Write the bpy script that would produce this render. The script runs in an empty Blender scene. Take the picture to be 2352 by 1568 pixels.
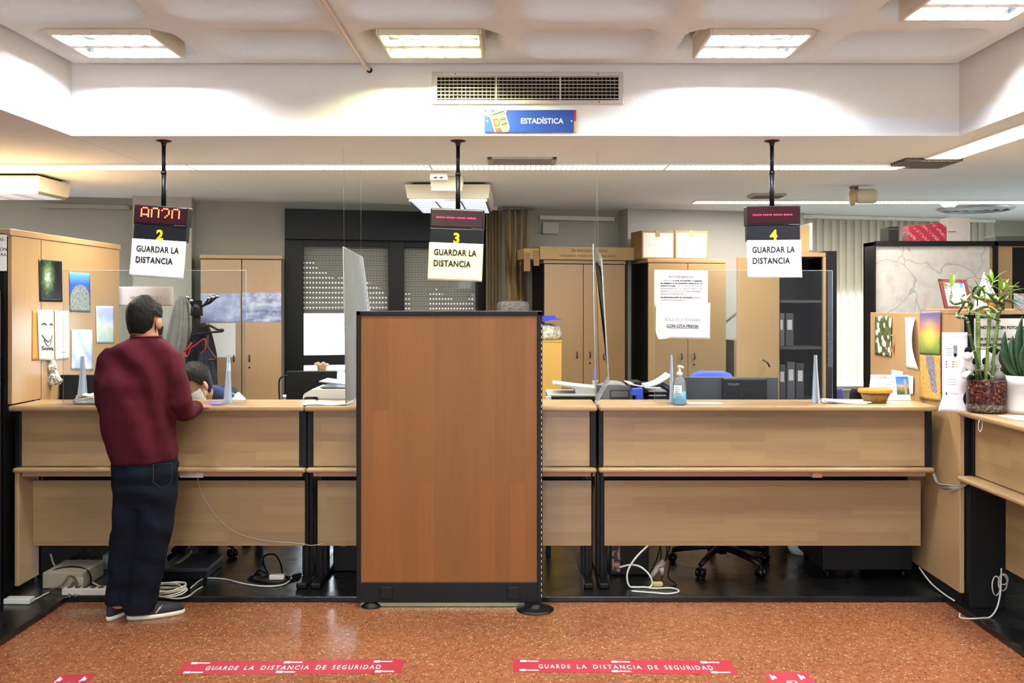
import bpy, bmesh, math, random
from mathutils import Vector, Matrix, Euler
random.seed(7)
C = bpy.context.scene.collection
PI = math.pi
# ------------------------------------------------------------------ camera, world, exposure
F, VX, VY, CH = 2150.0, 1190.0, 695.0, 1.70        # focal length in pixels, vanishing point, eye height
cam_d = bpy.data.cameras.new('camera'); cam_d.sensor_width = 36; cam_d.lens = F/2352*36
cam_d.shift_x = -(VX-1176)/2352; cam_d.shift_y = -(784-VY)/2352; cam_d.clip_start = .05
cam = bpy.data.objects.new('camera', cam_d); C.objects.link(cam)
cam.location = (0, 0, CH); cam.rotation_euler = (PI/2, 0, 0)
bpy.context.scene.camera = cam
vs = bpy.context.scene.view_settings
vs.view_transform = 'Standard'; vs.look = 'None'; vs.exposure = 1.15; vs.gamma = 1; vs.use_curve_mapping = False
world = bpy.data.worlds.new('sky'); bpy.context.scene.world = world; world.use_nodes = True
world.node_tree.nodes['Background'].inputs[0].default_value = (.80, .90, 1, 1)
world.node_tree.nodes['Background'].inputs[1].default_value = 4.6
LAMP_COFFER, LAMP_STRIP, LAMP_HANG = 420.0, 22.0, 3.0    # watts of the recessed, linear and hanging luminaires

def P(px, py, Y): return Vector(((px-VX)*Y/F, Y, CH-(py-VY)*Y/F))
def XA(px, Y): return (px-VX)*Y/F
def ZA(py, Y): return CH-(py-VY)*Y/F
# the back wall runs oblique to the counter
TH = math.atan(.246); W0 = Vector((0, 8.94, 0)); WU = Vector((math.cos(TH), math.sin(TH), 0))
def WP(px, py, off=0.0):                              # pixel -> (u, z) on a plane "off" metres in front of the back wall
    a = (px-VX)/F; Y = (8.94-off/math.cos(TH))/(1-.246*a)
    p = Vector((a*Y, Y, 0))
    n = Vector((math.sin(TH), -math.cos(TH), 0))
    return ((p-W0-n*off).dot(WU), CH-(py-VY)*Y/F)
WALLM = Matrix.Translation(W0) @ Matrix.Rotation(TH, 4, 'Z')   # x along the wall, -y into the room

# ------------------------------------------------------------------ materials
def hx(h):
    h = h.lstrip('#'); o = []
    for i in (0, 2, 4):
        c = int(h[i:i+2], 16)/255; o.append(c/12.92 if c <= .04045 else ((c+.055)/1.055)**2.4)
    return (*o, 1)
class NT:
    def __init__(s, name):
        s.m = bpy.data.materials.new(name); s.m.use_nodes = True; s.t = s.m.node_tree
        s.b = s.t.nodes['Principled BSDF']; s.out = s.t.nodes['Material Output']
    def n(s, ty, **kw):
        nd = s.t.nodes.new('ShaderNode'+ty)
        for k, v in kw.items(): setattr(nd, k, v)
        return nd
    def l(s, a, b): s.t.links.new(a, b)
    def coord(s, out='Object'): return s.n('TexCoord').outputs[out]
    def mapp(s, src, scale=(1, 1, 1), loc=(0, 0, 0), rot=(0, 0, 0)):
        m = s.n('Mapping'); m.inputs['Scale'].default_value = scale; m.inputs['Location'].default_value = loc; m.inputs['Rotation'].default_value = rot
        s.l(src, m.inputs['Vector']); return m.outputs[0]
    def noise(s, vec, scale, detail=3, rough=.5):
        t = s.n('TexNoise'); t.inputs['Scale'].default_value = scale; t.inputs['Detail'].default_value = detail; t.inputs['Roughness'].default_value = rough
        s.l(vec, t.inputs['Vector']); return t.outputs['Fac']
    def ramp(s, fac, stops, interp='LINEAR'):
        r = s.n('ValToRGB'); r.color_ramp.interpolation = interp; e = r.color_ramp.elements
        while len(e) < len(stops): e.new(.5)
        for i, (p, c) in enumerate(stops):
            e[i].position = p; e[i].color = hx(c) if isinstance(c, str) else ((c, c, c, 1) if not isinstance(c, tuple) else c)
        s.l(fac, r.inputs['Fac']); return r.outputs['Color']
    def mix(s, fac, a, b, mode='MIX'):
        x = s.n('Mix', data_type='RGBA', blend_type=mode)
        for v, i in ((fac, 0), (a, 6), (b, 7)):
            if isinstance(v, (int, float)): x.inputs[i].default_value = v
            elif isinstance(v, str): x.inputs[i].default_value = hx(v)
            elif isinstance(v, tuple): x.inputs[i].default_value = v
            else: s.l(v, x.inputs[i])
        return x.outputs[2]
    def math(s, op, a, b=0.0, c=None):
        x = s.n('Math', operation=op)
        for i, v in enumerate((a, b) if c is None else (a, b, c)):
            if isinstance(v, (int, float)): x.inputs[i].default_value = v
            else: s.l(v, x.inputs[i])
        return x.outputs[0]
    def sep(s, v):
        x = s.n('SeparateXYZ'); s.l(v, x.inputs[0]); return x.outputs
    def comb(s, *v):
        x = s.n('CombineXYZ')
        for i, k in enumerate(v):
            if isinstance(k, (int, float)): x.inputs[i].default_value = k
            else: s.l(k, x.inputs[i])
        return x.outputs[0]
    def bump(s, h, strength, dist=.01):
        b = s.n('Bump'); b.inputs['Strength'].default_value = strength; b.inputs['Distance'].default_value = dist
        s.l(h, b.inputs['Height']); s.l(b.outputs[0], s.b.inputs['Normal'])
    def set(s, **kw):
        for k, v in kw.items():
            i = s.b.inputs[k.replace('_', ' ')]
            if isinstance(v, str): i.default_value = hx(v)
            elif isinstance(v, (int, float, tuple)): i.default_value = v
            else: s.l(v, i)
        return s
_mc = {}
def M(col, rough=.5, metal=0.0, var=.06, vscale=9, bump=0.0, bscale=80, trans=0.0, ior=1.45, emit=None, es=0, spec=.5, sheen=0):
    key = (col, rough, metal, var, vscale, bump, bscale, trans, ior, emit, es, spec, sheen)
    if key in _mc: return _mc[key]
    t = NT('surface_'+col); co = t.coord()
    lin = hx(col); col0 = col
    if max(lin[:3]) < .022: col = tuple(c*.5 for c in lin[:3])+(1,); spec = min(spec, .28)      # black plastics and lacquers
    if var:
        h = t.noise(co, vscale, 4); k = t.ramp(h, [(.25, 1-var), (.75, 1+var*.6)])
        t.set(Base_Color=t.mix(1.0, col, k, 'MULTIPLY'))
    else: t.set(Base_Color=col)
    t.set(Roughness=rough, Metallic=metal)
    t.b.inputs['Specular IOR Level'].default_value = spec; t.b.inputs['IOR'].default_value = ior
    if trans: t.b.inputs['Transmission Weight'].default_value = trans
    if sheen: t.b.inputs['Sheen Weight'].default_value = sheen
    if bump: t.bump(t.noise(co, bscale, 3), bump)
    if emit: t.b.inputs['Emission Color'].default_value = hx(emit); t.b.inputs['Emission Strength'].default_value = es
    _mc[key] = t.m; return t.m
def wood(name, light, dark, axis='x', stave=(.45, .055), rough=.32, contrast=.5, spec=.5):
    key = ('w', name)
    if key in _mc: return _mc[key]
    t = NT(name); x, y, z = t.sep(t.coord())
    if axis == 'x': al, ac = x, t.math('ADD', z, y)
    elif axis == 'y': al, ac = y, t.math('ADD', z, x)
    else: al, ac = z, t.math('ADD', x, y)
    v = t.comb(al, ac, 0.0)
    br = t.n('TexBrick'); br.offset = .37; br.inputs['Color1'].default_value = (0, 0, 0, 1); br.inputs['Color2'].default_value = (1, 1, 1, 1)
    br.inputs['Mortar'].default_value = (.5, .5, .5, 1); br.inputs['Mortar Size'].default_value = 0; br.inputs['Scale'].default_value = 1
    br.inputs['Brick Width'].default_value = stave[0]; br.inputs['Row Height'].default_value = stave[1]
    t.l(v, br.inputs['Vector'])
    s1 = t.sep(br.outputs['Color'])[0]
    gv = t.comb(t.math('ADD', t.math('MULTIPLY', al, 2.2), t.math('MULTIPLY', s1, 9)), t.math('MULTIPLY', ac, 38), 0.0)
    g = t.noise(gv, 1.0, 5, .6)
    gl = t.noise(t.comb(t.math('MULTIPLY', al, 1.3), t.math('MULTIPLY', ac, 7), 0.0), 1.0, 2)
    k = t.math('ADD', t.math('MULTIPLY', g, .5), t.math('ADD', t.math('MULTIPLY', s1, .28), t.math('MULTIPLY', gl, .35)))
    k2 = t.math('MULTIPLY_ADD', k, contrast*1.8, .5-contrast*1.05)
    t.set(Base_Color=t.ramp(k2, [(0, dark), (1, light)]), Roughness=rough)
    t.b.inputs['Specular IOR Level'].default_value = spec
    _mc[key] = t.m; return t.m
def plaster(name, col, bs=170, st=.25, rough=.85, var=.03):
    t = NT(name); co = t.coord(); h = t.noise(co, bs, 2)
    k = t.ramp(t.noise(co, 1.7, 4), [(.3, 1-var), (.7, 1.0)])
    t.set(Base_Color=t.mix(1.0, col, k, 'MULTIPLY'), Roughness=rough); t.bump(h, st, .006); return t.m
def glass(name='clear_acrylic', col='F4F8FA', rough=.0, tint=.010):
    # thin clear sheet: mostly straight-through, with the mirror gloss of acrylic
    if name in _mc: return _mc[name]
    t = NT(name); tr = t.n('BsdfTransparent'); tr.inputs[0].default_value = hx(col); gl = t.n('BsdfGlossy'); gl.inputs['Roughness'].default_value = rough
    fr = t.n('Fresnel'); fr.inputs[0].default_value = 1.2
    df = t.n('BsdfDiffuse'); df.inputs[0].default_value = hx('DFE6EE')
    m0 = t.n('MixShader'); m0.inputs[0].default_value = tint; t.l(tr.outputs[0], m0.inputs[1]); t.l(df.outputs[0], m0.inputs[2])
    m1 = t.n('MixShader'); t.l(fr.outputs[0], m1.inputs[0]); t.l(m0.outputs[0], m1.inputs[1]); t.l(gl.outputs[0], m1.inputs[2])
    t.l(m1.outputs[0], t.out.inputs[0]); t.t.nodes.remove(t.b); _mc[name] = t.m; return t.m
def emis(col, s):
    key = ('e', col, s)
    if key in _mc: return _mc[key]
    t = NT('lamp_glow'); t.set(Base_Color=col, Roughness=.4); t.b.inputs['Emission Color'].default_value = hx(col); t.b.inputs['Emission Strength'].default_value = s
    _mc[key] = t.m; return t.m

# ------------------------------------------------------------------ mesh builder
WM = {}
def wm(o): return WM.get(o.name, Matrix.Identity(4)) if o else Matrix.Identity(4)
class MB:
    def __init__(s): s.bm = bmesh.new(); s.mi = 0
    def _take(s, tb, smooth=False):
        me = bpy.data.meshes.new('t'); 
        for f in tb.faces: f.material_index = s.mi; f.smooth = smooth
        tb.to_mesh(me); tb.free(); s.bm.from_mesh(me); bpy.data.meshes.remove(me); return s
    def box(s, x0, x1, y0, y1, z0, z1, bev=0.0, seg=2, rot=None):
        tb = bmesh.new(); c = Vector(((x0+x1)/2, (y0+y1)/2, (z0+z1)/2))
        bmesh.ops.create_cube(tb, size=1)
        for v in tb.verts: v.co = Vector((v.co.x*abs(x1-x0), v.co.y*abs(y1-y0), v.co.z*abs(z1-z0)))
        if bev: bmesh.ops.bevel(tb, geom=list(tb.edges), offset=bev, segments=seg, profile=.5, affect='EDGES', clamp_overlap=True)
        R = rot.to_matrix().to_4x4() if rot else Matrix.Identity(4)
        bmesh.ops.transform(tb, matrix=Matrix.Translation(c) @ R, verts=tb.verts)
        return s._take(tb)
    def tube(s, pts, r, n=8, closed=False, caps=True, smooth=True, rz=None):
        pts = [Vector(p) for p in pts]; rs = r if isinstance(r, (list, tuple)) else [r]*len(pts)
        tb = bmesh.new(); rings = []; N = len(pts); up = Vector((0, 0, 1)); prev = None
        for i, p in enumerate(pts):
            a = pts[i-1] if (i > 0 or closed) else p; b = pts[(i+1) % N] if (i < N-1 or closed) else p
            d = (b-a); d = d.normalized() if d.length > 1e-9 else Vector((0, 0, 1))
            if prev is None: u = d.orthogonal().normalized()
            else: u = (prev-d*prev.dot(d)); u = u.normalized() if u.length > 1e-6 else d.orthogonal().normalized()
            prev = u; w = d.cross(u)
            k = rs[i]; k2 = k*(rz if rz else 1)
            rings.append([tb.verts.new(p+u*k*math.cos(2*PI*j/n)+w*k2*math.sin(2*PI*j/n)) for j in range(n)])
        for i in range(N if closed else N-1):
            A, B = rings[i], rings[(i+1) % N]
            for j in range(n): tb.faces.new((A[j], A[(j+1) % n], B[(j+1) % n], B[j]))
        if caps and not closed: tb.faces.new(rings[0][::-1]); tb.faces.new(rings[-1])
        return s._take(tb, smooth)
    def rings(s, rr, caps=True, smooth=True):                # loft through rings of equal point counts
        tb = bmesh.new(); R = [[tb.verts.new(p) for p in r] for r in rr]; n = len(R[0])
        for A, B in zip(R, R[1:]):
            for j in range(n): tb.faces.new((A[j], A[(j+1) % n], B[(j+1) % n], B[j]))
        if caps: tb.faces.new(R[0][::-1]); tb.faces.new(R[-1])
        bmesh.ops.recalc_face_normals(tb, faces=tb.faces)
        return s._take(tb, smooth)
    def lathe(s, prof, c=(0, 0, 0), n=24, caps=True, smooth=True):
        c = Vector(c)
        return s.rings([[c+Vector((max(r, 1e-4)*math.cos(2*PI*j/n), max(r, 1e-4)*math.sin(2*PI*j/n), z)) for j in range(n)] for r, z in prof], caps, smooth)
    def prism(s, poly, d, smooth=False):                     # polygon extruded along d
        tb = bmesh.new(); A = [tb.verts.new(p) for p in poly]; B = [tb.verts.new(Vector(p)+Vector(d)) for p in poly]; n = len(A)
        tb.faces.new(A); tb.faces.new(B[::-1])
        for j in range(n): tb.faces.new((A[j], B[j], B[(j+1) % n], A[(j+1) % n]))
        bmesh.ops.recalc_face_normals(tb, faces=tb.faces)
        return s._take(tb, smooth)
    def sphere(s, c, r, sc=(1, 1, 1), u=16, v=10, rot=None):
        tb = bmesh.new(); bmesh.ops.create_uvsphere(tb, u_segments=u, v_segments=v, radius=r)
        R = rot.to_matrix().to_4x4() if rot else Matrix.Identity(4)
        bmesh.ops.transform(tb, matrix=Matrix.Translation(Vector(c)) @ R @ Matrix.Diagonal((*sc, 1)), verts=tb.verts)
        return s._take(tb, True)
    def grid(s, fn, nu, nv, thick=0.0, smooth=True):          # fn(u,v)->point; optional thickness along -normal handled by solidify
        tb = bmesh.new(); G = [[tb.verts.new(fn(i/nu, j/nv)) for j in range(nv+1)] for i in range(nu+1)]
        for i in range(nu):
            for j in range(nv): tb.faces.new((G[i][j], G[i+1][j], G[i+1][j+1], G[i][j+1]))
        if thick:
            bmesh.ops.recalc_face_normals(tb, faces=tb.faces)
            bmesh.ops.solidify(tb, geom=list(tb.faces), thickness=thick)
        return s._take(tb, smooth)
    def mesh(s, me, mat=None):
        tb = bmesh.new(); tb.from_mesh(me)
        if mat: bmesh.ops.transform(tb, matrix=mat, verts=tb.verts)
        return s._take(tb)
    def build(s, name, mats, parent=None, local=False, kind=None, label=None, fix=True):
        mats = mats if isinstance(mats, (list, tuple)) else [mats]
        if parent and not local: bmesh.ops.transform(s.bm, matrix=wm(parent).inverted(), verts=s.bm.verts)
        if fix: bmesh.ops.remove_doubles(s.bm, verts=s.bm.verts, dist=1e-6)
        me = bpy.data.meshes.new(name); s.bm.to_mesh(me); s.bm.free()
        for m in mats: me.materials.append(m)
        o = bpy.data.objects.new(name, me); C.objects.link(o)
        if parent: o.parent = parent; WM[o.name] = wm(parent)
        if kind: o['kind'] = kind
        if label: o['label'] = label
        return o
def thing(name, label, cat, loc=(0, 0, 0), rz=0.0, group=None, M4=None):
    o = bpy.data.objects.new(name, None); C.objects.link(o); o.empty_display_size = .05
    m = M4 if M4 is not None else Matrix.Translation(Vector(loc)) @ Matrix.Rotation(rz, 4, 'Z')
    o.matrix_world = m; WM[o.name] = m.copy()
    return tag(o, label, cat, group)
def wthing(name, label, cat, u, z=0.0, off=0.0, group=None, rz=0.0):     # a thing standing along the back wall
    return thing(name, label, cat, group=group, M4=WALLM @ Matrix.Translation((u, -off, z)) @ Matrix.Rotation(rz, 4, 'Z'))
def tag(o, label, cat, group=None):
    o['label'] = label; o['category'] = cat
    if group: o['group'] = group
    return o
def dup(root, loc, label=None):
    def cp(o, par):
        c = o.copy(); C.objects.link(c)
        if par: c.parent = par
        for ch in [k for k in C.objects if k.parent == o]: cp(ch, c)
        return c
    r = cp(root, None); r.location = loc
    if label: r['label'] = label
    return r
_fc = {}
def text_mesh(s, size, bold=0.0, spacing=1.0, align='LEFT', depth=.0006, lsp=1.0):
    cu = bpy.data.curves.new('txt', 'FONT'); cu.body = s; cu.size = size; cu.extrude = depth; cu.offset = bold
    cu.space_character = spacing; cu.align_x = align; cu.resolution_u = 3; cu.space_line = lsp
    o = bpy.data.objects.new('txt', cu); me = bpy.data.meshes.new_from_object(o)
    bpy.data.objects.remove(o); bpy.data.curves.remove(cu); return me
def text(s, size, parent, mat, at, name='lettering', rot=(PI/2, 0, 0), fitw=None, fith=None, shear=0.0, local=True, **kw):
    """flat raised lettering; "at" is its lower-left (or centre) point, facing -Y by default"""
    me = text_mesh(s, size, **kw); vs_ = me.vertices
    w = max(v.co.x for v in vs_)-min(v.co.x for v in vs_)
    if fitw:
        k = fitw/w; x0 = min(v.co.x for v in vs_) if kw.get('align', 'LEFT') == 'LEFT' else 0
        for v in vs_: v.co.x = (v.co.x-x0)*k
    if fith:
        h = max(v.co.y for v in vs_); 
        for v in vs_: v.co.y *= fith/h
    m4 = Matrix.Translation(Vector(at)) @ Euler(rot).to_matrix().to_4x4()
    b = MB(); b.mesh(me, m4); bpy.data.meshes.remove(me)
    return b.build(name, mat, parent, local=local, fix=False)
def mods(o, *a):
    for ty, kw in a:
        m = o.modifiers.new(ty.lower(), ty)
        for k, v in kw.items(): setattr(m, k, v)
    return o
def smooth_path(pts, k=6):                                   # Catmull-Rom
    pts = [Vector(p) for p in pts]; out = []
    for i in range(len(pts)-1):
        a = pts[max(i-1, 0)]; b = pts[i]; c = pts[i+1]; d = pts[min(i+2, len(pts)-1)]
        for j in range(k):
            t = j/k; out.append(.5*((2*b)+(c-a)*t+(2*a-5*b+4*c-d)*t*t+(3*b-a-3*c+d)*t**3))
    out.append(pts[-1]); return out
# ------------------------------------------------------------------ shared materials
W_COUNTER = wood('maple_laminate', 'B29469', '83694A', 'x', (.55, .052), .3)
W_COUNTER_Y = wood('maple_laminate_side', 'B29469', '83694A', 'y', (.55, .052), .3)
W_CAB = wood('beech_laminate', 'A98C66', '8A6D4A', 'z', (3, 1.0), .3, .35)
W_POSTER = wood('pale_beech_laminate', 'B89870', '9A7A54', 'z', (3, 1.0), .2, .3)
W_CHERRY = wood('cherry_veneer', '8A5628', '67401C', 'z', (1.1, .085), .42, .55, .3)
BLACK = M('1B1A1B', .5, var=.1); BLACKM = M('121214', .35, var=.1); BLACKP = M('1D1E20', .45)
WHITE = M('EDEBE4', .5, var=.02); PAPER = M('D2D0CB', .8, var=.02); CREAM = M('E6DDC4', .45, var=.03)
GREYM = M('8E9092', .35, .7); CHROME = M('D9DADB', .18, 1.0, 0); INK = M('1C1C1E', .8, var=0); INKP = M('8C8C90', .8, var=0)
CEIL = plaster('ceiling_plaster', 'EAF0F3', 190, .18); COFF = plaster('stippled_plaster', 'EBF4F6', 95, .55)
BEAM = plaster('beam_plaster', 'EFECE4', 160, .2); WALLG = plaster('grey_wall_paint', '96948A', 120, .1)
# terrazzo
t = NT('terrazzo'); co = t.coord()
def chips(scale, th, mask=.42, seed=0):
    v = t.n('TexVoronoi'); v.inputs['Scale'].default_value = scale
    t.l(t.mapp(co, loc=(seed, seed*.7, 0), scale=(1, 1, .001)), v.inputs['Vector'])
    r = t.sep(v.outputs['Color'])[0]
    return t.math('MULTIPLY', t.math('GREATER_THAN', r, th), t.math('LESS_THAN', v.outputs['Distance'], mask))
base = t.ramp(t.noise(co, 26, 5, .7), [(.25, '77432A'), (.5, '8D5738'), (.75, '9E6C4A')])
big = t.ramp(t.noise(co, 1.1, 2), [(.3, '9C9894'), (.7, 'FFFFFF')])
base = t.mix(.35, base, big, 'MULTIPLY')
c1 = t.mix(chips(110, .86, .5, 3), base, '9A6A48'); c2 = t.mix(chips(95, .9, .45, 9), c1, '5E2E1A')
c3 = t.mix(chips(72, .945, .40, 5), c2, 'AE9070'); c4 = t.mix(chips(130, .95, .42, 1), c3, 'BBA888')
t.set(Base_Color=c4, Roughness=t.ramp(t.noise(co, 3, 3), [(.3, .16), (.7, .26)])); TERRAZZO = t.m
t = NT('black_linoleum'); co = t.coord()
sp = t.noise(co, 60, 4, .75); t.set(Base_Color=t.ramp(sp, [(.55, '0A0B0C'), (.72, '17191B'), (.82, '3A3C3E')]), Roughness=t.ramp(t.noise(co, 5, 3), [(.3, .2), (.7, .38)])); LINO = t.m

# ------------------------------------------------------------------ setting
ZL, ZC, FZ = 2.60, 2.975, .035           # lower ceiling, coffered ceiling, raised office floor
BX0, BX1, BY = -2.41, 2.38, 5.05         # opening of the coffered bay
def struct(name, b, m, **k): return b.build(name, m, kind='structure', **k)
b = MB(); b.box(-7, 7, -4, 5.34, -.1, 0); struct('floor', b, TERRAZZO)
b = MB(); b.box(-7, 7, 5.31, 12, .001, FZ, .006); b.box(-7, -2.56, -4, 5.312, .001, FZ, .006); b.box(2.42, 7, -4, 5.312, .001, FZ, .006); struct('floor_office', b, LINO)
# lower ceiling in three slabs, with the fine joints between them
b = MB(); b.box(-7, BX0-.004, -4, 12.5, ZL, ZL+.1); b.box(BX0, BX1, BY, 12.5, ZL, ZL+.1); b.box(BX1, 7, BY+.004, 12.5, ZL, ZL+.1); b.box(BX1, 7, -4, BY, ZL, ZL+.1)
b.box(-7, 7, -4, 12.5, ZL+.5, ZL+.6); struct('ceiling', b, CEIL)
b = MB(); b.box(BX0, BX1, BY+.001, BY+.12, ZL+.002, ZL+.5); struct('trim_1', b, BEAM)
b = MB(); b.box(BX0-.12, BX0-.001, -4, BY+.1, ZL+.001, ZL+.5); struct('trim_2', b, BEAM)
b = MB(); b.box(BX1+.001, BX1+.12, -4, BY+.1, ZL+.001, ZL+.5); struct('trim_3', b, BEAM)
# coffered ceiling: rounded pans in rows
PX, PY, CX0, CY0 = .777, .65, -.42, 4.62
def pan(x, y):
    fx = (x-CX0)/PX; fy = (y-CY0)/PY
    ix, iy = round(fx), round(fy)
    if ix < -2 or ix > 3: return 0
    dx, dy = abs(fx-ix)*PX, abs(fy-iy)*PY
    # rounded-rectangle distance
    hx_, hy_, r = .345, .27, .16
    qx, qy = dx-(hx_-r), dy-(hy_-r)
    d = r-(math.hypot(max(qx, 0), max(qy, 0))+min(max(qx, qy), 0))
    k = max(0, min(1, d/.11)); k = k*k*(3-2*k)
    return k
tb = MB(); bm = tb.bm
xs = [BX0+.05+(BX1-BX0-.1)*i/200 for i in range(201)]; ys = [-3.9+(3.0+3.9)*j/120 for j in range(120)]+[3.0+(BY-.07-3.0)*j/88 for j in range(89)]
G = [[bm.verts.new((x, y, ZC+.24*pan(x, y))) for y in ys] for x in xs]
for i in range(len(xs)-1):
    for j in range(len(ys)-1):
        f = bm.faces.new((G[i][j], G[i][j+1], G[i+1][j+1], G[i+1][j])); f.smooth = True
tb.box(BX0+.05, BX1-.05, BY-.072, BY-.066, ZC, ZC+.12); tb.box(BX0+.044, BX0+.05, -3.9, BY-.07, ZC, ZC+.12); tb.box(BX1-.05, BX1-.044, -3.9, BY-.07, ZC, ZC+.12)
struct('ceiling_coffered', tb, COFF)
# walls: back wall is oblique, with two window openings
wu = lambda px: WP(px, 700)[0]
WA0, WA1, WAZ0, WAZ1 = wu(657), wu(1112), .50, WP(880, 489)[1]
WB0, WB1, WBZ0, WBZ1 = wu(1846), wu(2262), .82, 1.86
b = MB()
for (u0, u1, z0, z1) in ((-5.5, WA0, 0, 2.66), (WA0, WA1, 0, WAZ0), (WA0, WA1, WAZ1, 2.66), (WA1, WB0, 0, 2.66), (WB0, WB1, 0, WBZ0), (WB0, WB1, WBZ1, 2.66), (WB1, 9, 0, 2.66)):
    b.box(u0, u1, 0, .22, z0, z1)
bmesh.ops.transform(b.bm, matrix=WALLM, verts=b.bm.verts); struct('wall_back', b, WALLG)
b = MB(); uc0, uc1 = WP(305, 600, .26)[0], WP(440, 600, .26)[0]; b.box(uc0, uc1, -.26, .02, 0, 2.62)
bmesh.ops.transform(b.bm, matrix=WALLM, verts=b.bm.verts); struct('wall_pillar', b, plaster('pillar_paint', 'A3A096', 120, .1))
b = MB()
for q in ((-4, 6.9, 0, 2.66), (9.6, 12, 0, 2.66), (6.9, 9.6, 0, .9), (6.9, 9.6, 2.2, 2.66)): b.box(-5.4, -5.2, *q)  # unseen window opening added for cool daylight on the rear ceiling
for i in range(3): y = 6.9+2.7*i/2; b.box(-5.33, -5.27, y-.03, y+.03, .9, 2.2)
struct('wall_left', b, WALLG)
b = MB()
for q in ((-4, 7.2, 0, 2.66), (8.8, 12, 0, 2.66), (7.2, 8.8, 0, .9), (7.2, 8.8, 1.8, 2.66)): b.box(6.2, 6.4, *q)  # smaller unseen window opening, added to bring daylight in from the right
for i in range(3): y = 7.2+1.6*i/2; b.box(6.27, 6.33, y-.03, y+.03, .9, 1.8)
struct('wall_right', b, plaster('white_wall_paint', 'DCDAD2', 120, .1))
b = MB()
for q in ((-5.4, -1.9, 0, 3.2), (.95, 4.95, 0, 3.2), (6.1, 6.4, 0, 3.2), (-1.9, .95, 0, .3), (-1.9, .95, 2.55, 3.2), (4.95, 6.1, 0, .3), (4.95, 6.1, 2.55, 3.2)): b.box(q[0], q[1], -4.2, -4, q[2], q[3])  # unseen window openings added behind the camera for daylight fill
for x in (-1.9, -.95, 0, .95, 4.95, 6.1): b.box(x-.03, x+.03, -4.15, -4.05, .3, 2.55)
struct('wall_front', b, plaster('cream_wall_paint', 'D8D2C4', 120, .1))
# window: black aluminium, two sashes with roller shutters, low fixed lights
o = 0.0
win = b = MB()
def wbox(b, u0, u1, y0, y1, z0, z1, bev=.004): b.box(u0, u1, y0, y1, z0, z1, bev)
g0, g1, g2, g3 = WP(698, 700)[0], WP(893, 700)[0], WP(928, 700)[0], WP(1095, 700)[0]
zt = WP(800, 567)[1]; zsh = WP(760, 712)[1]; zb = WP(760, 815)[1]; zl1 = WP(760, 838)[1]
wbox(b, WA0-.01, WA1+.01, -.10, .12, WP(800, 560)[1]+.03, WAZ1+.01)                  # shutter box
for u0, u1 in ((WA0-.01, g0), (g1, g2), (g3, WA1+.01)): wbox(b, u0, u1, -.03, .10, WAZ0+.003, WP(800, 560)[1]+.04)
for u0, u1 in ((g0, g1), (g2, g3)):
    wbox(b, u0-.02, u1+.02, -.02, .09, zt, zt+.09); wbox(b, u0-.02, u1+.02, -.02, .09, zl1, zb); wbox(b, u0-.02, u1+.02, -.02, .09, WAZ0+.003, WAZ0+.06)
bmesh.ops.transform(b.bm, matrix=WALLM, verts=b.bm.verts)
win = struct('window_1', b, M('0E0F11', .45, var=.1))
b = MB(); b.box(g0-.005, g1+.005, .040, .046, zb-.02, zt+.02); b.box(g2-.005, g3+.005, .040, .046, zb-.02, zt+.02); b.box(g0-.005, g1+.005, .040, .046, WAZ0+.05, zl1+.02); b.box(g2-.005, g3+.005, .040, .046, WAZ0+.05, zl1+.02)
bmesh.ops.transform(b.bm, matrix=WALLM, verts=b.bm.verts); b.build('pane', glass('window_glass', 'F8FAFA', .01, .0), win)
b = MB(); b.tube([WALLM @ Vector((g1+.05, -.075, zsh-.25)), WALLM @ Vector((g1+.05, -.075, zsh-.10))], .014); b.tube([WALLM @ Vector((g1+.05, -.02, zsh-.10)), WALLM @ Vector((g1+.05, -.075, zsh-.10))], .012); b.build('window_handle', BLACKM, win)
# roller shutter slats with rows of slots
t = NT('shutter_slats'); x, y, z = t.sep(t.coord()); 
row = t.math('FRACT', t.math('MULTIPLY', z, 1/.0455)); colm = t.math('FRACT', t.math('MULTIPLY', x, 1/.0287))
dx = t.math('ABSOLUTE', t.math('SUBTRACT', colm, .5)); dz = t.math('ABSOLUTE', t.math('SUBTRACT', row, .5))
hole = t.math('MULTIPLY', t.math('LESS_THAN', dx, .17), t.math('LESS_THAN', dz, .065))
tr = t.n('BsdfTransparent'); ms = t.n('MixShader'); t.l(hole, ms.inputs[0]); t.l(t.b.outputs[0], ms.inputs[1]); t.l(tr.outputs[0], ms.inputs[2]); t.l(ms.outputs[0], t.out.inputs[0])
t.set(Base_Color=t.ramp(row, [(0, '55524A'), (.12, '8F8B80'), (.9, '8F8B80'), (1, '55524A')]), Roughness=.6)
for k, (u0, u1, zz) in enumerate(((g0-.015, g1+.015, zsh), (g2-.015, g3+.015, WP(1000, 712)[1]-.10))):
    sh = wthing('roller_shutter', ('half lowered grey perforated roller shutter behind the left sash of the black window', 'perforated roller shutter behind the right sash, beside the brown curtain')[k], 'shutter', u0, zz, -.075, 'roller shutters of the black window')
    b = MB(); b.box(0, u1-u0, 0, .010, 0, zt+.07-zz); b.build('slats', t.m, sh, local=True)
    b = MB(); b.box(0, u1-u0, -.004, .014, -.03, 0, .003); b.build('bottom_rail', M('6A675F', .5), sh, local=True)
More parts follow.
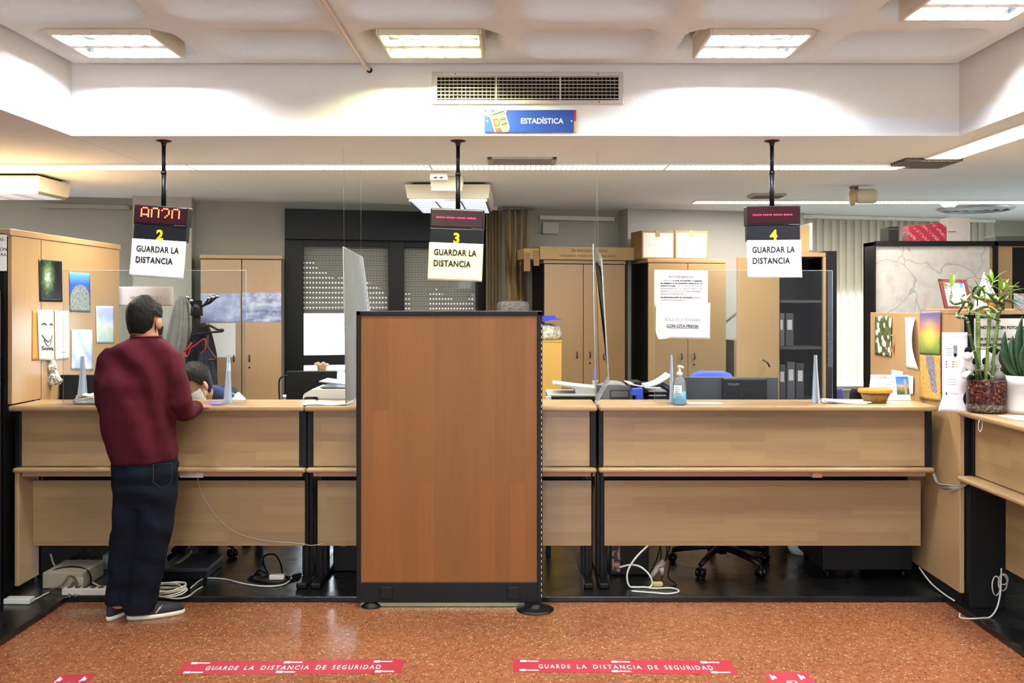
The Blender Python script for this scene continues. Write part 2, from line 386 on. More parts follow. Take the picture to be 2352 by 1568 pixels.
# second window behind the vertical blinds
b = MB()
for (u0, u1, z0, z1) in ((WB0, WB0+.06, WBZ0, WBZ1), (WB1-.06, WB1, WBZ0, WBZ1), (WB0, WB1, WBZ0, WBZ0+.06), (WB0, WB1, WBZ1-.06, WBZ1), ((WB0+WB1)/2-.04, (WB0+WB1)/2+.04, WBZ0, WBZ1)): b.box(u0, u1, .06, .14, z0, z1, .004)
bmesh.ops.transform(b.bm, matrix=WALLM, verts=b.bm.verts); w2 = struct('window_2', b, M('0E0F11', .45, var=.1))
b = MB(); b.box(WB0+.05, WB1-.05, .09, .096, WBZ0+.05, WBZ1-.05); bmesh.ops.transform(b.bm, matrix=WALLM, verts=b.bm.verts); b.build('pane', glass('window_glass'), w2)

# ------------------------------------------------------------------ luminaires
def area(name, parent, loc, sx, sy, power, col=(1, .93, .82), spread=PI, rot=(0, 0, 0)):
    l = bpy.data.lights.new(name, 'AREA'); l.shape = 'RECTANGLE'; l.size = sx; l.size_y = sy; l.energy = power; l.color = col; l.spread = spread
    o = bpy.data.objects.new(name, l); C.objects.link(o); o.parent = parent; o.location = loc; o.rotation_euler = rot; return o
MIRROR = M('D8DADC', .22, .9, 0); HOUSE = M('DDD5BE', .45, var=.03)
t = NT('louvre_plastic'); t.set(Base_Color='F4F2EC', Roughness=.3); tl = t.n('BsdfTranslucent'); tl.inputs[0].default_value = hx('F4F2EC'); ms = t.n('MixShader'); ms.inputs[0].default_value = .5
t.l(t.b.outputs[0], ms.inputs[1]); t.l(tl.outputs[0], ms.inputs[2]); t.l(ms.outputs[0], t.out.inputs[0]); LOUV = t.m
def coffer_light(x, y, label, col=(1, .96, .90), power=LAMP_COFFER, vis=True, glow='F4F6FF', gs=2.2):
    # louvred recessed luminaire: folded-edge tray, tubes, mirror louvre of ten cells
    r = thing('ceiling_light', label, 'ceiling light', (x, y, 2.955), group='louvred lights recessed in the coffers')
    w, d = .47, .42
    b = MB()
    for s in (-1, 1): b.box(s*w/2, s*(w/2+.012), -d/2-.012, d/2+.012, 0, .10, .003); b.box(-w/2, w/2, s*d/2, s*(d/2+.012), 0, .10, .003)
    b.box(-w/2-.02, w/2+.02, -d/2-.02, d/2+.02, .098, .112)
    b.build('housing', HOUSE, r, local=True)
    b = MB()
    for s in (-1, 1): b.box(s*(w/2-.002), s*(w/2-.0005), -d/2+.001, d/2-.001, .03, .088); b.box(-w/2+.001, w/2-.001, s*(d/2-.002), s*(d/2-.0005), .03, .088)
    b.build('cell_shade_liner', M('1C1E22', .5, var=0), r, local=True)  # dark sheets added so the louvre cells look shaded
    b = MB()
    for i in range(6): xx = -w/2+w*i/5; b.prism([(xx-.007, -d/2, .002), (xx+.007, -d/2, .002), (xx+.003, -d/2, .028), (xx-.003, -d/2, .028)], (0, d, 0))
    for yy in (-d/2+.006, -.02, .02, d/2-.006): b.box(-w/2, w/2, yy-.006, yy+.006, .001, .028)
    b.box(-w/2, w/2, -.015, .015, .0, .006)
    b.build('louvre', LOUV, r, local=True)
    for yy in (-.115, .115):
        b = MB(); b.tube([(-w/2+.02, yy, .042), (w/2-.02, yy, .042)], .010, 10); b.build('tube', emis(glow, power), r, local=True)
    b = MB(); b.box(-w/2, w/2, -d/2, d/2, .088, .096); b.build('cell_shade_back', M('1C1E22', .5, var=0), r, local=True)  # matte black in place of a mirror, to darken the louvre cells like shade
    return r
LW = (1, .97, .92)
coffer_light(-1.965, 4.60, 'leftmost louvred ceiling light, glowing bluish white above the left counter', LW)
coffer_light(-.42, 4.60, 'greenish glowing louvred ceiling light left of the long air grille', (.98, 1, .86), glow='F2F8C8')
coffer_light(1.145, 4.60, 'louvred ceiling light with violet glow, near the right corner of the ceiling', (.97, .96, 1), glow='EEF0FF')
coffer_light(1.95, 3.96, 'largest louvred ceiling light, cut off by the top right corner', LW)
for k, (x, y) in enumerate(((-1.2, 2.0), (.36, 2.0), (-1.965, .05), (-.42, .05), (1.145, .05), (-1.2, -1.9), (.36, -1.9), (1.92, -1.9))):  # extra unseen lights, added to brighten the hall and its ceiling
    coffer_light(x, y, 'unseen louvred ceiling light added for fill over the waiting area', LW, LAMP_COFFER*.8)
GLOW = emis('FFF8E4', 5.0)
def strip(x0, x1, y0, y1, label, cut=1):
    r = thing('strip_light', label, 'ceiling light', ((x0+x1)/2, (y0+y1)/2, ZL), group='linear louvre strip lights')
    hx_, hy_ = (x1-x0)/2, (y1-y0)/2; L = max(hx_, hy_)
    b = MB(); b.box(-hx_+.004, hx_-.004, -hy_+.012, hy_-.012, -.006, -.001); b.build('diffuser', GLOW, r, local=True)
    b = MB()
    for s in (-1, 1):
        b.box(-hx_, hx_, s*hy_-.006, s*hy_+.006, -.012, 0, .002); b.box(s*hx_-.004, s*hx_+.004, -hy_, hy_, -.012, 0, .001)
    n = int(2*L/.034)
    for i in range(1, n):
        q = -L+2*L*i/n
        if hx_ > hy_: b.box(q-.003, q+.003, -hy_, hy_, -.013, -.006)
        else: b.box(-hx_, hx_, q-.003, q+.003, -.013, -.006)
    b.build('louvre', M('F2EFE6', .5, var=0), r, local=True)
    area('lamp', r, (0, 0, -.016), 2*hx_-.02, 2*hy_-.03, LAMP_STRIP*2*L/1.6, (1, .95, .85))
    return r
xs_ = [-5.0, XA(440, 6.17), XA(990, 6.17), XA(1530, 6.17), XA(2072, 6.17)]
for i, lb in enumerate(('continuous strip light under the ceiling, first stretch from the left edge', 'strip light stretch passing behind the post of the number 2 display', 'strip light stretch between the number 3 display post and the ceiling joint', 'strip light stretch passing behind the post of the number 4 display')):
    strip(xs_[i]+.004, xs_[i+1]-.004, 6.06, 6.27, lb)
strip(2.52, 2.73, 4.2, 5.80, 'strip light running forward along the right beam at the right edge')
strip(1.56, 5.4, 8.2, 8.42, 'distant strip light in front of the vertical blinds')
r = thing('unlit_louvre', 'dark unlit louvre where the two strip lights meet', 'ceiling light', (2.58, 6.0, ZL)); b = MB()
for i in range(9): b.box(-.16+i*.042-.003, -.16+i*.042+.003, -.18, .16, -.02, 0)
for i in range(8): b.box(-.17, .19, -.17+i*.045-.003, -.17+i*.045+.003, -.02, 0)
b.build('louvre', M('7A7262', .4, .3), r, local=True); b = MB(); b.box(-.17, .19, -.18, .16, -.003, -.001); b.build('backing', M('3A352C', .6), r, local=True)
def hang_light(x0, x1, y0, y1, label):
    r = thing('ceiling_light', label, 'ceiling light', ((x0+x1)/2, (y0+y1)/2, ZL), group='surface mounted box lights')
    a, c = (x1-x0)/2, (y1-y0)/2; k = .955
    b = MB(); q = lambda s, z: [(-a*s, -c*s, z), (a*s, -c*s, z), (a*s, c*s, z), (-a*s, c*s, z)]
    b.rings([q(.9, -.012), q(1, -.022), q(k, -.122)], True, False); b.build('housing', HOUSE, r, local=True)
    b = MB(); b.box(-a*.85, a*.85, -c*.85, c*.85, -.014, -.001); b.build('mounting_plate', BLACK, r, local=True)
    b = MB(); b.box(-a*.88, a*.88, -c*.9, c*.9, -.126, -.122); b.build('diffuser', emis('E9ECFF', .6), r, local=True)
    b = MB()
    for i in range(7): b.box(-a*.9, a*.9, -c*.9+c*1.8*i/6-.006, -c*.9+c*1.8*i/6+.006, -.14, -.120)
    for s in (-.9, -.3, .3, .9): b.box(a*s-.006, a*s+.006, -c*.9, c*.9, -.142, -.120)
    b.build('louvre', MIRROR, r, local=True)
    area('lamp', r, (0, 0, -.145), a*1.7, c*1.7, LAMP_HANG, (.95, .97, 1))
hang_light(-3.95, -3.32, 6.5, 6.95, 'box light on the ceiling at the left edge')
hang_light(XA(930, 6.95), XA(1126, 6.95), 6.95, 8.0, 'box light on the ceiling behind the number 3 display post')

# ------------------------------------------------------------------ ceiling fittings
r = thing('air_grille', 'long metal air grille set in the beam above the blue sign', 'vent', (.052, BY, 2.857))
gx0, gx1 = -.515, .515
b = MB()
for (x0, x1, z0, z1) in ((-.515, .515, .062, .086), (-.515, .515, -.088, -.066), (-.515, -.488, -.07, .07), (.488, .515, -.07, .07)): b.box(x0, x1, -.012, .002, z0, z1, .003)
b.build('frame', M('C9C4B6', .4, .2), r, local=True)
b = MB(); b.box(-.49, .49, -.001, .0005, -.07, .07); b.build('duct', M('0C0B0A', .9), r, local=True)
b = MB()
for i in range(7): z = -.058+.116*i/6; b.box(-.49, .49, -.010, -.006, z-.0022, z+.0022)
b.build('louvre', M('B5AE9C', .4, .3), r, local=True)
b = MB()
for i in range(1, 44): x = -.49+.98*i/44; b.box(x-.003, x+.003, -.006, -.0012, -.066, .062)
b.build('blade', M('5E584B', .5, .2), r, local=True)
b = MB()
for x in (-.17, .175): b.box(x-.004, x+.004, -.0125, -.003, -.066, .062)
b.build('bar', M('C9C4B6', .4, .2), r, local=True)
for x, z in ((-.39, .074), (.38, .074), (-.37, -.077), (.385, -.077)):
    b = MB(); b.lathe([(.0, -.0005), (.004, -.0005), (.003, .001), (0, .001)], n=8)
    bmesh.ops.transform(b.bm, matrix=Matrix.Translation((x, -.0122, z)) @ Matrix.Rotation(PI/2, 4, 'X'), verts=b.bm.verts); b.build('screw', M('4A463C', .4, .5), r, local=True)
r = thing('ceiling_vent', 'small framed ceiling vent in front of the strip light, right of number 3', 'vent', (.025, 5.93, ZL)); b = MB()
for (x0, x1, y0, y1) in ((-.215, .215, -.15, -.12), (-.215, .215, .1, .13), (-.215, -.185, -.15, .13), (.185, .215, -.15, .13)): b.box(x0, x1, y0, y1, -.012, 0, .003)
b.build('frame', M('B9B6AE', .4, .3), r, local=True)
b = MB(); b.box(-.19, .19, -.125, .105, -.004, -.001); b.build('backing', M('8F887A', .6), r, local=True)
b = MB()
for i in range(11): b.box(-.19, .19, -.12+i*.022-.002, -.12+i*.022+.002, -.010, -.003)
b.build('louvre', M('A39C8E', .5, .2), r, local=True)
r = thing('ceiling_vent', 'small far ceiling vent right of the number 4 display post', 'vent', (2.07, 7.8, ZL)); b = MB(); b.box(-.14, .14, -.1, .1, -.02, 0, .004); b.build('frame', M('A7A294', .5), r, local=True)
b = MB()
for i in range(7): b.box(-.12, .12, -.08+i*.026-.004, -.08+i*.026+.004, -.026, -.018)
b.build('louvre', M('5A564E', .5), r, local=True)
# emergency light and detector in front of the middle box light
r = thing('emergency_light', 'small cream emergency light fixed to the ceiling before the middle box light', 'emergency light', (XA(1027, 6.7), 6.7, ZL)); b = MB(); b.box(-.115, .115, -.05, .05, -.085, 0, .012); b.build('body', CREAM, r, local=True)
b = MB(); b.box(-.11, .11, -.052, .04, -.105, -.083, .008); b.build('lens', M('F2EEE2', .3, var=0), r, local=True)
r = thing('socket_box', 'cream double socket box on the ceiling above the emergency light', 'socket', (XA(1008, 6.45), 6.45, ZL)); b = MB(); b.box(-.06, .06, -.04, .04, -.06, 0, .01); b.build('body', CREAM, r, local=True)
b = MB()
for x in (-.02, .02): b.box(x-.012, x+.012, -.0415, -.039, -.05, -.038)
b.build('slot', BLACK, r, local=True)
# projector-like speaker on the ceiling
r = thing('ceiling_speaker', 'beige swivelling speaker under the ceiling, right of number 4', 'speaker', (2.66, 7.25, ZL)); b = MB(); b.tube([(-.06, 0, 0), (-.06, 0, -.05)], .012); b.tube([(-.09, 0, -.002), (-.03, 0, -.002)], .02); b.build('bracket', M('6E6A60', .5), r, local=True)
b = MB(); b.lathe([(.0, -.02), (.05, -.02), (.058, .02), (.058, .13), (.05, .15), (0, .15)], n=20); bmesh.ops.transform(b.bm, matrix=Matrix.Translation((-.04, 0, -.075)) @ Matrix.Rotation(PI/2, 4, 'Y'), verts=b.bm.verts); b.build('body', M('C9BC9E', .5), r, local=True)
b = MB(); b.sphere((-.08, -.03, -.085), .07, (.35, .8, 1)); b.build('horn', M('A3906C', .5), r, local=True)
r = thing('round_diffuser', 'round slotted air diffuser in the far right ceiling', 'vent', (4.35, 8.9, ZL)); b = MB()
for q in (.34, .26, .18, .10): b.lathe([(q, 0), (q, -.012), (q-.045, -.03), (q-.05, -.028), (q-.02, 0)], caps=False)
b.build('ring', M('B9BBC0', .4, .3), r, local=True); b = MB(); b.lathe([(.33, -.001), (.33, -.003), (0, -.003)], n=32); b.build('backing', M('3C3E42', .6), r, local=True)
r = thing('smoke_detector', 'white smoke detector on the ceiling left of the round diffuser', 'smoke detector', (XA(2180, 8.35), 8.35, ZL)); b = MB(); b.lathe([(0, 0), (.07, 0), (.07, -.02), (.045, -.05), (0, -.052)]); b.build('body', WHITE, r, local=True)
# conduit along the coffered ceiling
r = thing('conduit', 'thin white conduit running along the coffered ceiling to the beam', 'cable', (-.80, 4, 2.955)); b = MB(); b.tube([(-.02, -6, 0), (-.01, .98, 0), (0, 1.03, -.002)], .011, 10); b.build('pipe', M('D9CDBD', .5), r, local=True)
b = MB(); b.sphere((0, 1.036, -.004), .016); b.build('grommet', BLACK, r, local=True)
# ------------------------------------------------------------------ counters
def slab(b, x0, x1, y0, y1, z0, z1, r=.012): b.box(x0, x1, y0, y1, z0, z1, r, 3)
def counter_unit(x0, x1, label, posts, lower, front=5.33, end=None):
    r = thing('counter', label, 'counter', ((x0+x1)/2, 5.6, FZ), group='front counter units')
    B = lambda name, b, m, **k: b.build(name, m, r, **k)
    b = MB(); slab(b, x0, x1, front, 5.70, 1.080, 1.112); B('countertop', b, W_COUNTER)
    b = MB(); b.box(posts[0], posts[1], 5.415, 5.435, .755, 1.074, .002); B('upper_panel', b, W_COUNTER)
    for p0, p1 in posts[2]:
        b = MB(); b.box(p0, p1, 5.405, 5.68, .752, 1.081, .004); B('post', b, BLACKP)
    b = MB(); slab(b, x0, x1, 5.375, 6.18, .722, .750); B('worktop', b, W_COUNTER)
    b = MB(); b.box(x0+.03, x1-.03, 5.43, 5.47, .692, .7215, .003); B('rail', b, M('B58E78', .5))
    b = MB(); b.box(lower[0], lower[1], 5.555, 5.575, .258, .646, .002); B('lower_panel', b, W_COUNTER)
    for px in lower[2]:
        b = MB(); b.box(px-.035, px+.035, 5.62, 5.70, FZ+.03, .7225, .006); b.box(px-.012, px+.012, 5.585, 5.62, FZ+.03, .69, .003); b.box(px-.03, px+.03, 5.44, 6.12, FZ+.001, FZ+.035, .008); b.box(px-.03, px+.03, 5.5, 6.1, .69, .7215, .006); B('leg', b, BLACKM)
    b = MB(); b.box(x0+.05, x1-.05, 5.635, 5.65, .585, .7215, .002); b.box(x0+.05, x1-.05, 5.635, 5.80, .585, .60, .002); B('light_gap_board', b, M('15120F', .6))  # dark board added to stop rear window light showing through the gap
    if end: 
        b = MB(); b.box(end, end+.024, 5.40, 5.63, FZ+.03, .7215, .003); B('end_panel', b, W_POSTER)
    return r
counter_unit(-2.908, -1.222, 'left counter unit of pale wood, where the man in maroon stands', (-2.872, -1.265, ((-2.906, -2.872), (-1.265, -1.222))), (-2.88, -1.266, (-1.262,)), end=-2.905)
counter_unit(-1.219, .452, 'middle counter unit of pale wood, mostly hidden by the brown partition', (-1.185, .415, ((-1.2185, -1.185), (.415, .452))), (-1.19, .435, (-1.18, .412)))
counter_unit(.464, 2.395, 'right counter unit of pale wood, carrying the sanitizer bottle', (.492, 2.352, ((.464, .492), (2.352, 2.39))), (.512, 2.39, (.502,)))
# pieces of dark board between worktop and lower panel of the left and middle units
# right-hand counter, running towards the viewer
r = thing('counter', 'side counter of pale wood at the right edge, under the bamboo jar', 'counter', (2.75, 4.2, FZ))
B = lambda name, b, m, **k: b.build(name, m, r, **k)
b = MB(); slab(b, 2.415, 2.86, 2.4, 5.155, 1.080, 1.112); B('countertop', b, W_COUNTER_Y)
b = MB(); b.box(2.50, 2.52, 2.45, 5.12, .755, 1.074, .002); B('upper_panel', b, W_COUNTER_Y)
b = MB(); b.box(2.49, 2.84, 5.121, 5.15, .752, 1.079, .003); B('post', b, BLACKP)
b = MB(); slab(b, 2.415, 3.4, 2.4, 5.155, .722, .750); B('worktop', b, W_COUNTER_Y)
b = MB(); b.box(2.64, 2.66, 2.45, 5.07, .258, .664, .002); B('lower_panel', b, W_COUNTER_Y)
b = MB(); b.box(2.46, 2.66, 5.10, 5.14, FZ, .7215, .004); B('end_panel', b, M('141415', .55))
# tall screen closing the right end: beech side, black front
r = thing('dividing_screen', 'tall beech dividing screen at the right end of the counter, covered with posters', 'screen', (2.42, 5.7, FZ))
b = MB(); b.box(2.435, 2.46, 5.16, 6.47, .10, 1.634, .002); b.build('side_panel', W_POSTER, r)
b = MB(); b.box(2.461, 3.9, 5.165, 5.19, .76, 1.633, .003); b.build('front_panel', M('131416', .6), r)
b = MB(); b.box(2.434, 3.9, 5.158, 5.6, 1.635, 1.664, .004); b.build('shelf', W_POSTER, r)
b = MB(); b.box(2.44, 2.455, 5.17, 6.46, FZ, .099); b.build('plinth', BLACK, r)

# ------------------------------------------------------------------ brown partition in the middle
r = thing('partition_screen', 'free standing brown cherry partition with black frame in front of the counter', 'partition', (-.39, 5.23, 0))
x0, x1, zt_, Y = XA(818, 5.215), XA(1246, 5.215), ZA(714, 5.215), 5.215
b = MB(); b.box(x0, x0+.026, Y, Y+.05, .028, zt_, .004); b.box(x0, x1, Y, Y+.05, zt_-.026, zt_, .004); b.box(x0, x1, Y+.002, Y+.05, .028, .142, .004); b.build('frame', BLACK, r)
b = MB(); b.box(x1-.03, x1, Y, Y+.05, .028, zt_-.001, .004); b.build('rail', BLACK, r)
b = MB()
for i in range(48):
    z = .06+i*.032; b.box(x1-.0075, x1-.0035, Y-.0006, Y+.001, z, z+.017)
b.build('slots', M('A9A69E', .5, var=0), r)
b = MB(); b.box(x0+.024, x1-.028, Y+.008, Y+.04, .14, zt_-.024); b.build('panel', W_CHERRY, r)
b = MB(); b.box(x0+.02, x1-.10, Y+.02, Y+.045, .001, .03, .002); b.build('rail', M('8F9278', .3, .6), r)
for cx in (XA(887, Y), XA(1180, Y)):
    b = MB(); b.box(cx-.036, cx+.036, Y-.004, Y+.004, .05, .118, .012); b.build('cover', M('19191A', .45), r)
b = MB(); b.lathe([(0, 0.001), (.104, 0.001), (.104, .004), (.07, .014), (.03, .02), (.03, .03), (0, .03)], (XA(1229, 5.2), 5.19, 0), 36); b.build('foot', M('161617', .4), r)
b = MB(); b.lathe([(0, 0.001), (.06, 0.001), (.06, .004), (.03, .03), (0, .03)], (x0+.08, 5.25, 0), 24); b.build('foot', M('161617', .4), r)
# edge of another partition at the far left
r = thing('partition_screen', 'narrow edge of a second brown partition with grey rail at the left edge', 'partition', (-3.0, 5.14, FZ))
b = MB(); b.box(-2.868, -2.836, 5.10, 5.13, FZ+.001, 1.765, .004); b.build('rail', M('6F7076', .4, .5), r)
b = MB(); b.box(-3.9, -2.868, 5.105, 5.13, FZ+.03, 1.74); b.build('panel', W_CHERRY, r)

# ------------------------------------------------------------------ queue displays
FONT5 = {'A': ('.###.', '#...#', '#...#', '#...#', '#####', '#...#'), '0': ('.###.', '#...#', '#...#', '#...#', '#...#', '#...#'), '2': ('.###.', '#...#', '....#', '....#', '...#.', '..#..')}
FONT5['2'] = ('.###.', '#...#', '....#', '....#', '....#', '...#.'), 
FONT5['2'] = ('.###.', '#...#', '....#', '....#', '...#.', '..#..')
LED = emis('FF3A20', 9.0); LEDR = emis('FF1030', 7.0)
NAVY = M('15171F', .45); AMBER = M('F0A818', .5, var=0)
def queue_display(px, ptop, pylow, num, mode, roll, label, plabel, Y=5.2):
    x = XA(px, Y); zt = ZA(ptop, Y); s = Y/F
    r = thing('queue_display', label, 'display', (x, Y, ZL), group='hanging queue number displays')
    z0 = zt-ZL
    b = MB(); b.tube([(0, 0, -.004), (0, 0, z0*.55)], .011, 12); b.tube([(0, 0, z0*.5), (0, 0, z0+.002)], .0135, 12); b.tube([(0, 0, z0*.5-.005), (0, 0, z0*.5+.012)], .0155, 12); b.build('pole', M('17161B', .4), r, local=True)
    b = MB(); b.lathe([(0, 0), (.042, 0), (.042, -.004), (.016, -.012), (.012, -.03), (0, -.03)]); b.build('flange', M('2A2A2C', .4, .3), r, local=True)
    # the case hangs slightly askew: roll about the view axis
    M4 = Matrix.Translation((x, Y, zt)) @ Matrix.Rotation(roll, 4, 'Y')
    def part(name, b, m, par=r):
        bmesh.ops.transform(b.bm, matrix=M4, verts=b.bm.verts); return b.build(name, m, par)
    w = .148
    b = MB(); b.box(-w, w, -.035, .04, -.108, 0, .004); case = part('case', b, M('191316', .4))
    b = MB(); b.box(-w+.006, w-.006, -.037, -.034, -.098, -.006, .001); part('screen', b, M('2A1014', .12, spec=.6), case)
    b = MB(); b.box(-w+.002, w-.002, -.030, .02, -.194, -.110, .002); plate = part('number_plate', b, NAVY)
    b = MB(); b.box(-w+.002, w-.002, -.032, .0, -.1125, -.1095); part('trim', b, M('8C8980' if num == '3' else '25262B', .4, .3))
    b = MB(); b.box(.08, w-.008, -.0375, -.036, -.1055, -.103); part('name_strip', b, M('6E6A66', .4), case)
    led = MB()
    if mode:
        x = -.106
        for ch in mode:
            for j, rowp in enumerate(FONT5[ch]):
                for i, c in enumerate(rowp):
                    if c == '#': led.sphere((x+i*.0096, -.0375, -.016-j*.0093), .0042, (1, .5, 1), 8, 6)
            x += .0565
    else:
        for k in range(4):
            for i in range(5): led.sphere((-.112+k*.0565+i*.0102, -.0375, -.050), .0036, (1, .5, 1), 8, 6)
    part('leds', led, LED if mode else LEDR, case)
    me = text_mesh(num, .076, bold=.003, align='CENTER'); b = MB(); b.mesh(me, Matrix.Translation((0, -.0306, -.187)) @ Matrix.Rotation(PI/2, 4, 'X')); 
    part('numeral', b, AMBER, plate)
    # paper notice stuck to the number plate
    p = thing('paper_notice', plabel, 'paper', (XA(px, Y), Y-.04, zt-.3), group='keep distance notices under the displays')
    lean = .004
    b = MB(); b.grid(lambda u, v: Vector((-w-.002+u*(2*w+.004), -.034-.012*(v**3)-.004*math.sin(u*3)*v, -.189-v*.208)), 12, 12, .0012)
    part('sheet', b, M('E2E0DA' if num != '3' else 'E2DCC0', .75, var=.02), p)
    for k, ln in enumerate(('GUARDAR LA', 'DISTANCIA')):
        me = text_mesh(ln, .047, bold=.0011, spacing=1.06); wmx = max(v.co.x for v in me.vertices)
        b = MB(); b.mesh(me, Matrix.Translation((-w+.026, -.0385-.004*k, -.258-k*.061)) @ Matrix.Rotation(PI/2, 4, 'X') @ Matrix.Diagonal((((.236, .207)[k])/wmx, 1, 1, 1))); part('lettering', b, INK, p)
    return r
queue_display(376, 474, 0, '2', 'A020', math.radians(3.6), 'queue display reading A020 in red dots over amber number 2', 'white paper notice hanging under the number 2 display')
queue_display(1052, 481, 0, '3', '', math.radians(2.2), 'queue display with red dashes over amber number 3, above the brown partition', 'cream paper notice hanging under the number 3 display')
queue_display(1773, 474, 0, '4', '', math.radians(-.6), 'queue display with red dashes over amber number 4 on the right', 'white paper notice hanging under the number 4 display')

# ------------------------------------------------------------------ blue department sign
r = thing('department_sign', 'blue sign reading ESTADÍSTICA with a shield emblem on the beam', 'sign', (XA(1218, BY), BY, ZA(279, BY)))
hw, hh = .247, .060
t = NT('sign_blue'); gx = t.sep(t.coord())[0]; t.set(Base_Color='1F459E', Roughness=.4); SIGNB = t.m
b = MB(); b.box(-hw, hw-.012, -.012, 0, -hh, hh, .001); b.build('plate', SIGNB, r, local=True)
b = MB(); b.box(hw-.012, hw, -.012, 0, 0, hh, .001); b.build('red_edge', M('C0281E', .4), r, local=True)
b = MB(); b.box(hw-.012, hw, -.012, 0, -hh, 0, .001); b.build('yellow_edge', M('E0A92A', .4), r, local=True)
for x in (-.232, .222):
    b = MB(); b.sphere((x, -.012, .0), .005, (1, .5, 1), 10, 6); b.build('rivet', M('B9C4DA', .3, .6), r, local=True)
text('ESTADÍSTICA', .04, r, M('EEF2FF', .5, var=0), (-.050, -.0125, -.013), fitw=.228, bold=.0005)
R_ = Matrix.Translation((-.165, 0, -.01)) @ Matrix.Rotation(math.radians(-14), 4, 'Y') if False else Matrix.Translation((-.163, 0, -.006)) @ Matrix.Rotation(math.radians(-16), 4, 'Y')
def sgn(poly, dy, m, name, th=.0008):
    q = [R_ @ Vector((x, -.0122-dy, z)) for x, z in poly]
    # keep inside the plate like the cropped print
    q = [Vector((p.x, p.y, max(-hh+.001, min(hh-.001, p.z)))) for p in q]
    b = MB(); b.prism(q, (0, -th, 0)); return b.build(name, m, r, local=True)
OR = M('D07E1E', .5, var=0); YE = M('DDB84E', .5, var=0); WH = M('F4F2EA', .5, var=0); BL = M('1F459E', .4, var=0); RE = M('BC4416', .5, var=0)
sgn([(-.044, .034), (.042, .034), (.042, -.04), (.03, -.06), (0, -.075), (-.03, -.07), (-.044, -.05)], 0, WH, 'shield')
crown = [(-.047+.02*math.cos(a), .062+.015*math.sin(a)) for a in [i*PI/8 for i in range(16)]]
sgn(crown, 0, WH, 'crown_ball')
sgn([(-.046, .038), (.044, .038), (.06, .072), (.02, .06), (0, .078), (-.03, .06), (-.052, .075)], .0002, YE, 'crown')
sgn([(-.032, .044), (.036, .047), (.036, .055), (-.032, .051)], .0010, BL, 'crown_band')
sgn([(-.038, .028), (-.004, .028), (-.004, -.022), (-.038, -.022)], .0009, YE, 'quarter')
sgn([(-.038, -.026), (-.004, -.026), (-.004, -.066), (-.038, -.058)], .0009, RE, 'quarter')
sgn([(.002, .028), (.036, .028), (.036, -.054), (.018, -.064), (.002, -.064)], .0009, YE, 'quarter')
for k, z in enumerate((.014, -.012, -.036)): sgn([(.002, z), (.037, z), (.037, z-.008), (.002, z-.008)], .0018, BL if k < 2 else WH, 'stripe')
for k, z in enumerate((.026, .002, -.022)): sgn([(.006, z), (.034, z), (.034, z-.009), (.006, z-.009)], .0018, OR, 'stripe')
me = text_mesh('D', .062, bold=.0015); b = MB(); b.mesh(me, R_ @ Matrix.Translation((-.036, -.0145, -.018)) @ Matrix.Rotation(PI/2, 4, 'X') @ Matrix.Diagonal((.8, 1, 1, 1))); b.build('letter', RE, r, local=True)

# ------------------------------------------------------------------ floor stickers
def sticker(corners, label, txt=True, tw=(.05, .95)):
    # corners on the floor: far-left, far-right, near-right, near-left
    fl, fr, nr, nl = [Vector(c) for c in corners]
    c = (fl+fr+nr+nl)/4
    r = thing('floor_sticker', label, 'sticker', (c.x, c.y, 0), group='red keep distance floor stickers')
    at = lambda u, v, z=.0012: (fl*(1-u)+fr*u)*(1-v)+(nl*(1-u)+nr*u)*v+Vector((0, 0, z))
    b = MB(); b.grid(lambda u, v: at(u, v), 40, 4, .001, False); b.build('sheet', M('9E2435', .5, var=.05), r)
    return r, at
def st_text(r, at, s, u0, u1, v0, v1, mat, name='lettering', **kw):
    me = text_mesh(s, 1.0, **kw); xs = [v.co.x for v in me.vertices]; ys = [v.co.y for v in me.vertices]; x0, x1, y1 = min(xs), max(xs), max(ys); y0 = min(0, min(ys))
    for v in me.vertices: z = .0016 if v.co.z > 0 else .0010; v.co = at(u0+(u1-u0)*(v.co.x-x0)/(x1-x0), v1-(v1-v0)*(v.co.y-y0)/(y1-y0), z)
    b = MB(); b.mesh(me); b.build(name, mat, r, fix=False)
WHT = M('F6ECEC', .5, var=0)
def FP(px, py): Y = CH*F/(py-VY); return Vector((XA(px, Y), Y, 0))
def logos(r, at, spots, w, h):
    for u, v in spots:
        b = MB(); q = lambda a, c: at(u+a*w, v+c*h, .0014)
        b.prism([q(0, 0), q(.34, 0), q(.34, 1), q(0, 1)], (0, 0, .0004)); b.prism([q(.38, .25), q(1, .3), q(1, .8), q(.38, .75)], (0, 0, .0004)); b.build('emblem', WHT, r)
SW = .19
for (fl, fr, lb) in ((FP(428, 1519), FP(930, 1514), 'red floor sticker on the left, reading keep the safety distance'), (FP(1180, 1514), FP(1676, 1517), 'red floor sticker on the right, reading keep the safety distance')):
    left = fl.x < -1.2
    nl, nr = (FP(403, 1548.5), FP(922, 1546)) if left else (FP(1178, 1542.5), FP(1699, 1549))
    r, at = sticker((fl, fr, nr, nl), lb)
    x = .115
    for wd, n in (('GUARDE', 6), ('LA', 2), ('DISTANCIA', 9), ('DE', 2), ('SEGURIDAD', 9)):
        L = .0247*n; st_text(r, at, wd, x, x+L-.006, .40, .70, WHT, spacing=1.35); x += L+.0247
    logos(r, at, ((.03, .08), (.45, .08), (.86, .08), (.03, .8), (.44, .8), (.88, .8)), .085, .14)
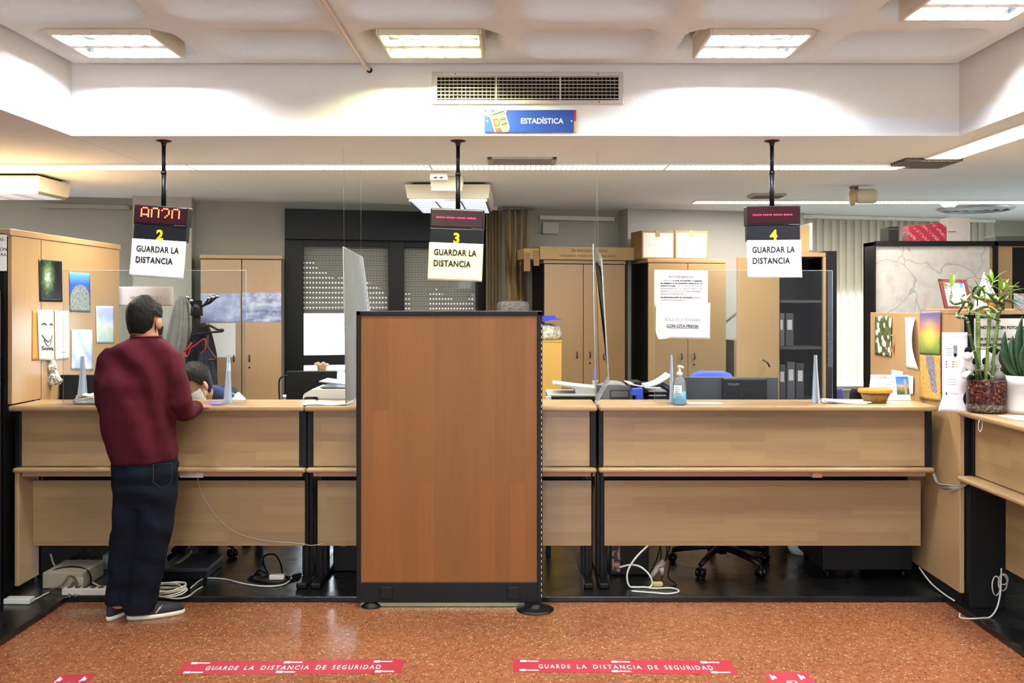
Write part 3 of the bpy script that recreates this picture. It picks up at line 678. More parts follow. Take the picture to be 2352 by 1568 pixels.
for k, (a, bq, lb) in enumerate(((FP(136, 1550), FP(223, 1548), 'small visible end of a red floor sticker at the bottom left'), (FP(1752, 1544), FP(1853, 1543.5), 'small visible end of a red floor sticker at the bottom right'))):
    d = Vector((0, -.95, 0)); r, at0 = sticker((a, bq, bq+d, a+d), lb)
    logos(r, at0, ((.10, .03), (.74, .03)), .12, .06)
    st_text(r, lambda u, v, z=.0012, at0=at0: at0(1-v, u, z) if k == 0 else at0(1-v, u, z), 'GUARDE LA DISTANCIA DE SEGURIDAD', .10, .9, .38, .62, WHT)
# ------------------------------------------------------------------ printed pictures: each a small procedural print
def pic(kind):
    t = NT('print_'+kind); g = t.coord('Generated'); x, y, z = t.sep(g)
    return t, g, x, y, z
def bar_lines(parent, pts, mat, name='text_lines'):
    """rows of tiny print: pts = list of (p_left, p_right, height vector, normal offset)"""
    b = MB()
    for a, c, h, n in pts: b.prism([Vector(a), Vector(c), Vector(c)+Vector(h), Vector(a)+Vector(h)], n)
    return b.build(name, mat, parent)
XL, XR = -2.917, 2.431
def LPt(px, py, d=0.0): s = (VX-px)/-XL; return Vector((XL+d, F/s, CH-(py-VY)/s))
def RPt(px, py, d=0.0): s = (px-VX)/XR; return Vector((XR-d, F/s, CH-(py-VY)/s))
def poster(pt, corners, label, mat, name='poster', cat='poster', curl=None, d=.003, th=.0008, group=None):
    tl, tr, br, bl = [pt(*c, d) for c in corners]
    c = (tl+tr+br+bl)/4; r = thing(name, label, cat, c, group=group)
    sgn_ = 1 if pt is LPt else -1
    fn = lambda u, v: (tl*(1-u)+tr*u)*(1-v)+(bl*(1-u)+br*u)*v+Vector((sgn_*(curl(u, v) if curl else 0), 0, 0))
    b = MB(); b.grid(fn, 12, 16, th); b.build('sheet', mat, r); return r, fn, sgn_
# left dividing screen
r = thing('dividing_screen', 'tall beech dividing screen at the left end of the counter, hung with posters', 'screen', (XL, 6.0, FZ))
b = MB(); b.box(XL-.025, XL, 5.72, 6.85, 1.0, 2.085, .002); b.box(XL-.025, XL, 5.395, 5.73, 1.114, 2.085, .002); b.build('side_panel', W_POSTER, r)
b = MB(); b.box(XL-.025, XL, 5.72, 6.85, FZ, .999, .002); b.build('lower_panel', M('141312', .6), r)  # beech side coloured black to imitate the deep shade under the desk
b = MB(); b.box(-4.6, XL-.03, 5.375, 5.40, FZ, 2.07, .003); b.box(XL-.05, XL-.026, 5.38, 5.70, FZ, 2.08); b.build('front_panel', M('121213', .55), r)
b = MB(); b.box(-4.6, XL+.006, 5.37, 6.86, 2.088, 2.125, .004); b.build('top', W_POSTER, r)
p = thing('paper_notice', 'white notice with cropped words on the black panel at the left edge', 'paper', (-2.95, 5.37, 1.9))
q = 5.372; b = MB(); b.box(XA(-70, q), XA(15.5, q), q-.002, q, ZA(622, q), ZA(536, q)); b.build('sheet', M('F1EFE4', .7, var=.02), p)
for i, (s, y) in enumerate((('MASCARILLAS', 553), ('LA ATENCIÓN', 576), ('SE ESPERA', 588))): pass
for s, y, w in (('AS-', 553, .042), ('IÓN', 576, .042), ('RA', 588, .03)):
    text(s, .026, p, INK, (XA(14, q)-w, q-.0025, ZA(y, q)), local=False)
t, g, x, y, z = pic('forest'); n = t.noise(t.coord(), 45, 5, .7)
gl = t.n('TexGradient', gradient_type='SPHERICAL'); t.l(t.mapp(g, (0, 2.6, 1.7), (0, -.95, -1.0)), gl.inputs[0])
k = t.math('ADD', t.math('MULTIPLY', n, .7), t.math('MULTIPLY', gl.outputs[1], .75))
t.set(Base_Color=t.ramp(k, [(.38, '0C1114'), (.55, '26342C'), (.75, '4E6640'), (.95, '8A9C7C'), (1, 'B8C4C4')]), Roughness=.25)
poster(LPt, ((88, 595), (141, 600), (142.5, 693), (90, 692)), 'dark forest waterfall poster, topmost on the left beech screen', t.m, group='posters on the left screen')
t, g, x, y, z = pic('coral'); n = t.noise(t.coord(), 60, 5, .7)
sk = t.ramp(z, [(.3, '2D4A9A'), (.7, '2F5FC4'), (1, '6FB4EC')])
ball = t.n('TexGradient', gradient_type='SPHERICAL'); t.l(t.mapp(g, (0, 1.7, 2.0), (0, -.85, -.62)), ball.inputs[0])
cm = t.math('GREATER_THAN', t.math('ADD', ball.outputs[1], t.math('MULTIPLY', t.math('LESS_THAN', z, .18), .6)), .22)
t.set(Base_Color=t.mix(cm, sk, t.ramp(n, [(.3, '3D4A66'), (.5, '7F8E8A'), (.7, 'B9A88E')])), Roughness=.25)
poster(LPt, ((158, 624), (205.5, 628), (207, 717), (160, 715)), 'deep blue coral reef poster on the left beech screen', t.m, group='posters on the left screen')
t, g, x, y, z = pic('rainbow'); n = t.noise(t.coord(), 14, 4)
t.set(Base_Color=t.ramp(t.math('ADD', z, t.math('MULTIPLY', t.math('SUBTRACT', n, .5), .5)), [(.15, 'AFC7C8'), (.35, 'C6D8C2'), (.5, 'D3DCE8'), (.75, 'A9BBE6'), (1, 'BCC4EA')]), Roughness=.2)
poster(LPt, ((219, 702), (260.5, 703), (261, 788), (221, 788)), 'pale rainbow over sea poster, rightmost on the left beech screen', t.m, group='posters on the left screen')
t, g, x, y, z = pic('clouds'); n = t.noise(t.coord(), 9, 5)
t.set(Base_Color=t.ramp(n, [(.35, '9FB2E2'), (.5, 'C3CFEC'), (.65, 'F2F3F8')]), Roughness=.2)
poster(LPt, ((163, 756), (211, 757), (213, 850), (163, 848)), 'pale blue cloudy sky poster, lowest on the left beech screen', t.m, group='posters on the left screen')
# smile sheet over an orange backing sheet
poster(LPt, ((74, 712), (91, 712), (91, 827), (73, 828)), 'orange brown sheet behind the smiling face sheet', M('C08A3E', .7), 'paper_sheet', 'paper', d=.002)
r, fn, sg = poster(LPt, ((83, 711), (118, 712), (121, 828), (87, 826)), 'sheet with a smiling face and the word Sonría on the left screen', M('E4E2D8', .7), 'paper_sheet', 'paper', curl=lambda u, v: .012*math.sin(u*PI)+.004)
def on(fn, u, v, sg, d=.0035): return fn(u, v)+Vector((sg*d, 0, 0))
b = MB()
b.tube([on(fn, .15+.7*i/14, .50+.13*math.sin(PI*i/14), sg) for i in range(15)], .003, 6)
b.tube([on(fn, .25+.5*i/12, .60+.12*math.sin(PI*i/12), sg) for i in range(13)], .002, 6)
for c in (.28, .75): b.tube([on(fn, c-.12+.24*i/6, .30-.035*math.sin(PI*i/6), sg) for i in range(7)], .004, 6)
b.build('drawn_face', M('4A4A48', .8, var=0), r)
me = text_mesh('Sonría', 1, bold=.03); wmx = max(v.co.x for v in me.vertices); 
for v in me.vertices: v.co = on(fn, .12+.85*v.co.x/wmx, .80-.11*v.co.y, sg, .002 if v.co.z > 0 else .001)
b = MB(); b.mesh(me); b.build('lettering', M('26262A', .8, var=0), r, fix=False)
r, fn, sg = poster(LPt, ((124.5, 713), (156, 714), (157, 824), (126, 827)), 'typed letter sheet pinned beside the smiling face sheet', M('E9E6DE', .7), 'paper_sheet', 'paper')
for _ in range(1):
    b = MB()
    for i in range(17):
        v = .10+.04*i; b.prism([on(fn, .15, v, sg, .001), on(fn, .85-.25*(i % 5 == 4), v, sg, .001), on(fn, .85-.25*(i % 5 == 4), v+.010, sg, .001), on(fn, .15, v+.010, sg, .001)], (.0004, 0, 0))
    b.prism([on(fn, .4, .84, sg, .001), on(fn, .8, .84, sg, .001), on(fn, .8, .87, sg, .001), on(fn, .4, .87, sg, .001)], (.0004, 0, 0)); b.build('text_lines', M('A9A7A0', .8, var=0), r)
r = thing('paper_bag', 'small crumpled black and white bag hanging below the smiling face sheet', 'bag', LPt(113, 850, .02))
t, g, x, y, z = pic('bag'); n = t.noise(t.coord(), 45, 2); t.set(Base_Color=t.ramp(n, [(.45, 'E9E6DC'), (.52, '3A3A3C'), (.6, 'D8CFB8')]), Roughness=.7)
b = MB(); p0, p1 = LPt(113, 826, .012), LPt(115, 884, .03)
b.tube([p0.lerp(p1, i/8)+Vector((0, .012*math.sin(i*1.9), 0)) for i in range(9)], [.018, .02, .034, .03, .022, .036, .044, .05, .03], 10, rz=.5); b.build('bag', t.m, r)

# right dividing screen posters
t, g, x, y, z = pic('daisies'); co = t.coord(); v = t.n('TexVoronoi'); v.inputs['Scale'].default_value = 22; t.l(co, v.inputs['Vector'])
nz = t.noise(co, 30, 3); d_ = t.math('ADD', v.outputs['Distance'], t.math('MULTIPLY', t.math('SUBTRACT', nz, .5), .5)); on_ = t.math('GREATER_THAN', t.sep(v.outputs['Color'])[0], .45)
fl = t.math('MULTIPLY', t.math('LESS_THAN', d_, .48), on_); ce = t.math('MULTIPLY', t.math('LESS_THAN', v.outputs['Distance'], .12), on_)
t.set(Base_Color=t.mix(ce, t.mix(fl, t.ramp(nz, [(.3, '36401F'), (.7, '67704A')]), 'EEEBE0'), 'D8B23A'), Roughness=.35)
poster(RPt, ((2011, 727), (2049, 725), (2047, 819), (2010, 814)), 'white daisies poster on the right beech screen', t.m, group='posters on the right screen')
r = thing('paper_charm', 'small orange and brown butterfly charm right of the daisies poster', 'charm', RPt(2052, 800, .01)); b = MB()
b.sphere(RPt(2052, 800, .01), .02, (.2, .6, 1.6)); b.build('wing', M('B5702E', .6), r); b = MB(); b.sphere(RPt(2053, 790, .014), .014, (.2, .7, 1.8)); b.build('body', M('3A261A', .6), r); b = MB(); b.sphere(RPt(2052, 770, .01), .005); b.build('pin', CHROME, r)
r, fn, sg = poster(RPt, ((2080, 729), (2103, 729), (2111, 849), (2083, 843)), 'curled white list pinned between the daisies and sunset posters', M('EFEBE6', .7), 'paper_sheet', 'paper', curl=lambda u, v: .03*u*u*math.sin(PI*min(1, v*1.0)))
b = MB()
for i in range(18):
    v = .12+.038*i; b.prism([on(fn, .2, v, sg, .001), on(fn, .85, v, sg, .002), on(fn, .85, v+.008, sg, .002), on(fn, .2, v+.008, sg, .001)], (-.0004, 0, 0))
b.build('text_lines', M('BDB9BA', .8, var=0), r)
t, g, x, y, z = pic('sunset'); sun = t.n('TexGradient', gradient_type='SPHERICAL'); t.l(t.mapp(g, (0, 2.4, 2.6), (0, -1.2, -1.25)), sun.inputs[0]); n = t.noise(t.coord(), 30, 3)
c0 = t.ramp(t.math('ADD', z, t.math('MULTIPLY', t.math('SUBTRACT', n, .5), .06)), [(0, '556B32'), (.2, '7E9440'), (.43, '8FA84E'), (.46, 'E8A04A'), (.62, 'C87A6A'), (.82, '7A6E90'), (1, '585684')])
t.set(Base_Color=t.mix(t.math('MULTIPLY', sun.outputs[1], .8), c0, 'F2D070'), Roughness=.35)
poster(RPt, ((2115, 716), (2162.5, 714), (2160, 816), (2114, 813)), 'sunset over green field poster on the right beech screen', t.m, group='posters on the right screen', d=.004)
t, g, x, y, z = pic('trunk'); n = t.noise(t.coord(), 60, 5); xs2 = t.math('ADD', y, t.math('MULTIPLY', t.math('SUBTRACT', z, .5), .35))
trk = t.math('LESS_THAN', t.math('ABSOLUTE', t.math('SUBTRACT', y, t.math('MULTIPLY_ADD', z, .32, .22))), t.math('MULTIPLY_ADD', z, .10, .10))
trk = t.math('MULTIPLY', trk, t.math('GREATER_THAN', z, .2))
fld = t.ramp(n, [(.3, '9A7A3A'), (.55, 'C79E55'), (.75, 'E2C078')])
t.set(Base_Color=t.mix(trk, fld, t.ramp(n, [(.3, '4A4654'), (.7, '9A97A6')])), Roughness=.35)
poster(RPt, ((2114, 815), (2161, 815), (2163, 922), (2113, 915)), 'golden wheat field poster with tree trunk, lowest on the right screen', t.m, group='posters on the right screen')
# hanging information sheet at the front edge of the right screen
r = thing('information_sheet', 'long curling white information sheet hanging from the front edge of the right screen', 'paper', (2.34, 5.06, 1.3)); Yf = 5.13
L0, L1 = XA(2163, Yf), XA(2221, Yf); zt0, zb0 = ZA(763, Yf), ZA(943, Yf)
fn = lambda u, v: Vector((L0*(1-u)+L1*u-.014*v*(1-u)*(v > .8)*(v-.8)*10, Yf-.02*u*0-.005-.035*max(0, v-.72)**1.0*(1-.2*u), zt0*(1-v)+zb0*v-.02*u*(v**3)+.006*math.sin(u*2.5)*v))
b = MB(); b.grid(fn, 12, 24, .001); b.build('sheet', M('EFE9EA', .6, var=.02), r)
def fq(b, u0, u1, v0, v1, d=.0016):
    q = [fn(u0, v0), fn(u1, v0), fn(u1, v1), fn(u0, v1)]; b.prism([p+Vector((0, -d, 0)) for p in q], (0, -.0004, 0))
b = MB(); fq(b, .14, .42, .20, .215)
for i in range(4): fq(b, .15, .40, .235+.02*i, .243+.02*i)
for i in range(3): fq(b, .2, .55, .60+.012*i+.02*i, .606+.032*i)
fq(b, .15, .62, .775, .782); b.build('text_lines', M('A5A2A8', .8, var=0), r)
b = MB(); fq(b, .44, .60, .17, .30); b.build('picture', M('8D929C', .7, vscale=60, var=.5), r)
b = MB(); fq(b, .46, .56, .275, .32); b.build('picture', M('3D4650', .7, vscale=60, var=.3), r)
b = MB()
for i in range(3): fq(b, .40, .62, .372+.032*i, .386+.032*i); 
fq(b, .17, .36, .438, .448); b.build('highlight', M('CFCB58', .7, var=0), r)
b = MB()
for i in range(3): fq(b, .14, .19, .37+.032*i, .385+.032*i); fq(b, .40, .44, .37+.032*i, .385+.032*i)
fq(b, .13, .18, .76, .80); b.build('marks', M('3A3640', .7, var=0), r)
# small notes behind the calendar
for k, (cn, lb) in enumerate(((((2050, 849), (2076, 853), (2076, 868), (2050, 868)), 'small blank note pinned low on the right screen'), (((2086, 862), (2100, 864), (2099, 905), (2088, 905)), 'small white slip pinned beside the calendar on the right screen'))):
    poster(RPt, cn, lb, PAPER, 'paper_note', 'paper', d=.006)

# ------------------------------------------------------------------ cabinets along the back wall
KN = M('3A3530', .35, .5)
def cabinet(px0, px1, pxm, ptop, label, off=.46, handles=True, hz=None):
    u0, zt = WP(px0, ptop, off); u1, _ = WP(px1, ptop, off); um = WP(pxm, ptop, off)[0]
    r = wthing('storage_cabinet', label, 'cabinet', u0, FZ, off, 'tall beech cabinets along the back wall'); W, m = u1-u0, um-u0; H = zt-FZ; D = .43
    b = MB(); b.box(0, .018, .02, D, .06, H-.035); b.box(W-.018, W, .02, D, .06, H-.035); b.box(.018, W-.018, D-.012, D, .06, H-.035); b.box(0, W, .02, D, .0, .06); b.build('carcass', M('161617', .45), r, local=True)
    b = MB(); b.box(-.006, W+.006, 0, D, H-.034, H, .004); b.build('top', W_CAB, r, local=True)
    zh = WP(pxm, hz or 820, off)[1]-FZ
    for k, (a, c) in enumerate(((.002, m-.003), (m+.003, W-.002))):
        b = MB(); b.box(a, c, 0, .019, .062, H-.04, .002); d = b.build('door', W_CAB, r, local=True)
        hx0 = c-.06 if k == 0 else a+.06
        if handles:
            b = MB(); b.tube([(hx0, -.001, zh-.028), (hx0, -.014, zh-.016), (hx0, -.014, zh+.016), (hx0, -.001, zh+.028)], .006, 8); b.build('handle', KN, d, local=True)
            if k == 1: b = MB(); b.lathe([(0, 0), (.009, 0), (.007, .008), (0, .008)], n=10); bmesh.ops.transform(b.bm, matrix=Matrix.Translation((hx0, 0, zh-.075)) @ Matrix.Rotation(PI/2, 4, 'X'), verts=b.bm.verts); b.build('lock', KN, d, local=True)
    return r, u0, u1, zt
rL, uL0, uL1, zL_ = cabinet(460, 647, 555, 584, 'tall beech cabinet at left with cloud photographs on its doors', hz=823)
rM, uM0, uM1, zM_ = cabinet(1250, 1436, 1340, 596, 'tall beech cabinet right of the brown curtain, with a flat carton on top', hz=815)
rR, uR0, uR1, zR_ = cabinet(1489, 1668, 1580, 594, 'tall beech cabinet behind the screen notices, with two archive boxes on top', .72, hz=818)
# photographs on the left cabinet doors
t, g, x, y, z = pic('mountain'); n = t.noise(t.coord(), 7, 6, .6)
t.set(Base_Color=t.ramp(t.math('ADD', t.math('MULTIPLY', n, .8), t.math('MULTIPLY', z, .2)), [(.35, '6E7498'), (.5, '8E96B8'), (.62, 'AEB4CC'), (.75, 'D4D6E2')]), Roughness=.3); PM1 = t.m
t, g, x, y, z = pic('wave'); n = t.noise(t.mapp(t.coord(), (1, 1, 2.2)), 8, 6, .65)
t.set(Base_Color=t.ramp(t.math('ADD', n, t.math('MULTIPLY', t.math('SUBTRACT', z, .5), .10)), [(.34, '4A5276'), (.46, '7680A0'), (.56, '9AA2BC'), (.7, 'B9BCCA')]), Roughness=.3); PM2 = t.m
def wposter(px0, px1, py0, py1, label, m, off=.463, name='poster', cat='poster', group=None):
    u0, z1 = WP(px0, py0, off); u1, z0 = WP(px1, py1, off); r = wthing(name, label, cat, u0, z0, off, group)
    b = MB(); b.box(0, u1-u0, -.001, 0, 0, z1-z0); b.build('sheet', m, r, local=True); return r, u1-u0, z1-z0
wposter(461, 552, 674, 739, 'grey blue snowfield photograph on the left door of the left cabinet', PM1, group='photographs on the left cabinet')
wposter(556, 646, 672, 739, 'cloudy mountain photograph on the right door of the left cabinet', PM2, group='photographs on the left cabinet')
wposter(482, 541, 742, 820, 'plain white sheet on the left door below the snowfield photograph', M('C9C8C6', .7, var=.02), name='paper_sheet', cat='paper')

# cartons on top of the cabinets
KRAFT = M('A88C60', .8, var=.1); KRAFT2 = M('8E6C44', .8, var=.12)
def carton(px0, px1, pt, pb, zbase, label, off, depth, m=KRAFT, name='carton', parts=None, rz=0):
    u0, z1 = WP(px0, pt, off); u1, z0 = WP(px1, pb, off); z0 = zbase+.001
    r = wthing(name, label, 'box', u0, z0, off, rz=rz); b = MB(); b.box(0, u1-u0, 0, depth, 0, z1-z0, .003); b.build('box', m, r, local=True); return r, u1-u0, z1-z0
r, w, h = carton(1240, 1457, 565, 592, zM_, 'long flat carton printed with black capitals on top of the middle cabinet', .50, .30)
text('50 ARCHIVADORES', .05, r, M('4F4230', .8, var=0), (w*.33, -.001, h*.60), fitw=w*.38, fith=h*.20)
text('TAMAÑO: FOLIO PROLONGADO', .05, r, M('4F4230', .8, var=0), (w*.20, -.001, h*.20), fitw=w*.60, fith=h*.22)
r, w, h = carton(1203, 1238, 570, 592, zM_, 'torn carton end sticking out left of the long flat carton', .50, .25)
b = MB(); b.box(.0, .06, -.004, -.001, -.11, .06, .001); b.box(.09, w, -.008, -.001, -.06, .08, .001); b.build('flap', KRAFT2, r, local=True)
off = .68
for k, (p0, p1, lb) in enumerate(((1474, 1549, 'brown archive box with white front on the right cabinet, left of the pair'), (1550, 1626, 'brown archive box with white front on the right cabinet, right of the pair'))):
    r, w, h = carton(p0, p1, 529, 590, zR_, lb, off, .28, KRAFT2, 'archive_box'); r['group'] = 'archive boxes on the right cabinet'
    b = MB(); b.box(.014, w-.016, -.002, 0, .014, h-.02); lab = b.build('label', M('C4C1BA', .7, var=.03), r, local=True)
    b = MB()
    for zz, a, c in ((.7, .25, .75), (.5, .2, .85), (.3, .55, .85)): b.box(w*a, w*c, -.003, -.002, h*zz-.004, h*zz+.004)
    b.build('print', M('B9B5AE', .8, var=0), lab, local=True)
    b = MB(); b.box(w*.42, w*.55, -.004, -.002, h*.78, h+.002); b.build('tape', M('94794E', .4), r, local=True)
# white-painted bay of the wall right of the cabinets, trunking
b = MB(); ub0, ub1 = WP(1442, 600, .26)[0], WP(1846, 600, .26)[0]; b.box(ub0, ub1, -.26, .0, FZ, 2.61); bmesh.ops.transform(b.bm, matrix=WALLM, verts=b.bm.verts); struct('wall_bay', b, plaster('white_bay_paint', 'A19F99', 120, .1))
def wbox_thing(name, label, cat, px0, px1, py0, py1, off, depth, m, part, bev=.003):
    u0, z1 = WP(px0, py0, off); u1, z0 = WP(px1, py1, off); r = wthing(name, label, cat, u0, z0, off); b = MB(); b.box(0, u1-u0, 0, depth, 0, z1-z0, bev); b.build(part, m, r, local=True); return r, u1-u0, z1-z0
wbox_thing('cable_trunking', 'white cable trunking high on the wall above the middle cabinet', 'trunking', 1240, 1412, 494, 508, .06, .055, M('BDB8AC', .5), 'cover')
wbox_thing('junction_box', 'pale square junction box below the trunking over the middle cabinet', 'junction box', 1247, 1283, 510, 537, .05, .045, M('A9A496', .5), 'cover')
wbox_thing('cable_trunking', 'grey trunking high on the wall at far left, above the left screen', 'trunking', 92, 298, 466, 481, .06, .055, M('8F8D84', .5), 'cover')
u_, z_ = WP(1715, 905, .56); r = wthing('low_cabinet', 'low beech cabinet under the brown cardboard box', 'cabinet', u_, FZ, .58); b = MB(); b.box(-.16, .16, 0, .31, .001, z_-FZ-.001, .003); b.build('body', W_CAB, r, local=True)
# strut line and papers on the wall right of the right cabinet
r, w, h = wbox_thing('cardboard_box', 'brown cardboard box standing right of the right cabinet behind the acrylic screen', 'box', 1686, 1738, 781, 905, .56, .28, M('8A7558', .8, var=.12), 'box')
b = MB(); b.box(w*.3, w*.62, -.001, 0, 0, h); b.build('tape', M('A08C68', .5), r, local=True)
r = wthing('cable', 'thin dark cable slanting across the white wall right of the right cabinet', 'cable', WP(1700, 700, .27)[0], 1.2, .27)
pts = [WP(1668, 738, .27), WP(1700, 712, .27), WP(1738, 672, .27)]; b = MB(); b.tube([(u-WP(1700, 700, .27)[0], -.003, z-1.2) for u, z in pts], .006, 6); b.build('wire', M('6E6C66', .6), r, local=True)

# ------------------------------------------------------------------ curtain and vertical blinds
def fabric(name, col, tl=.5, col2=None):
    t = NT(name); x, y, z = t.sep(t.coord()); d = t.n('BsdfDiffuse'); tr = t.n('BsdfTranslucent'); ms = t.n('MixShader'); ms.inputs[0].default_value = tl
    if col2:
        n = t.noise(t.mapp(t.coord(), (9, 9, 1.2)), 1.0, 4, .6); m_ = t.math('MULTIPLY', t.math('GREATER_THAN', n, .0), n)
        cc = t.ramp(n, [(.45, col), (.62, col2[0]), (.72, col2[1])]); t.l(cc, d.inputs[0]); t.l(cc, tr.inputs[0])
    else: d.inputs[0].default_value = hx(col); tr.inputs[0].default_value = hx(col)
    t.l(d.outputs[0], ms.inputs[1]); t.l(tr.outputs[0], ms.inputs[2]); t.l(ms.outputs[0], t.out.inputs[0]); t.t.nodes.remove(t.b); return t.m
def vblind(px0, px1, pbot, off, label, m, n, wid, ang, group=None, headc='D6D2C6'):
    u0, u1 = WP(px0, 600, off)[0], WP(px1, 600, off)[0]; zb_ = WP((px0+px1)/2, pbot, off)[1]
    r = wthing('vertical_blind', label, 'blind', u0, zb_, off); W = u1-u0; H = 2.575-zb_
    b = MB(); b.box(0, W, -.03, .03, H-.015, H+.022, .003); b.build('headrail', M(headc, .5), r, local=True)
    b = MB()
    for i in range(n):
        cx = (i+.5)*W/n; a = ang+random.uniform(-.12, .12); c_, s_ = math.cos(a)*wid/2, math.sin(a)*wid/2
        b.grid(lambda u, v, cx=cx, c_=c_, s_=s_: Vector((cx+(u*2-1)*c_, (u*2-1)*s_+.006*math.sin(u*PI), v*(H-.015))), 4, 1)
    b.build('slats', m, r, local=True)
    b = MB(); b.tube([(.02, -.04, .06), (W-.02, -.04, .06)], .002, 6); b.build('chain', WHITE, r, local=True)
    return r
vblind(1842, 2282, 893, .10, 'white vertical slat blind glowing over the right window', fabric('blind_fabric', 'DEDACB', .62), 26, .127, .25)
vblind(1118, 1152, 735, .16, 'pale vertical slat blind bunched at the right edge of the black window', fabric('blind_cream', 'A89878', .35), 5, .10, 1.0)
# brown stained curtain
t, g, x, y, z = pic('stained_curtain'); n = t.noise(t.mapp(t.coord(), (7, 7, 1.1)), 1.0, 4, .6); 
k = t.math('SUBTRACT', n, t.math('MULTIPLY', t.math('ABSOLUTE', t.math('SUBTRACT', z, .45)), .45))
t.set(Base_Color=t.ramp(k, [(.3, '8A7C64'), (.42, '8F7347'), (.5, '5E4228'), (.58, '3A2A1E')]), Roughness=.9)
off = .20; u0, u1 = WP(1155, 600, off)[0], WP(1216, 600, off)[0]; zb_ = WP(1185, 735, off)[1]
r = wthing('curtain', 'brown stained curtain hanging beside the black window', 'curtain', u0, zb_, off); H = 2.58-zb_
b = MB(); b.grid(lambda u, v: Vector(((u1-u0)*(.5+(u-.5)*(1-.35*(1-v)**2*0-.25*(1-abs(v-.35)))), .03*math.sin(u*24)+.01*math.sin(u*9+v*3), v*H)), 60, 10, .002); b.build('fabric', t.m, r, local=True)
b = MB(); b.tube([(-.05, 0, H-.005), (u1-u0+.05, 0, H-.005)], .01); b.build('rod', GREYM, r, local=True)

# ------------------------------------------------------------------ coat rack with coats
Yc = 7.55; cx = XA(452, Yc); fl = FZ
r = thing('coat_rack', 'black coat rack with chrome hook balls left of the left cabinet', 'coat rack', (cx, Yc, fl))
b = MB(); b.tube([(cx, Yc, fl+.02), (cx, Yc, ZA(690, Yc))], .03, 12); b.tube([(cx, Yc, ZA(725, Yc)), (cx, Yc, ZA(690, Yc))], [.05, .04], 12); b.build('pole', BLACKM, r)
b = MB(); b.lathe([(0, 0), (.2, 0), (.2, .015), (.05, .03), (0, .03)], (cx, Yc, fl+.001)); b.build('base', BLACKM, r)
for (px, py) in ((432, 682), (480, 684), (500, 680), (490, 682), (440, 690), (473, 757)):
    e = P(px, py, Yc-.05); s = Vector((cx, Yc, e.z-.09)); b = MB(); b.tube(smooth_path([s, s.lerp(e, .6)+Vector((0, 0, -.02)), e]), .008, 8); h = b.build('hook', BLACKM, r)
    b = MB(); b.sphere(e, .017, u=12, v=8); b.build('ball', CHROME, h)
def cloth(px0, px1, pyt, pyb, Y, label, m, wb=1.0, name='coat', drape=9, dep=.07, px2=None, px3=None, sh=.5):
    """a garment hanging from one point: folds widen downward; px0..px1 at the foot, narrowed to the hook at the top"""
    r = thing(name, label, 'coat', P((px0+px1)/2, pyt, Y)); t0 = P((px2 or (px0*.4+px1*.6)), pyt, Y); 
    rr = []
    for i in range(15):
        v = i/14; c = P((px2 or (px0+px1)/2)*(1-v)+(px3 or (px0+px1)/2)*v, pyt+(pyb-pyt)*v, Y); wd = (XA(px1, Y)-XA(px0, Y))/2*(.25+.75*min(1, v*2.2)**sh)
        rr.append([c+Vector((wd*math.cos(a)*(1+.07*math.sin(a*drape+v)), dep*(.4+.6*v)*math.sin(a)*(1+.25*math.sin(a*drape+v*1.5)), 0)) for a in [2*PI*k/64 for k in range(64)]])
    b = MB(); b.rings(rr); b.build('cloth', m, r); return r
GREYC = M('7A7975', .95, var=.25, vscale=22)
cloth(380, 432, 680, 880, Yc+.02, 'light grey coat hanging on the left side of the coat rack', GREYC, px2=418, px3=402)
cloth(428, 496, 742, 905, Yc-.07, 'black coat hanging in the middle of the coat rack', M('151517', .85, var=.2), px2=462, px3=462)
cloth(455, 500, 805, 925, Yc-.16, 'dark navy jacket hanging lowest on the coat rack', M('181B2E', .85, var=.2), px2=470, px3=480)
# plastic hanger
r = thing('clothes_hanger', 'black clothes hanger sticking out to the right of the coat rack', 'hanger', P(473, 757, Yc-.12)); hY = Yc-.14
b = MB(); b.tube(smooth_path([P(462, 742, hY), P(466, 750, hY), P(482, 748, hY), P(500, 757, hY), P(511, 757, hY), P(508, 761, hY), P(470, 764, hY), P(440, 771, hY)]), [.012]*0 or .009, 8); b.build('frame', BLACKM, r)
r = thing('red_lanyard', 'red straps dangling over the black coat on the coat rack', 'strap', P(437, 810, Yc-.18)); hY = Yc-.19
b = MB(); b.tube(smooth_path([P(440, 786, hY), P(432, 800, hY), P(422, 808, hY), P(430, 818, hY), P(438, 800, hY), P(452, 790, hY), P(470, 778, hY), P(472, 800, hY), P(462, 812, hY)]), .010, 8, rz=.4); b.build('strap', M('B0202A', .7), r)
r = thing('umbrella', 'dark umbrella handle curving beside the black coat', 'umbrella', P(490, 810, Yc-.15)); hY = Yc-.22
b = MB(); b.tube(smooth_path([P(478, 770, hY), P(477, 795, hY), P(490, 815, hY), P(495, 822, hY), P(490, 826, hY), P(478, 825, hY)]), .009, 8); b.build('handle', M('3A1E1A', .4), r)

# ------------------------------------------------------------------ open cabinet and map shelf at right
Yo = 7.0
r = thing('open_cabinet', 'black open cabinet with its beech door swung out, right of number 4', 'cabinet', (2.15, Yo, FZ))
xa, xb, zo = XA(1786, Yo), XA(1922, Yo), ZA(580, Yo)
b = MB(); b.box(xa, xa+.02, Yo+.0, Yo+.42, FZ, zo-.03); b.box(xb-.085, xb, Yo-.0, Yo+.42, FZ, zo+.012); b.box(xa, xb, Yo+.40, Yo+.42, FZ, zo-.03); b.build('carcass', M('141415', .5), r)
b = MB(); b.box(xa-.02, xb-.085, Yo-.01, Yo+.42, zo-.032, zo, .003); b.build('top', W_CAB, r)
b = MB(); b.box(xb-.105, xb-.0855, Yo-.012, Yo+.02, FZ+.05, zo-.032); b.build('edge', W_CAB, r)
b = MB(); b.box(0, .40, -.009, .009, .05, zo-.08, .002); ang = math.radians(152)
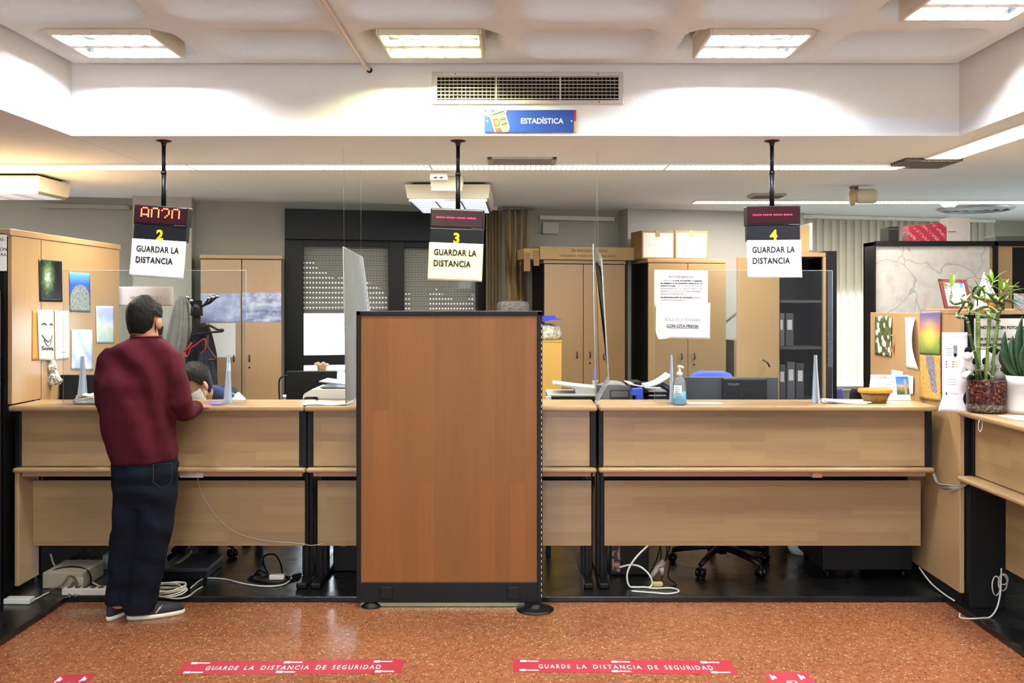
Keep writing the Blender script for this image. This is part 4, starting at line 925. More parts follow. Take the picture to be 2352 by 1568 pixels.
bmesh.ops.transform(b.bm, matrix=Matrix.Translation((xa+.002, Yo-.02, FZ)) @ Matrix.Rotation(-ang, 4, 'Z') @ Matrix.Rotation(0, 4, 'X'), verts=b.bm.verts)
d_ = b.build('door', W_CAB, r)
hp = P(1752, 826, Yo-.16); b = MB(); b.tube([hp, hp+Vector((.03, -.02, -.02)), hp+Vector((.05, 0, -.05))], .007); b.build('handle', KN, d_)
for z in (.55, .95, 1.35, 1.7):
    b = MB(); b.box(xa+.022, xb-.087, Yo+.03, Yo+.399, z, z+.02); b.build('shelf', M('2A2A2C', .5), r)
r = thing('carton', 'cardboard box with a white flap on top of the open cabinet', 'box', (XA(1815, Yo+.1), Yo+.2, zo)); q = Yo+.06
b = MB(); b.box(XA(1765, q), XA(1860, q), q, q+.28, zo+.0015, ZA(517, q), .004); b.build('box', KRAFT, r)
b = MB(); b.box(XA(1858, q), XA(1864, q)+.001, q-.02, q+.26, zo+.02, ZA(512, q), .002); b.build('flap', M('D8D5CB', .7), r)
# files on the open cabinet shelves
for k, (x, z, h, c) in enumerate(((2.0, .97, .26, '2C2E33'), (2.07, .97, .28, '3A3C42'), (2.14, .97, .27, '25262B'), (1.99, 1.37, .25, '4A4648'), (2.06, 1.37, .25, '2E2A30'))):
    r = thing('ring_binder', ('dark grey binder on the middle shelf of the open cabinet, at left', 'slate binder on the middle shelf of the open cabinet, second from left', 'black binder on the middle shelf of the open cabinet, at right', 'brownish grey binder on the upper shelf of the open cabinet', 'near black binder on the upper shelf of the open cabinet')[k], 'binder', (x, Yo+.2, z), group='binders in the open cabinet'); b = MB(); b.box(x-.03, x+.03, Yo+.10, Yo+.36, z+.001, z+h, .003); b.build('cover', M(c, .5), r)
    b = MB(); b.box(x-.018, x+.018, Yo+.0985, Yo+.10, z+h*.5, z+h*.8); b.build('label', M('9A9A98', .7), r)
# map unit
Ym = 6.6; xm0, xm1 = XA(2006, Ym), 3.9; zm = ZA(555, Ym)
r = thing('map_cabinet', 'black framed office unit with a pale map panel behind the right screen', 'cabinet', (3.0, Ym, FZ))
b = MB(); b.box(xm0, xm0+.012, Ym-.02, Ym+.19, FZ, zm, .003); b.box(XA(2281, Ym), XA(2281, Ym)+.026, Ym-.02, Ym+.19, FZ, zm); b.box(xm0, xm1, Ym-.02, Ym+.19, zm-.03, zm+.004, .003); b.box(xm0, xm1, Ym+.17, Ym+.19, FZ, zm); b.build('frame', M('121213', .45), r)
b = MB(); b.box(xm0+.0125, XA(2281, Ym), Ym+.01, Ym+.03, 1.2, zm-.03); b.build('back_panel', W_CAB, r)
b = MB(); b.box(XA(2288, Ym)+.01, xm1, Ym+.0, Ym+.02, 1.2, zm-.03); b.build('side_panel', W_CAB, r)
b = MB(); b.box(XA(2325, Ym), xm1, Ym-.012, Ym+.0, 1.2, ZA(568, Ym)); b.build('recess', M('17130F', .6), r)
t, g, x, y, z = pic('street_map'); co = t.coord(); w1 = t.n('TexVoronoi', feature='DISTANCE_TO_EDGE'); w1.inputs['Scale'].default_value = 3.2
nz = t.n('TexNoise'); nz.inputs['Scale'].default_value = 4; t.l(co, nz.inputs['Vector']); t.l(t.mix(.25, co, nz.outputs['Color']), w1.inputs['Vector'])
roads = t.math('LESS_THAN', w1.outputs['Distance'], .009); n2 = t.noise(co, 9, 4)
t.set(Base_Color=t.mix(t.math('MULTIPLY', roads, .45), t.ramp(n2, [(.35, '9D9A95'), (.55, 'A9A6A1'), (.72, 'A3938C')]), '62605C'), Roughness=.4)
r = thing('wall_map', 'pale street map mounted in the black framed unit', 'map', (XA(2140, Ym), Ym, 1.8)); b = MB(); b.box(XA(2010, Ym), XA(2274, Ym), Ym+.004, Ym+.009, 1.25, ZA(562, Ym), .001); b.build('sheet', t.m, r)
# on top of the map unit
q = Ym+.06
r = thing('file_box', 'black upright file box on top of the map unit', 'box', (XA(2048, q), q, zm)); b = MB(); b.box(XA(2036, q), XA(2059, q), q-.04, q+.12, zm+.005, ZA(521, q), .003); b.build('box', BLACK, r)
b = MB(); b.box(XA(2037, q), XA(2058, q), q-.041, q-.04, ZA(528, q), ZA(526, q)); b.build('rim', M('3A3A3C', .5), r)
r = thing('gift_box', 'red box with diagonal pale stripes on top of the map unit', 'box', (XA(2130, q), q, zm))
t, g, x, y, z = pic('red_stripes'); x, y, z = t.sep(t.coord()); st = t.math('FRACT', t.math('MULTIPLY', t.math('ADD', x, z), 13)); n = t.noise(t.coord(), 60, 2)
t.set(Base_Color=t.mix(t.math('MULTIPLY', t.math('MULTIPLY', t.math('LESS_THAN', st, .38), t.math('GREATER_THAN', n, .5)), .6), '8E1830', 'C47A86'), Roughness=.4)
b = MB(); zz = zm+.005; b.prism([(XA(2088, q), q, zz), (XA(2173, q), q, zz), (XA(2173, q), q, ZA(520, q)), (XA(2160, q), q, ZA(512, q)), (XA(2088, q), q, ZA(518, q))], (0, .12, 0)); b.build('box', t.m, r)
r = thing('archive_box', 'grey corrugated box on top of the map unit, right of the red box', 'box', (XA(2190, q), q+.1, zm)); b = MB(); b.box(XA(2174, q)+.003, XA(2229, q), q+.0, q+.12, zm+.005, ZA(500, q), .003); b.build('box', M('A9A29C', .8, var=.08, vscale=40), r)
b = MB(); b.box(XA(2175, q)+.004, XA(2195, q), q-.0015, q-.0, ZA(533, q), ZA(531, q)); b.build('mark', M('5A5656', .7), r)
r = thing('glass_sheet', 'flat grey folder lying on top of the map unit at right', 'folder', (XA(2310, q), q, zm)); b = MB(); b.box(XA(2278, q), 3.8, q-.05, q+.12, zm+.005, ZA(543, q), .003); b.build('cover', M('4E4E50', .3), r)

# tree outside the black window
r = wthing('tree', 'dim green tree outside the black window, behind the shutters', 'tree', WP(960, 600, -3.0)[0], 0, -3.0); u_, z_ = 0, WP(960, 610, -3.0)[1]
b = MB(); rnd = random.Random(4)
for i in range(46):
    a, q_ = rnd.uniform(0, 2*PI), rnd.random()**.5; b.sphere((1.9*q_*math.cos(a), .6*q_*math.sin(a)*1.0, z_+.35+.75*rnd.uniform(-.6, 1)), rnd.uniform(.25, .5), (1, 1, .8), 10, 7)
o = b.build('crown', M('3A4A2A', .9, var=.5, vscale=6, bump=1, bscale=14), r, local=True); mods(o, ('SUBSURF', dict(levels=1, render_levels=1))); tx = bpy.data.textures.new('leaves', 'CLOUDS'); tx.noise_scale = .12; m = o.modifiers.new('leaves', 'DISPLACE'); m.texture = tx; m.strength = .25
b = MB(); b.tube([(0, 0, .01), (.03, 0, z_)], [.14, .10], 10); b.build('trunk', M('4A3C30', .9, var=.2), r, local=True)
b = MB(); b.box(-12, 14, .225, 12, -.12, 0); bmesh.ops.transform(b.bm, matrix=WALLM, verts=b.bm.verts); struct('ground', b, M('A8A49A', .9))
# ------------------------------------------------------------------ acrylic screens
ACR = glass(); ACRB = glass('blue_edge_acrylic', 'DCEAFC', .0, .42); ZT = 1.1125
def screen(px0, px1, py, Y, label, feet):
    x0, x1, z1 = XA(px0, Y), XA(px1, Y), ZA(py, Y)
    r = thing('acrylic_screen', label, 'screen', ((x0+x1)/2, Y, ZT), group='acrylic hygiene screens on the counter')
    b = MB(); b.box(x0, x1, Y-.0025, Y+.0025, ZT+.004, z1); b.build('sheet', ACR, r)
    b = MB()
    for a, c in (((x0, ZT+.004), (x0, z1)), ((x1, ZT+.004), (x1, z1)), ((x0, z1), (x1, z1))):
        b.tube([(a[0], Y, a[1]), (c[0], Y, c[1])], .0012, 6)
    b.build('polished_edge', M('9FA8B0', .25, var=0), r)
    for fx, ptip, w in feet:                    # upright triangular feet either side of the sheet
        x = XA(fx, Y); h = ZA(ptip, Y)-ZT
        b = MB(); b.prism([(x-.003, Y-.06, ZT+.002), (x-.003, Y+.06, ZT+.002), (x-.003, Y+.02, ZT+h), (x-.003, Y-.02, ZT+h)], (.006, 0, 0))
        b.prism([(x-w/2, Y-.02, ZT+.001), (x+w/2, Y-.02, ZT+.001), (x+.004, Y-.004, ZT+h), (x-.004, Y-.004, ZT+h)], (0, .005, 0)); b.build('foot', ACRB, r)
    return r
screen(145, 565, 621, 5.50, 'clear acrylic screen on the left counter between the two people', ((190, 818, .055), (525, 815, .05)))
screen(1503, 1912, 621, 5.50, 'clear acrylic screen on the right counter with notices taped on it', ((1542, 815, .03), (1873, 815, .045)))
WIRE = M('9A9C9E', .5, var=0)
def hung(xn, yn, ztop, yf, xf, zf, yfb, xfb, zb, label, wires):
    r = thing('acrylic_screen', label, 'screen', (xn, yn, zb), group='acrylic dividers hung from the ceiling')
    P0 = [Vector(v) for v in ((xn, yn, ztop), (xf, yf, zf), (xfb, yfb, zb), (xn+.015, yn, ZT+.003))]
    b = MB(); b.prism(P0, (.005, 0, 0)); b.build('sheet', glass('frosted_acrylic', 'E9EFF6', .0, .26), r)
    b = MB(); 
    for i in range(4): b.tube([P0[i], P0[(i+1) % 4]], .0015, 6)
    b.build('polished_edge', M('AEB6BE', .3, var=0), r)
    for p, dx in wires: 
        q = P0[0].lerp(P0[1], p); b = MB(); b.tube([q, Vector((q.x+dx, q.y, ZL-.001))], .0006, 5); b.build('wire', WIRE, r)
hung(XA(788, 5.36), 5.36, ZA(566, 5.36), 5.95, XA(832, 5.95), ZA(590, 5.95), 6.55, XA(872, 6.55), ZT+.003, 'hanging acrylic divider left of the brown partition', ((.05, -.005), (.93, .0)))
hung(XA(1362, 5.36), 5.36, ZA(560, 5.36), 6.35, XA(1381, 6.35), ZA(590, 6.35), 6.0, XA(1398, 6.0), 1.19, 'narrow hanging acrylic divider right of the brown partition', ((.2, .015), (.6, -.01)))
def paper_on(label, px0, px1, py0, py1, Y, tilt, m=PAPER, group=None, corner=0.0):
    c = P((px0+px1)/2, (py0+py1)/2, Y); w, h = XA(px1, Y)-XA(px0, Y), ZA(py0, Y)-ZA(py1, Y)
    M4 = Matrix.Translation(c) @ Matrix.Rotation(tilt, 4, 'Y'); r = thing('paper_notice', label, 'paper', M4=M4, group=group)
    b = MB(); b.grid(lambda u, v: Vector((w*(u-.5), -.003*math.sin(u*PI)*math.sin(v*PI)-corner*max(0, (1-u)-.75)*max(0, (1-v)-.8)*8, h*(v-.5))), 12, 12, .0007); b.build('sheet', m, r, local=True)
    return r, w, h
r, w, h = paper_on('white notice headed NOTA INFORMATIVA taped to the right acrylic screen', 1503, 1626, 620, 706, 5.492, math.radians(.6))
TX = M('8C8A88', .8, var=0); TXD = M('55545A', .8, var=0)
text('NOTA INFORMATIVA', .016, r, TXD, (-.074, -.0042, h*.5-.046), fitw=.146, fith=.0125)
b = MB(); b.box(-.074, .072, -.0045, -.004, h*.5-.0495, h*.5-.0487); b.build('underline', TXD, r, local=True)
lines = [(0, 'se informa que', TX, .0, .30), (0, 'la toma de fotografías y la grabación', TXD, .31, 1), (1, 'de imágenes de los empleados públicos en sus', TXD, 0, 1), (2, 'centros de trabajo', TXD, 0, .37), (2, 'sin su consentimiento, puede', TX, .42, 1), (3, 'una vulneración de la Ley Orgánica 3/2018 de 5 de', TX, 0, 1), (4, 'diciembre de Protección de Datos Personales y', TX, 0, 1), (5, 'garantía de los derechos digitales.', TX, 0, .63), (6.3, 'Las infracciones podrán ser sancionadas', TXD, 0, .76), (6.3, 'conforme a', TX, .79, 1), (7.3, 'lo previsto en la mencionada Ley.', TX, 0, .63)]
for k, s, m, a, c in lines: text(s, .012, r, m, (-.122+.245*a, -.0043, h*.5-.066-.0155*k), fitw=.245*(c-a), fith=.0095, bold=.0004 if m is TXD else 0)
r, w, h = paper_on('white notice reading SOLO SE ATENDERÁ CON CITA PREVIA below the information notice', 1506, 1631, 694, 778, 5.487, math.radians(1.0), corner=.3)
text('SOLO SE ATENDERÁ', .03, r, TX, (-.106, -.0045, -.002), fitw=.207, fith=.022)
text('CON CITA PREVIA', .03, r, TXD, (-.096, -.0045, -.040), fitw=.188, fith=.018, bold=.0012)
b = MB(); b.box(-.096, .092, -.005, -.0044, -.0455, -.0440); b.build('underline', TXD, r, local=True)
r, w, h = paper_on('white sheet with red letters on the left acrylic screen behind the standing person', 273, 398, 658, 702, 5.4935, 0, M('D9D0CC', .7, var=.02))
text('DPT. ESTADÍSTICA Y', .02, r, M('A85A62', .8, var=0), (-.092, -.004, -.013), fitw=.185, fith=.014)

# ------------------------------------------------------------------ things on the counters
r = thing('sanitizer_bottle', 'pump bottle of blue hand gel on the right counter', 'bottle', (XA(1561, 5.40), 5.40, ZT+.001)); 
Z = lambda py: ZA(py, 5.40)-ZT-.001
pr = [(0, 0), (.034, 0), (.038, .006), (.0385, .05), (.0385, .12), (.036, .135), (.026, .150), (.014, .158), (.013, .170)]
b = MB(); b.lathe(pr, n=28, caps=True); b.build('bottle', glass('clear_plastic', 'EAF6FA', .0, .12), r, local=True)
b = MB(); b.lathe([(0, .002), (.033, .002), (.0365, .008), (.0365, .075), (0, .075)], n=28); b.build('gel', M('74C8E6', .15, var=0), r, local=True)
b = MB(); b.lathe([(.0395, .045), (.0395, .11), (.0388, .11), (.0388, .045)], n=28, caps=False); lab = None
b.bm.free(); b = MB(); b.grid(lambda u, v: Vector((.0392*math.sin(-1.15+u*1.3), -.0392*math.cos(-1.15+u*1.3), .052+v*.06)), 10, 2, .0004); lab = b.build('label', M('EAF0F2', .6, var=0), r, local=True)
b = MB(); 
for i in range(4): b.grid(lambda u, v, i=i: Vector((.0402*math.sin(-.95+u*(.9-.2*(i % 2))), -.0402*math.cos(-.95+u*(.9-.2*(i % 2))), .062+i*.012+v*.004)), 8, 1, .0003)
b.build('print', M('5E7A8C', .6, var=0), lab, local=True)
b = MB(); b.lathe([(0, .168), (.0165, .168), (.0165, .184), (.008, .188), (.006, .205), (.006, .212), (.012, .214), (.012, .224), (0, .226)], n=20); b.build('pump', M('EDE7CF', .4, var=0), r, local=True)
b = MB(); b.tube([(0, 0, .218), (.012, -.02, .219), (.016, -.03, .212)], .005, 8); b.build('nozzle', M('EDE7CF', .4, var=0), r, local=True)
# basket
r = thing('basket', 'small oval wicker basket lined with orange cloth on the right counter', 'basket', (XA(2010, 5.50), 5.50, ZT+.001))
def oval(rx, ry, z, n=40, wv=0, ph=0): return [Vector((rx*math.cos(a)*(1+wv*math.sin(a*20+ph)), ry*math.sin(a)*(1+wv*math.sin(a*20+ph)), z)) for a in [2*PI*k/n for k in range(n)]]
t = NT('wicker'); x, y, z = t.sep(t.coord()); an = t.math('ARCTAN2', y, x); wv = t.math('SINE', t.math('ADD', t.math('MULTIPLY', z, 520), t.math('MULTIPLY', t.math('ROUND', t.math('MULTIPLY', an, 9)), 3.14)))
t.set(Base_Color=t.ramp(wv, [(.1, '6F5526'), (.6, 'A88846')]), Roughness=.8); t.bump(wv, .8, .004)
b = MB(); b.rings([oval(.062, .045, 0, 80), oval(.075, .055, .03, 80), oval(.092, .066, .066, 80), oval(.086, .06, .064, 80), oval(.07, .05, .02, 80), oval(.03, .02, .01, 80)]); b.build('basket', t.m, r, local=True)
b = MB(); b.rings([oval(.070, .05, .02, 60), oval(.085, .06, .060, 60), oval(.090, .064, .083, 60, .02), oval(.099, .072, .076, 60, .02), oval(.096, .070, .060, 60, .02)], False); b.build('lining', M('C4702A', .8), r, local=True)
# desk calendar
r = thing('desk_calendar', 'desk calendar showing October with a church photograph on the right counter', 'calendar', (XA(2048, 5.62), 5.62, ZT+.001), rz=-.05)
w, h = .225, .155; tl = .25
Rt = Matrix.Rotation(-tl, 4, 'X')
def cal(name, x0, x1, z0, z1, d, m, par=r, th=.001):
    b = MB(); b.box(x0, x1, -d-th, -d, z0, z1); bmesh.ops.transform(b.bm, matrix=Rt, verts=b.bm.verts); return b.build(name, m, par, local=True)
cal('stand', -w/2, w/2, 0, h, 0, M('E9E9EC', .6, var=.02), th=.002)
b = MB(); b.prism([(-w/2, .004, .002), (-w/2, .085, 0), (-w/2, .085, .004), (-w/2, .036, h*.93)], (w, 0, 0)); b.build('back', M('D9D9DE', .6, var=.02), r, local=True)
pg = cal('month_page', -w/2+.004, .028, .035, h-.004, .0025, PAPER)
t, g, x, y, z = pic('church'); n = t.noise(t.coord(), 55, 4); vg = t.math('ADD', z, t.math('MULTIPLY', t.math('SUBTRACT', n, .5), .35)); twr = t.math('MULTIPLY', t.math('LESS_THAN', t.math('ABSOLUTE', t.math('SUBTRACT', x, .72)), .10), t.math('LESS_THAN', z, .85)); 
t.set(Base_Color=t.mix(twr, t.ramp(vg, [(.2, '3C5430'), (.38, '8F7F58'), (.5, 'B09A72'), (.56, '4C8AD4'), (1, '2C62B8')]), 'A8906A'), Roughness=.35)
cal('photo', .034, w/2-.004, .035, h-.010, .0025, t.m)
me = text_mesh('OCTUBRE', .016); wmx = max(v.co.x for v in me.vertices); b = MB(); b.mesh(me, Rt @ Matrix.Translation((-.085, -.0040, h-.022)) @ Matrix.Rotation(PI/2, 4, 'X')); b.build('month_name', TXD, pg, local=False) if False else b.build('month_name', TXD, r, local=True)
for i in range(7):
    b = MB(); me = None
    for j in range(5):
        d_ = j*7+i-2
        if 1 <= d_ <= 31:
            me = text_mesh(str(d_), .0125, align='CENTER'); b.mesh(me, Rt @ Matrix.Translation((-.062+i*.0135, -.0040, h-.046-j*.0165)) @ Matrix.Rotation(PI/2, 4, 'X')); bpy.data.meshes.remove(me)
    b.build('day_numbers', M('B8323A', .7, var=0) if i == 6 else TXD, r, local=True, fix=False)
b = MB()
for i in range(16): 
    q = Rt @ Vector((-w/2+.012+i*.0134, -.002, h-.002)); b.tube([q+Vector((0, -.004, -.004)), q+Vector((0, -.003, .006)), q+Vector((0, .004, .006)), q+Vector((0, .006, -.004))], .0008, 5)
b.build('spiral', M('7FA0D8', .4, .4), r, local=True)
# papers on the right counter
r = thing('paper_stack', 'loose stack of white papers on the right counter left of the wicker basket', 'papers', (XA(1940, 5.52), 5.52, ZT+.001))
for i in range(5):
    b = MB(); M4 = Matrix.Translation((-.01+.006*i, .01*((i*7) % 3-1), .002*i+.001)) @ Matrix.Rotation(-.25+.06*i, 4, 'Z'); b.grid(lambda u, v: M4 @ Vector(((u-.5)*.24, (v-.5)*.16, .018*max(0, .45-u)**1.2*(1 if i > 1 else .4))), 8, 4, .0015); b.build('sheet', PAPER, r, local=True)
r = thing('paper_sheet', 'single white sheet lying on the right counter beside the gel bottle', 'paper', (XA(1615, 5.45), 5.45, ZT+.001)); b = MB(); b.box(-.09, .11, -.03, .05, 0, .002); b.build('sheet', PAPER, r, local=True)
r = thing('paper_sheet', 'white paper lying over the joint of the left and middle counters', 'paper', (XA(735, 5.42), 5.46, ZT+.001)); b = MB(); b.grid(lambda u, v: Vector((-.09+.26*u, -.10+.2*v, .001+.004*math.sin(u*5)**2)), 10, 4, .0012); b.build('sheet', PAPER, r, local=True)
r = thing('paper_napkins', 'pile of crumpled white paper in a clear tray on the left counter, beside the man', 'papers', (XA(210, 5.44), 5.46, ZT+.001))
b = MB(); b.box(-.09, .12, -.065, .033, 0, .03, .006); b.build('tray', glass('clear_tray', 'F0F4F6', .05, .2), r, local=True)
for i in range(6):
    b = MB(); a = random.uniform(-.3, .3); zz = .008+.0075*i
    b.grid(lambda u, v: Vector((-.08+.19*u+.01*math.sin(i*3), -.06+.088*v, zz+.02*u+.010*math.sin(u*9+i*2)*math.sin(v*7+i))), 16, 8, .002); b.build('sheet', M('E4DCCB', .8, var=.05), r, local=True)
# right counter: jar of bamboo, planter, papers
JX, JY = XA(2266, 5.02), 5.02
r = thing('lucky_bamboo', 'lucky bamboo stalks in a glass jar of red beads on the side counter', 'plant', (JX, JY, ZT+.001))
jar = [(0, 0), (.085, 0), (.096, .010), (.099, .03), (.099, .17), (.094, .195), (.075, .218), (.060, .226), (.058, .245), (.064, .248), (.064, .256), (.058, .256)]
JG = NT('jar_glass'); JG.set(Base_Color='F4F6F6', Roughness=.02); JG.b.inputs['Transmission Weight'].default_value = 1; JG.b.inputs['IOR'].default_value = 1.18
b = MB(); b.lathe(jar, n=40, caps=False); b.build('jar', JG.m, r, local=True)
t = NT('red_beads'); v = t.n('TexVoronoi'); v.inputs['Scale'].default_value = 120; t.l(t.coord(), v.inputs['Vector']); rz_ = t.sep(v.outputs['Color'])
zc = t.sep(t.coord())[2]; c1 = t.ramp(rz_[0], [(.0, '1E0707'), (.45, '3E0E0E'), (.75, '621A12'), (.93, '84452A'), (1, '9A8058')]); c2 = t.ramp(rz_[1], [(0, '4A4438'), (.5, '7A7260'), (1, 'B9B29C')])
t.set(Base_Color=t.mix(t.math('LESS_THAN', zc, .045), c1, c2), Roughness=.18); t.bump(v.outputs['Distance'], .6, .01)
b = MB(); b.lathe([(0, .006), (.08, .006), (.090, .014), (.0935, .03), (.0935, .168), (0, .172)], n=40); beads = b.build('beads', t.m, r, local=True); beads['kind'] = 'stuff'
STEM = NT('bamboo_stem'); zc = STEM.sep(STEM.coord())[2]; STEM.set(Base_Color=STEM.ramp(STEM.noise(STEM.coord(), 20, 3), [(.3, '3C5420'), (.7, '6E8240')]), Roughness=.35); STEM = STEM.m
STEM2 = M('30491F', .35, var=.25, vscale=30); NODE = M('B9B078', .5, var=.1)
LEAF = NT('bamboo_leaf'); LEAF.set(Base_Color=LEAF.ramp(LEAF.noise(LEAF.coord(), 9, 3), [(.3, '4C7020'), (.7, '8AA844')]), Roughness=.35); LEAF = LEAF.m; LEAFD = M('3E6424', .35, var=.25, vscale=12)
def leaf_into(b, base, d, L, w, droop=.3, n=7):
    d = Vector(d).normalized(); side = d.cross(Vector((0, 0, 1))); side = side.normalized() if side.length > .01 else Vector((1, 0, 0))
    up = side.cross(d)
    def fn(u, v):
        t_ = u; p = Vector(base)+d*L*t_-Vector((0, 0, 1))*droop*L*t_*t_; k = w*math.sin(PI*min(1, t_*.92+.06))**.8*(1-t_**3*.6)
        return p+side*(v-.5)*2*k+up*abs(v-.5)*k*.5
    b.grid(fn, n, 2, .0008)
def JP(px, py, dy=0.0): return P(px, py, JY+dy)
stalks = [ # (points in the picture with depth offsets, radius)
 ([(2263, 905, 0), (2254, 870, -.01), (2240, 815, -.02), (2228, 768, -.03), (2222, 735, -.03), (2216, 730, -.03), (2200, 728, 0), (2199, 720, .03), (2212, 700, .03), (2215, 692, 0), (2195, 698, -.03), (2183, 690, -.01), (2185, 676, .02)], .0075),
 ([(2252, 915, .02), (2248, 850, .01), (2246, 720, 0)], .0115),
 ([(2262, 910, -.01), (2266, 840, -.01), (2272, 740, -.01), (2270, 728, -.01), (2246, 722, .02), (2240, 714, .03), (2268, 704, .0), (2290, 716, -.03), (2284, 724, -.02), (2262, 714, .0)], .0085),
 ([(2272, 912, .01), (2281, 830, .0), (2291, 745, -.01), (2294, 736, -.01), (2278, 728, -.04), (2270, 718, -.02), (2292, 712, .02), (2304, 708, .03), (2288, 694, 0), (2246, 684, -.03), (2240, 676, 0)], .0085),
 ([(2290, 735, 0), (2296, 715, .01), (2304, 705, .01), (2290, 690, -.02), (2276, 682, -.01), (2284, 676, .02)], .0075),
 ([(2228, 722, .03), (2224, 712, .03), (2234, 704, 0), (2226, 694, -.03), (2212, 690, -.02), (2208, 682, .02), (2214, 676, .03)], .007)]
inv = wm(r).inverted()
for pts, rad in stalks:
    path = smooth_path([JP(x_, y_, d_) for x_, y_, d_ in pts], 5); n_ = len(path)
    b = MB(); b.tube(path, [rad*(1+.10*(i % 4 == 0)) for i in range(n_)], 10); st = b.build('stem', STEM if len(pts) < 5 or rad > .008 else STEM2, r)
    b = MB()
    for i in range(3, n_-1, 4 if rad < .011 else 2):
        d_ = (path[i+1]-path[i]).normalized()*.0016; b.tube([path[i]-d_, path[i]+d_], rad*1.13, 10)
    b.build('nodes', NODE, st)
tufts = [((2185, 662), ((-1.0, 0, .75), (.55, -.2, 1.2), (.35, .3, 1.5), (-.1, -.2, 1.6)), LEAF, .085), ((2234, 672), ((-.8, -.3, .25), (.6, -.4, .5), (-.3, .3, .8), (.9, .2, .3), (0, -.6, .5), (-.6, -.2, -.4)), LEAFD, .075),
 ((2262, 676), ((-.6, -.4, .7), (.6, -.3, .8), (.1, .5, 1), (-.9, .1, .4), (.9, -.2, .2)), LEAF, .08), ((2279, 650), ((-.5, -.2, .9), (.7, -.2, 1), (.1, .3, 1.4), (.9, .2, .5), (-.8, .1, .6)), LEAF, .085),
 ((2300, 668), ((.9, -.2, .3), (.8, -.3, -.2), (.5, .2, .9), (-.2, -.4, 1.2), (1, .1, .6), (.2, -.6, .3), (-.6, .2, .6)), LEAF, .095), ((2306, 690), ((1, -.2, .1), (.8, -.4, -.4), (.6, .3, .5), (.9, .1, -.1), (.3, -.7, .1)), LEAFD, .085), ((2226, 690), ((-.3, -.4, -.8), (.4, -.5, -.4), (-.8, -.2, .2)), LEAF, .05),
 ((2250, 668), ((-.7, .2, .5), (.2, -.6, .7), (-.2, .3, 1)), LEAFD, .07)]
tufts += [((2288, 700), ((.9, -.4, .5), (.3, -.6, .9), (-.5, -.3, .8), (.7, .3, 1)), LEAFD, .10), ((2318, 672), ((.9, -.2, .5), (.5, -.3, 1), (1, .1, 0), (-.4, -.2, .9)), LEAF, .08), ((2245, 690), ((-.7, -.4, .5), (.4, -.5, .6), (0, -.4, 1)), LEAFD, .08)]
for (px, py), dirs, m, L in tufts:
    b = MB(); base = JP(px, py)
    for d in dirs: leaf_into(b, base, Vector(d)+Vector((random.uniform(-.1, .1), random.uniform(-.1, .1), 0)), L*random.uniform(1.1, 1.5), L*.13)
    b.tube([base-Vector((0, 0, .03)), base+Vector((0, 0, .01))], .004, 8); b.build('leaves', m, r)
PX_, PY_ = XA(2348, 5.0), 5.0
r = thing('snake_plant', 'sword leaved plant in a white pot beside the bamboo jar', 'plant', (PX_, PY_, ZT+.001))
b = MB(); b.lathe([(0, 0), (.085, 0), (.088, .02), (.093, .15), (.103, .152), (.104, .198), (.098, .200), (.095, .185), (0, .18)], n=36); b.build('pot', M('E6E3DC', .45, var=.05, vscale=14), r, local=True)
b = MB(); b.lathe([(0, .186), (.094, .186), (.094, .182), (0, .182)], n=30); b.build('soil', M('2E241A', .95), r, local=True)
for i, (tx, ty, w, dy) in enumerate(((2308, 760, .030, -.03), (2300, 800, .026, -.05), (2303, 838, .028, .03), (2326, 770, .03, .0), (2348, 725, .032, -.03), (2360, 740, .03, 0), (2352, 790, .028, -.06), (2375, 780, .03, .02))):
    tip = P(tx, ty, 5.0+dy); base = Vector((PX_-.03+.012*i-.02, 5.0+dy*.5, ZT+.182)); sd = Vector((.9, .3*(-1)**i, 0)).normalized()
    def fn(u, v): 
        p = base.lerp(tip, u)+Vector((-.02*math.sin(u*PI), 0, 0)); k = w*(.6+.7*math.sin(u*PI*.75))*(1-u**4); return p+sd*(v-.5)*k*1.5+Vector((0, .5*abs(v-.5)*k, 0))
    b = MB(); b.grid(fn, 10, 2, .0025); b.build('leaf', M('2C4A2C', .35, var=.45, vscale=26), r)
r = thing('paper_sheet', 'white and blue leaflet lying on the side counter in front of the jar', 'paper', (2.60, 4.78, ZT+.001)); b = MB(); b.box(-.11, .16, -.12, .08, 0, .002); b.build('sheet', PAPER, r, local=True)
b = MB(); b.box(-.02, .15, -.05, .03, .002, .0026); b.build('band', M('5C86D0', .5, var=0), r, local=True)
r = thing('string_loop', 'white string loop dangling over the edge of the side counter', 'string', (2.414, 4.98, 1.1)); b = MB(); Yq = 4.96
b.tube(smooth_path([P(2290, 962, Yq+.02), P(2268, 957, Yq+.0), P(2256, 956, Yq-.02), P(2249, 966, Yq-.06), P(2247, 980, Yq-.06), P(2251, 991, Yq-.06), P(2256, 980, Yq-.06), P(2256, 962, Yq-.05), P(2258, 957, Yq-.02)]), .0018, 6); b.build('string', M('EDEBE6', .7, var=0), r)
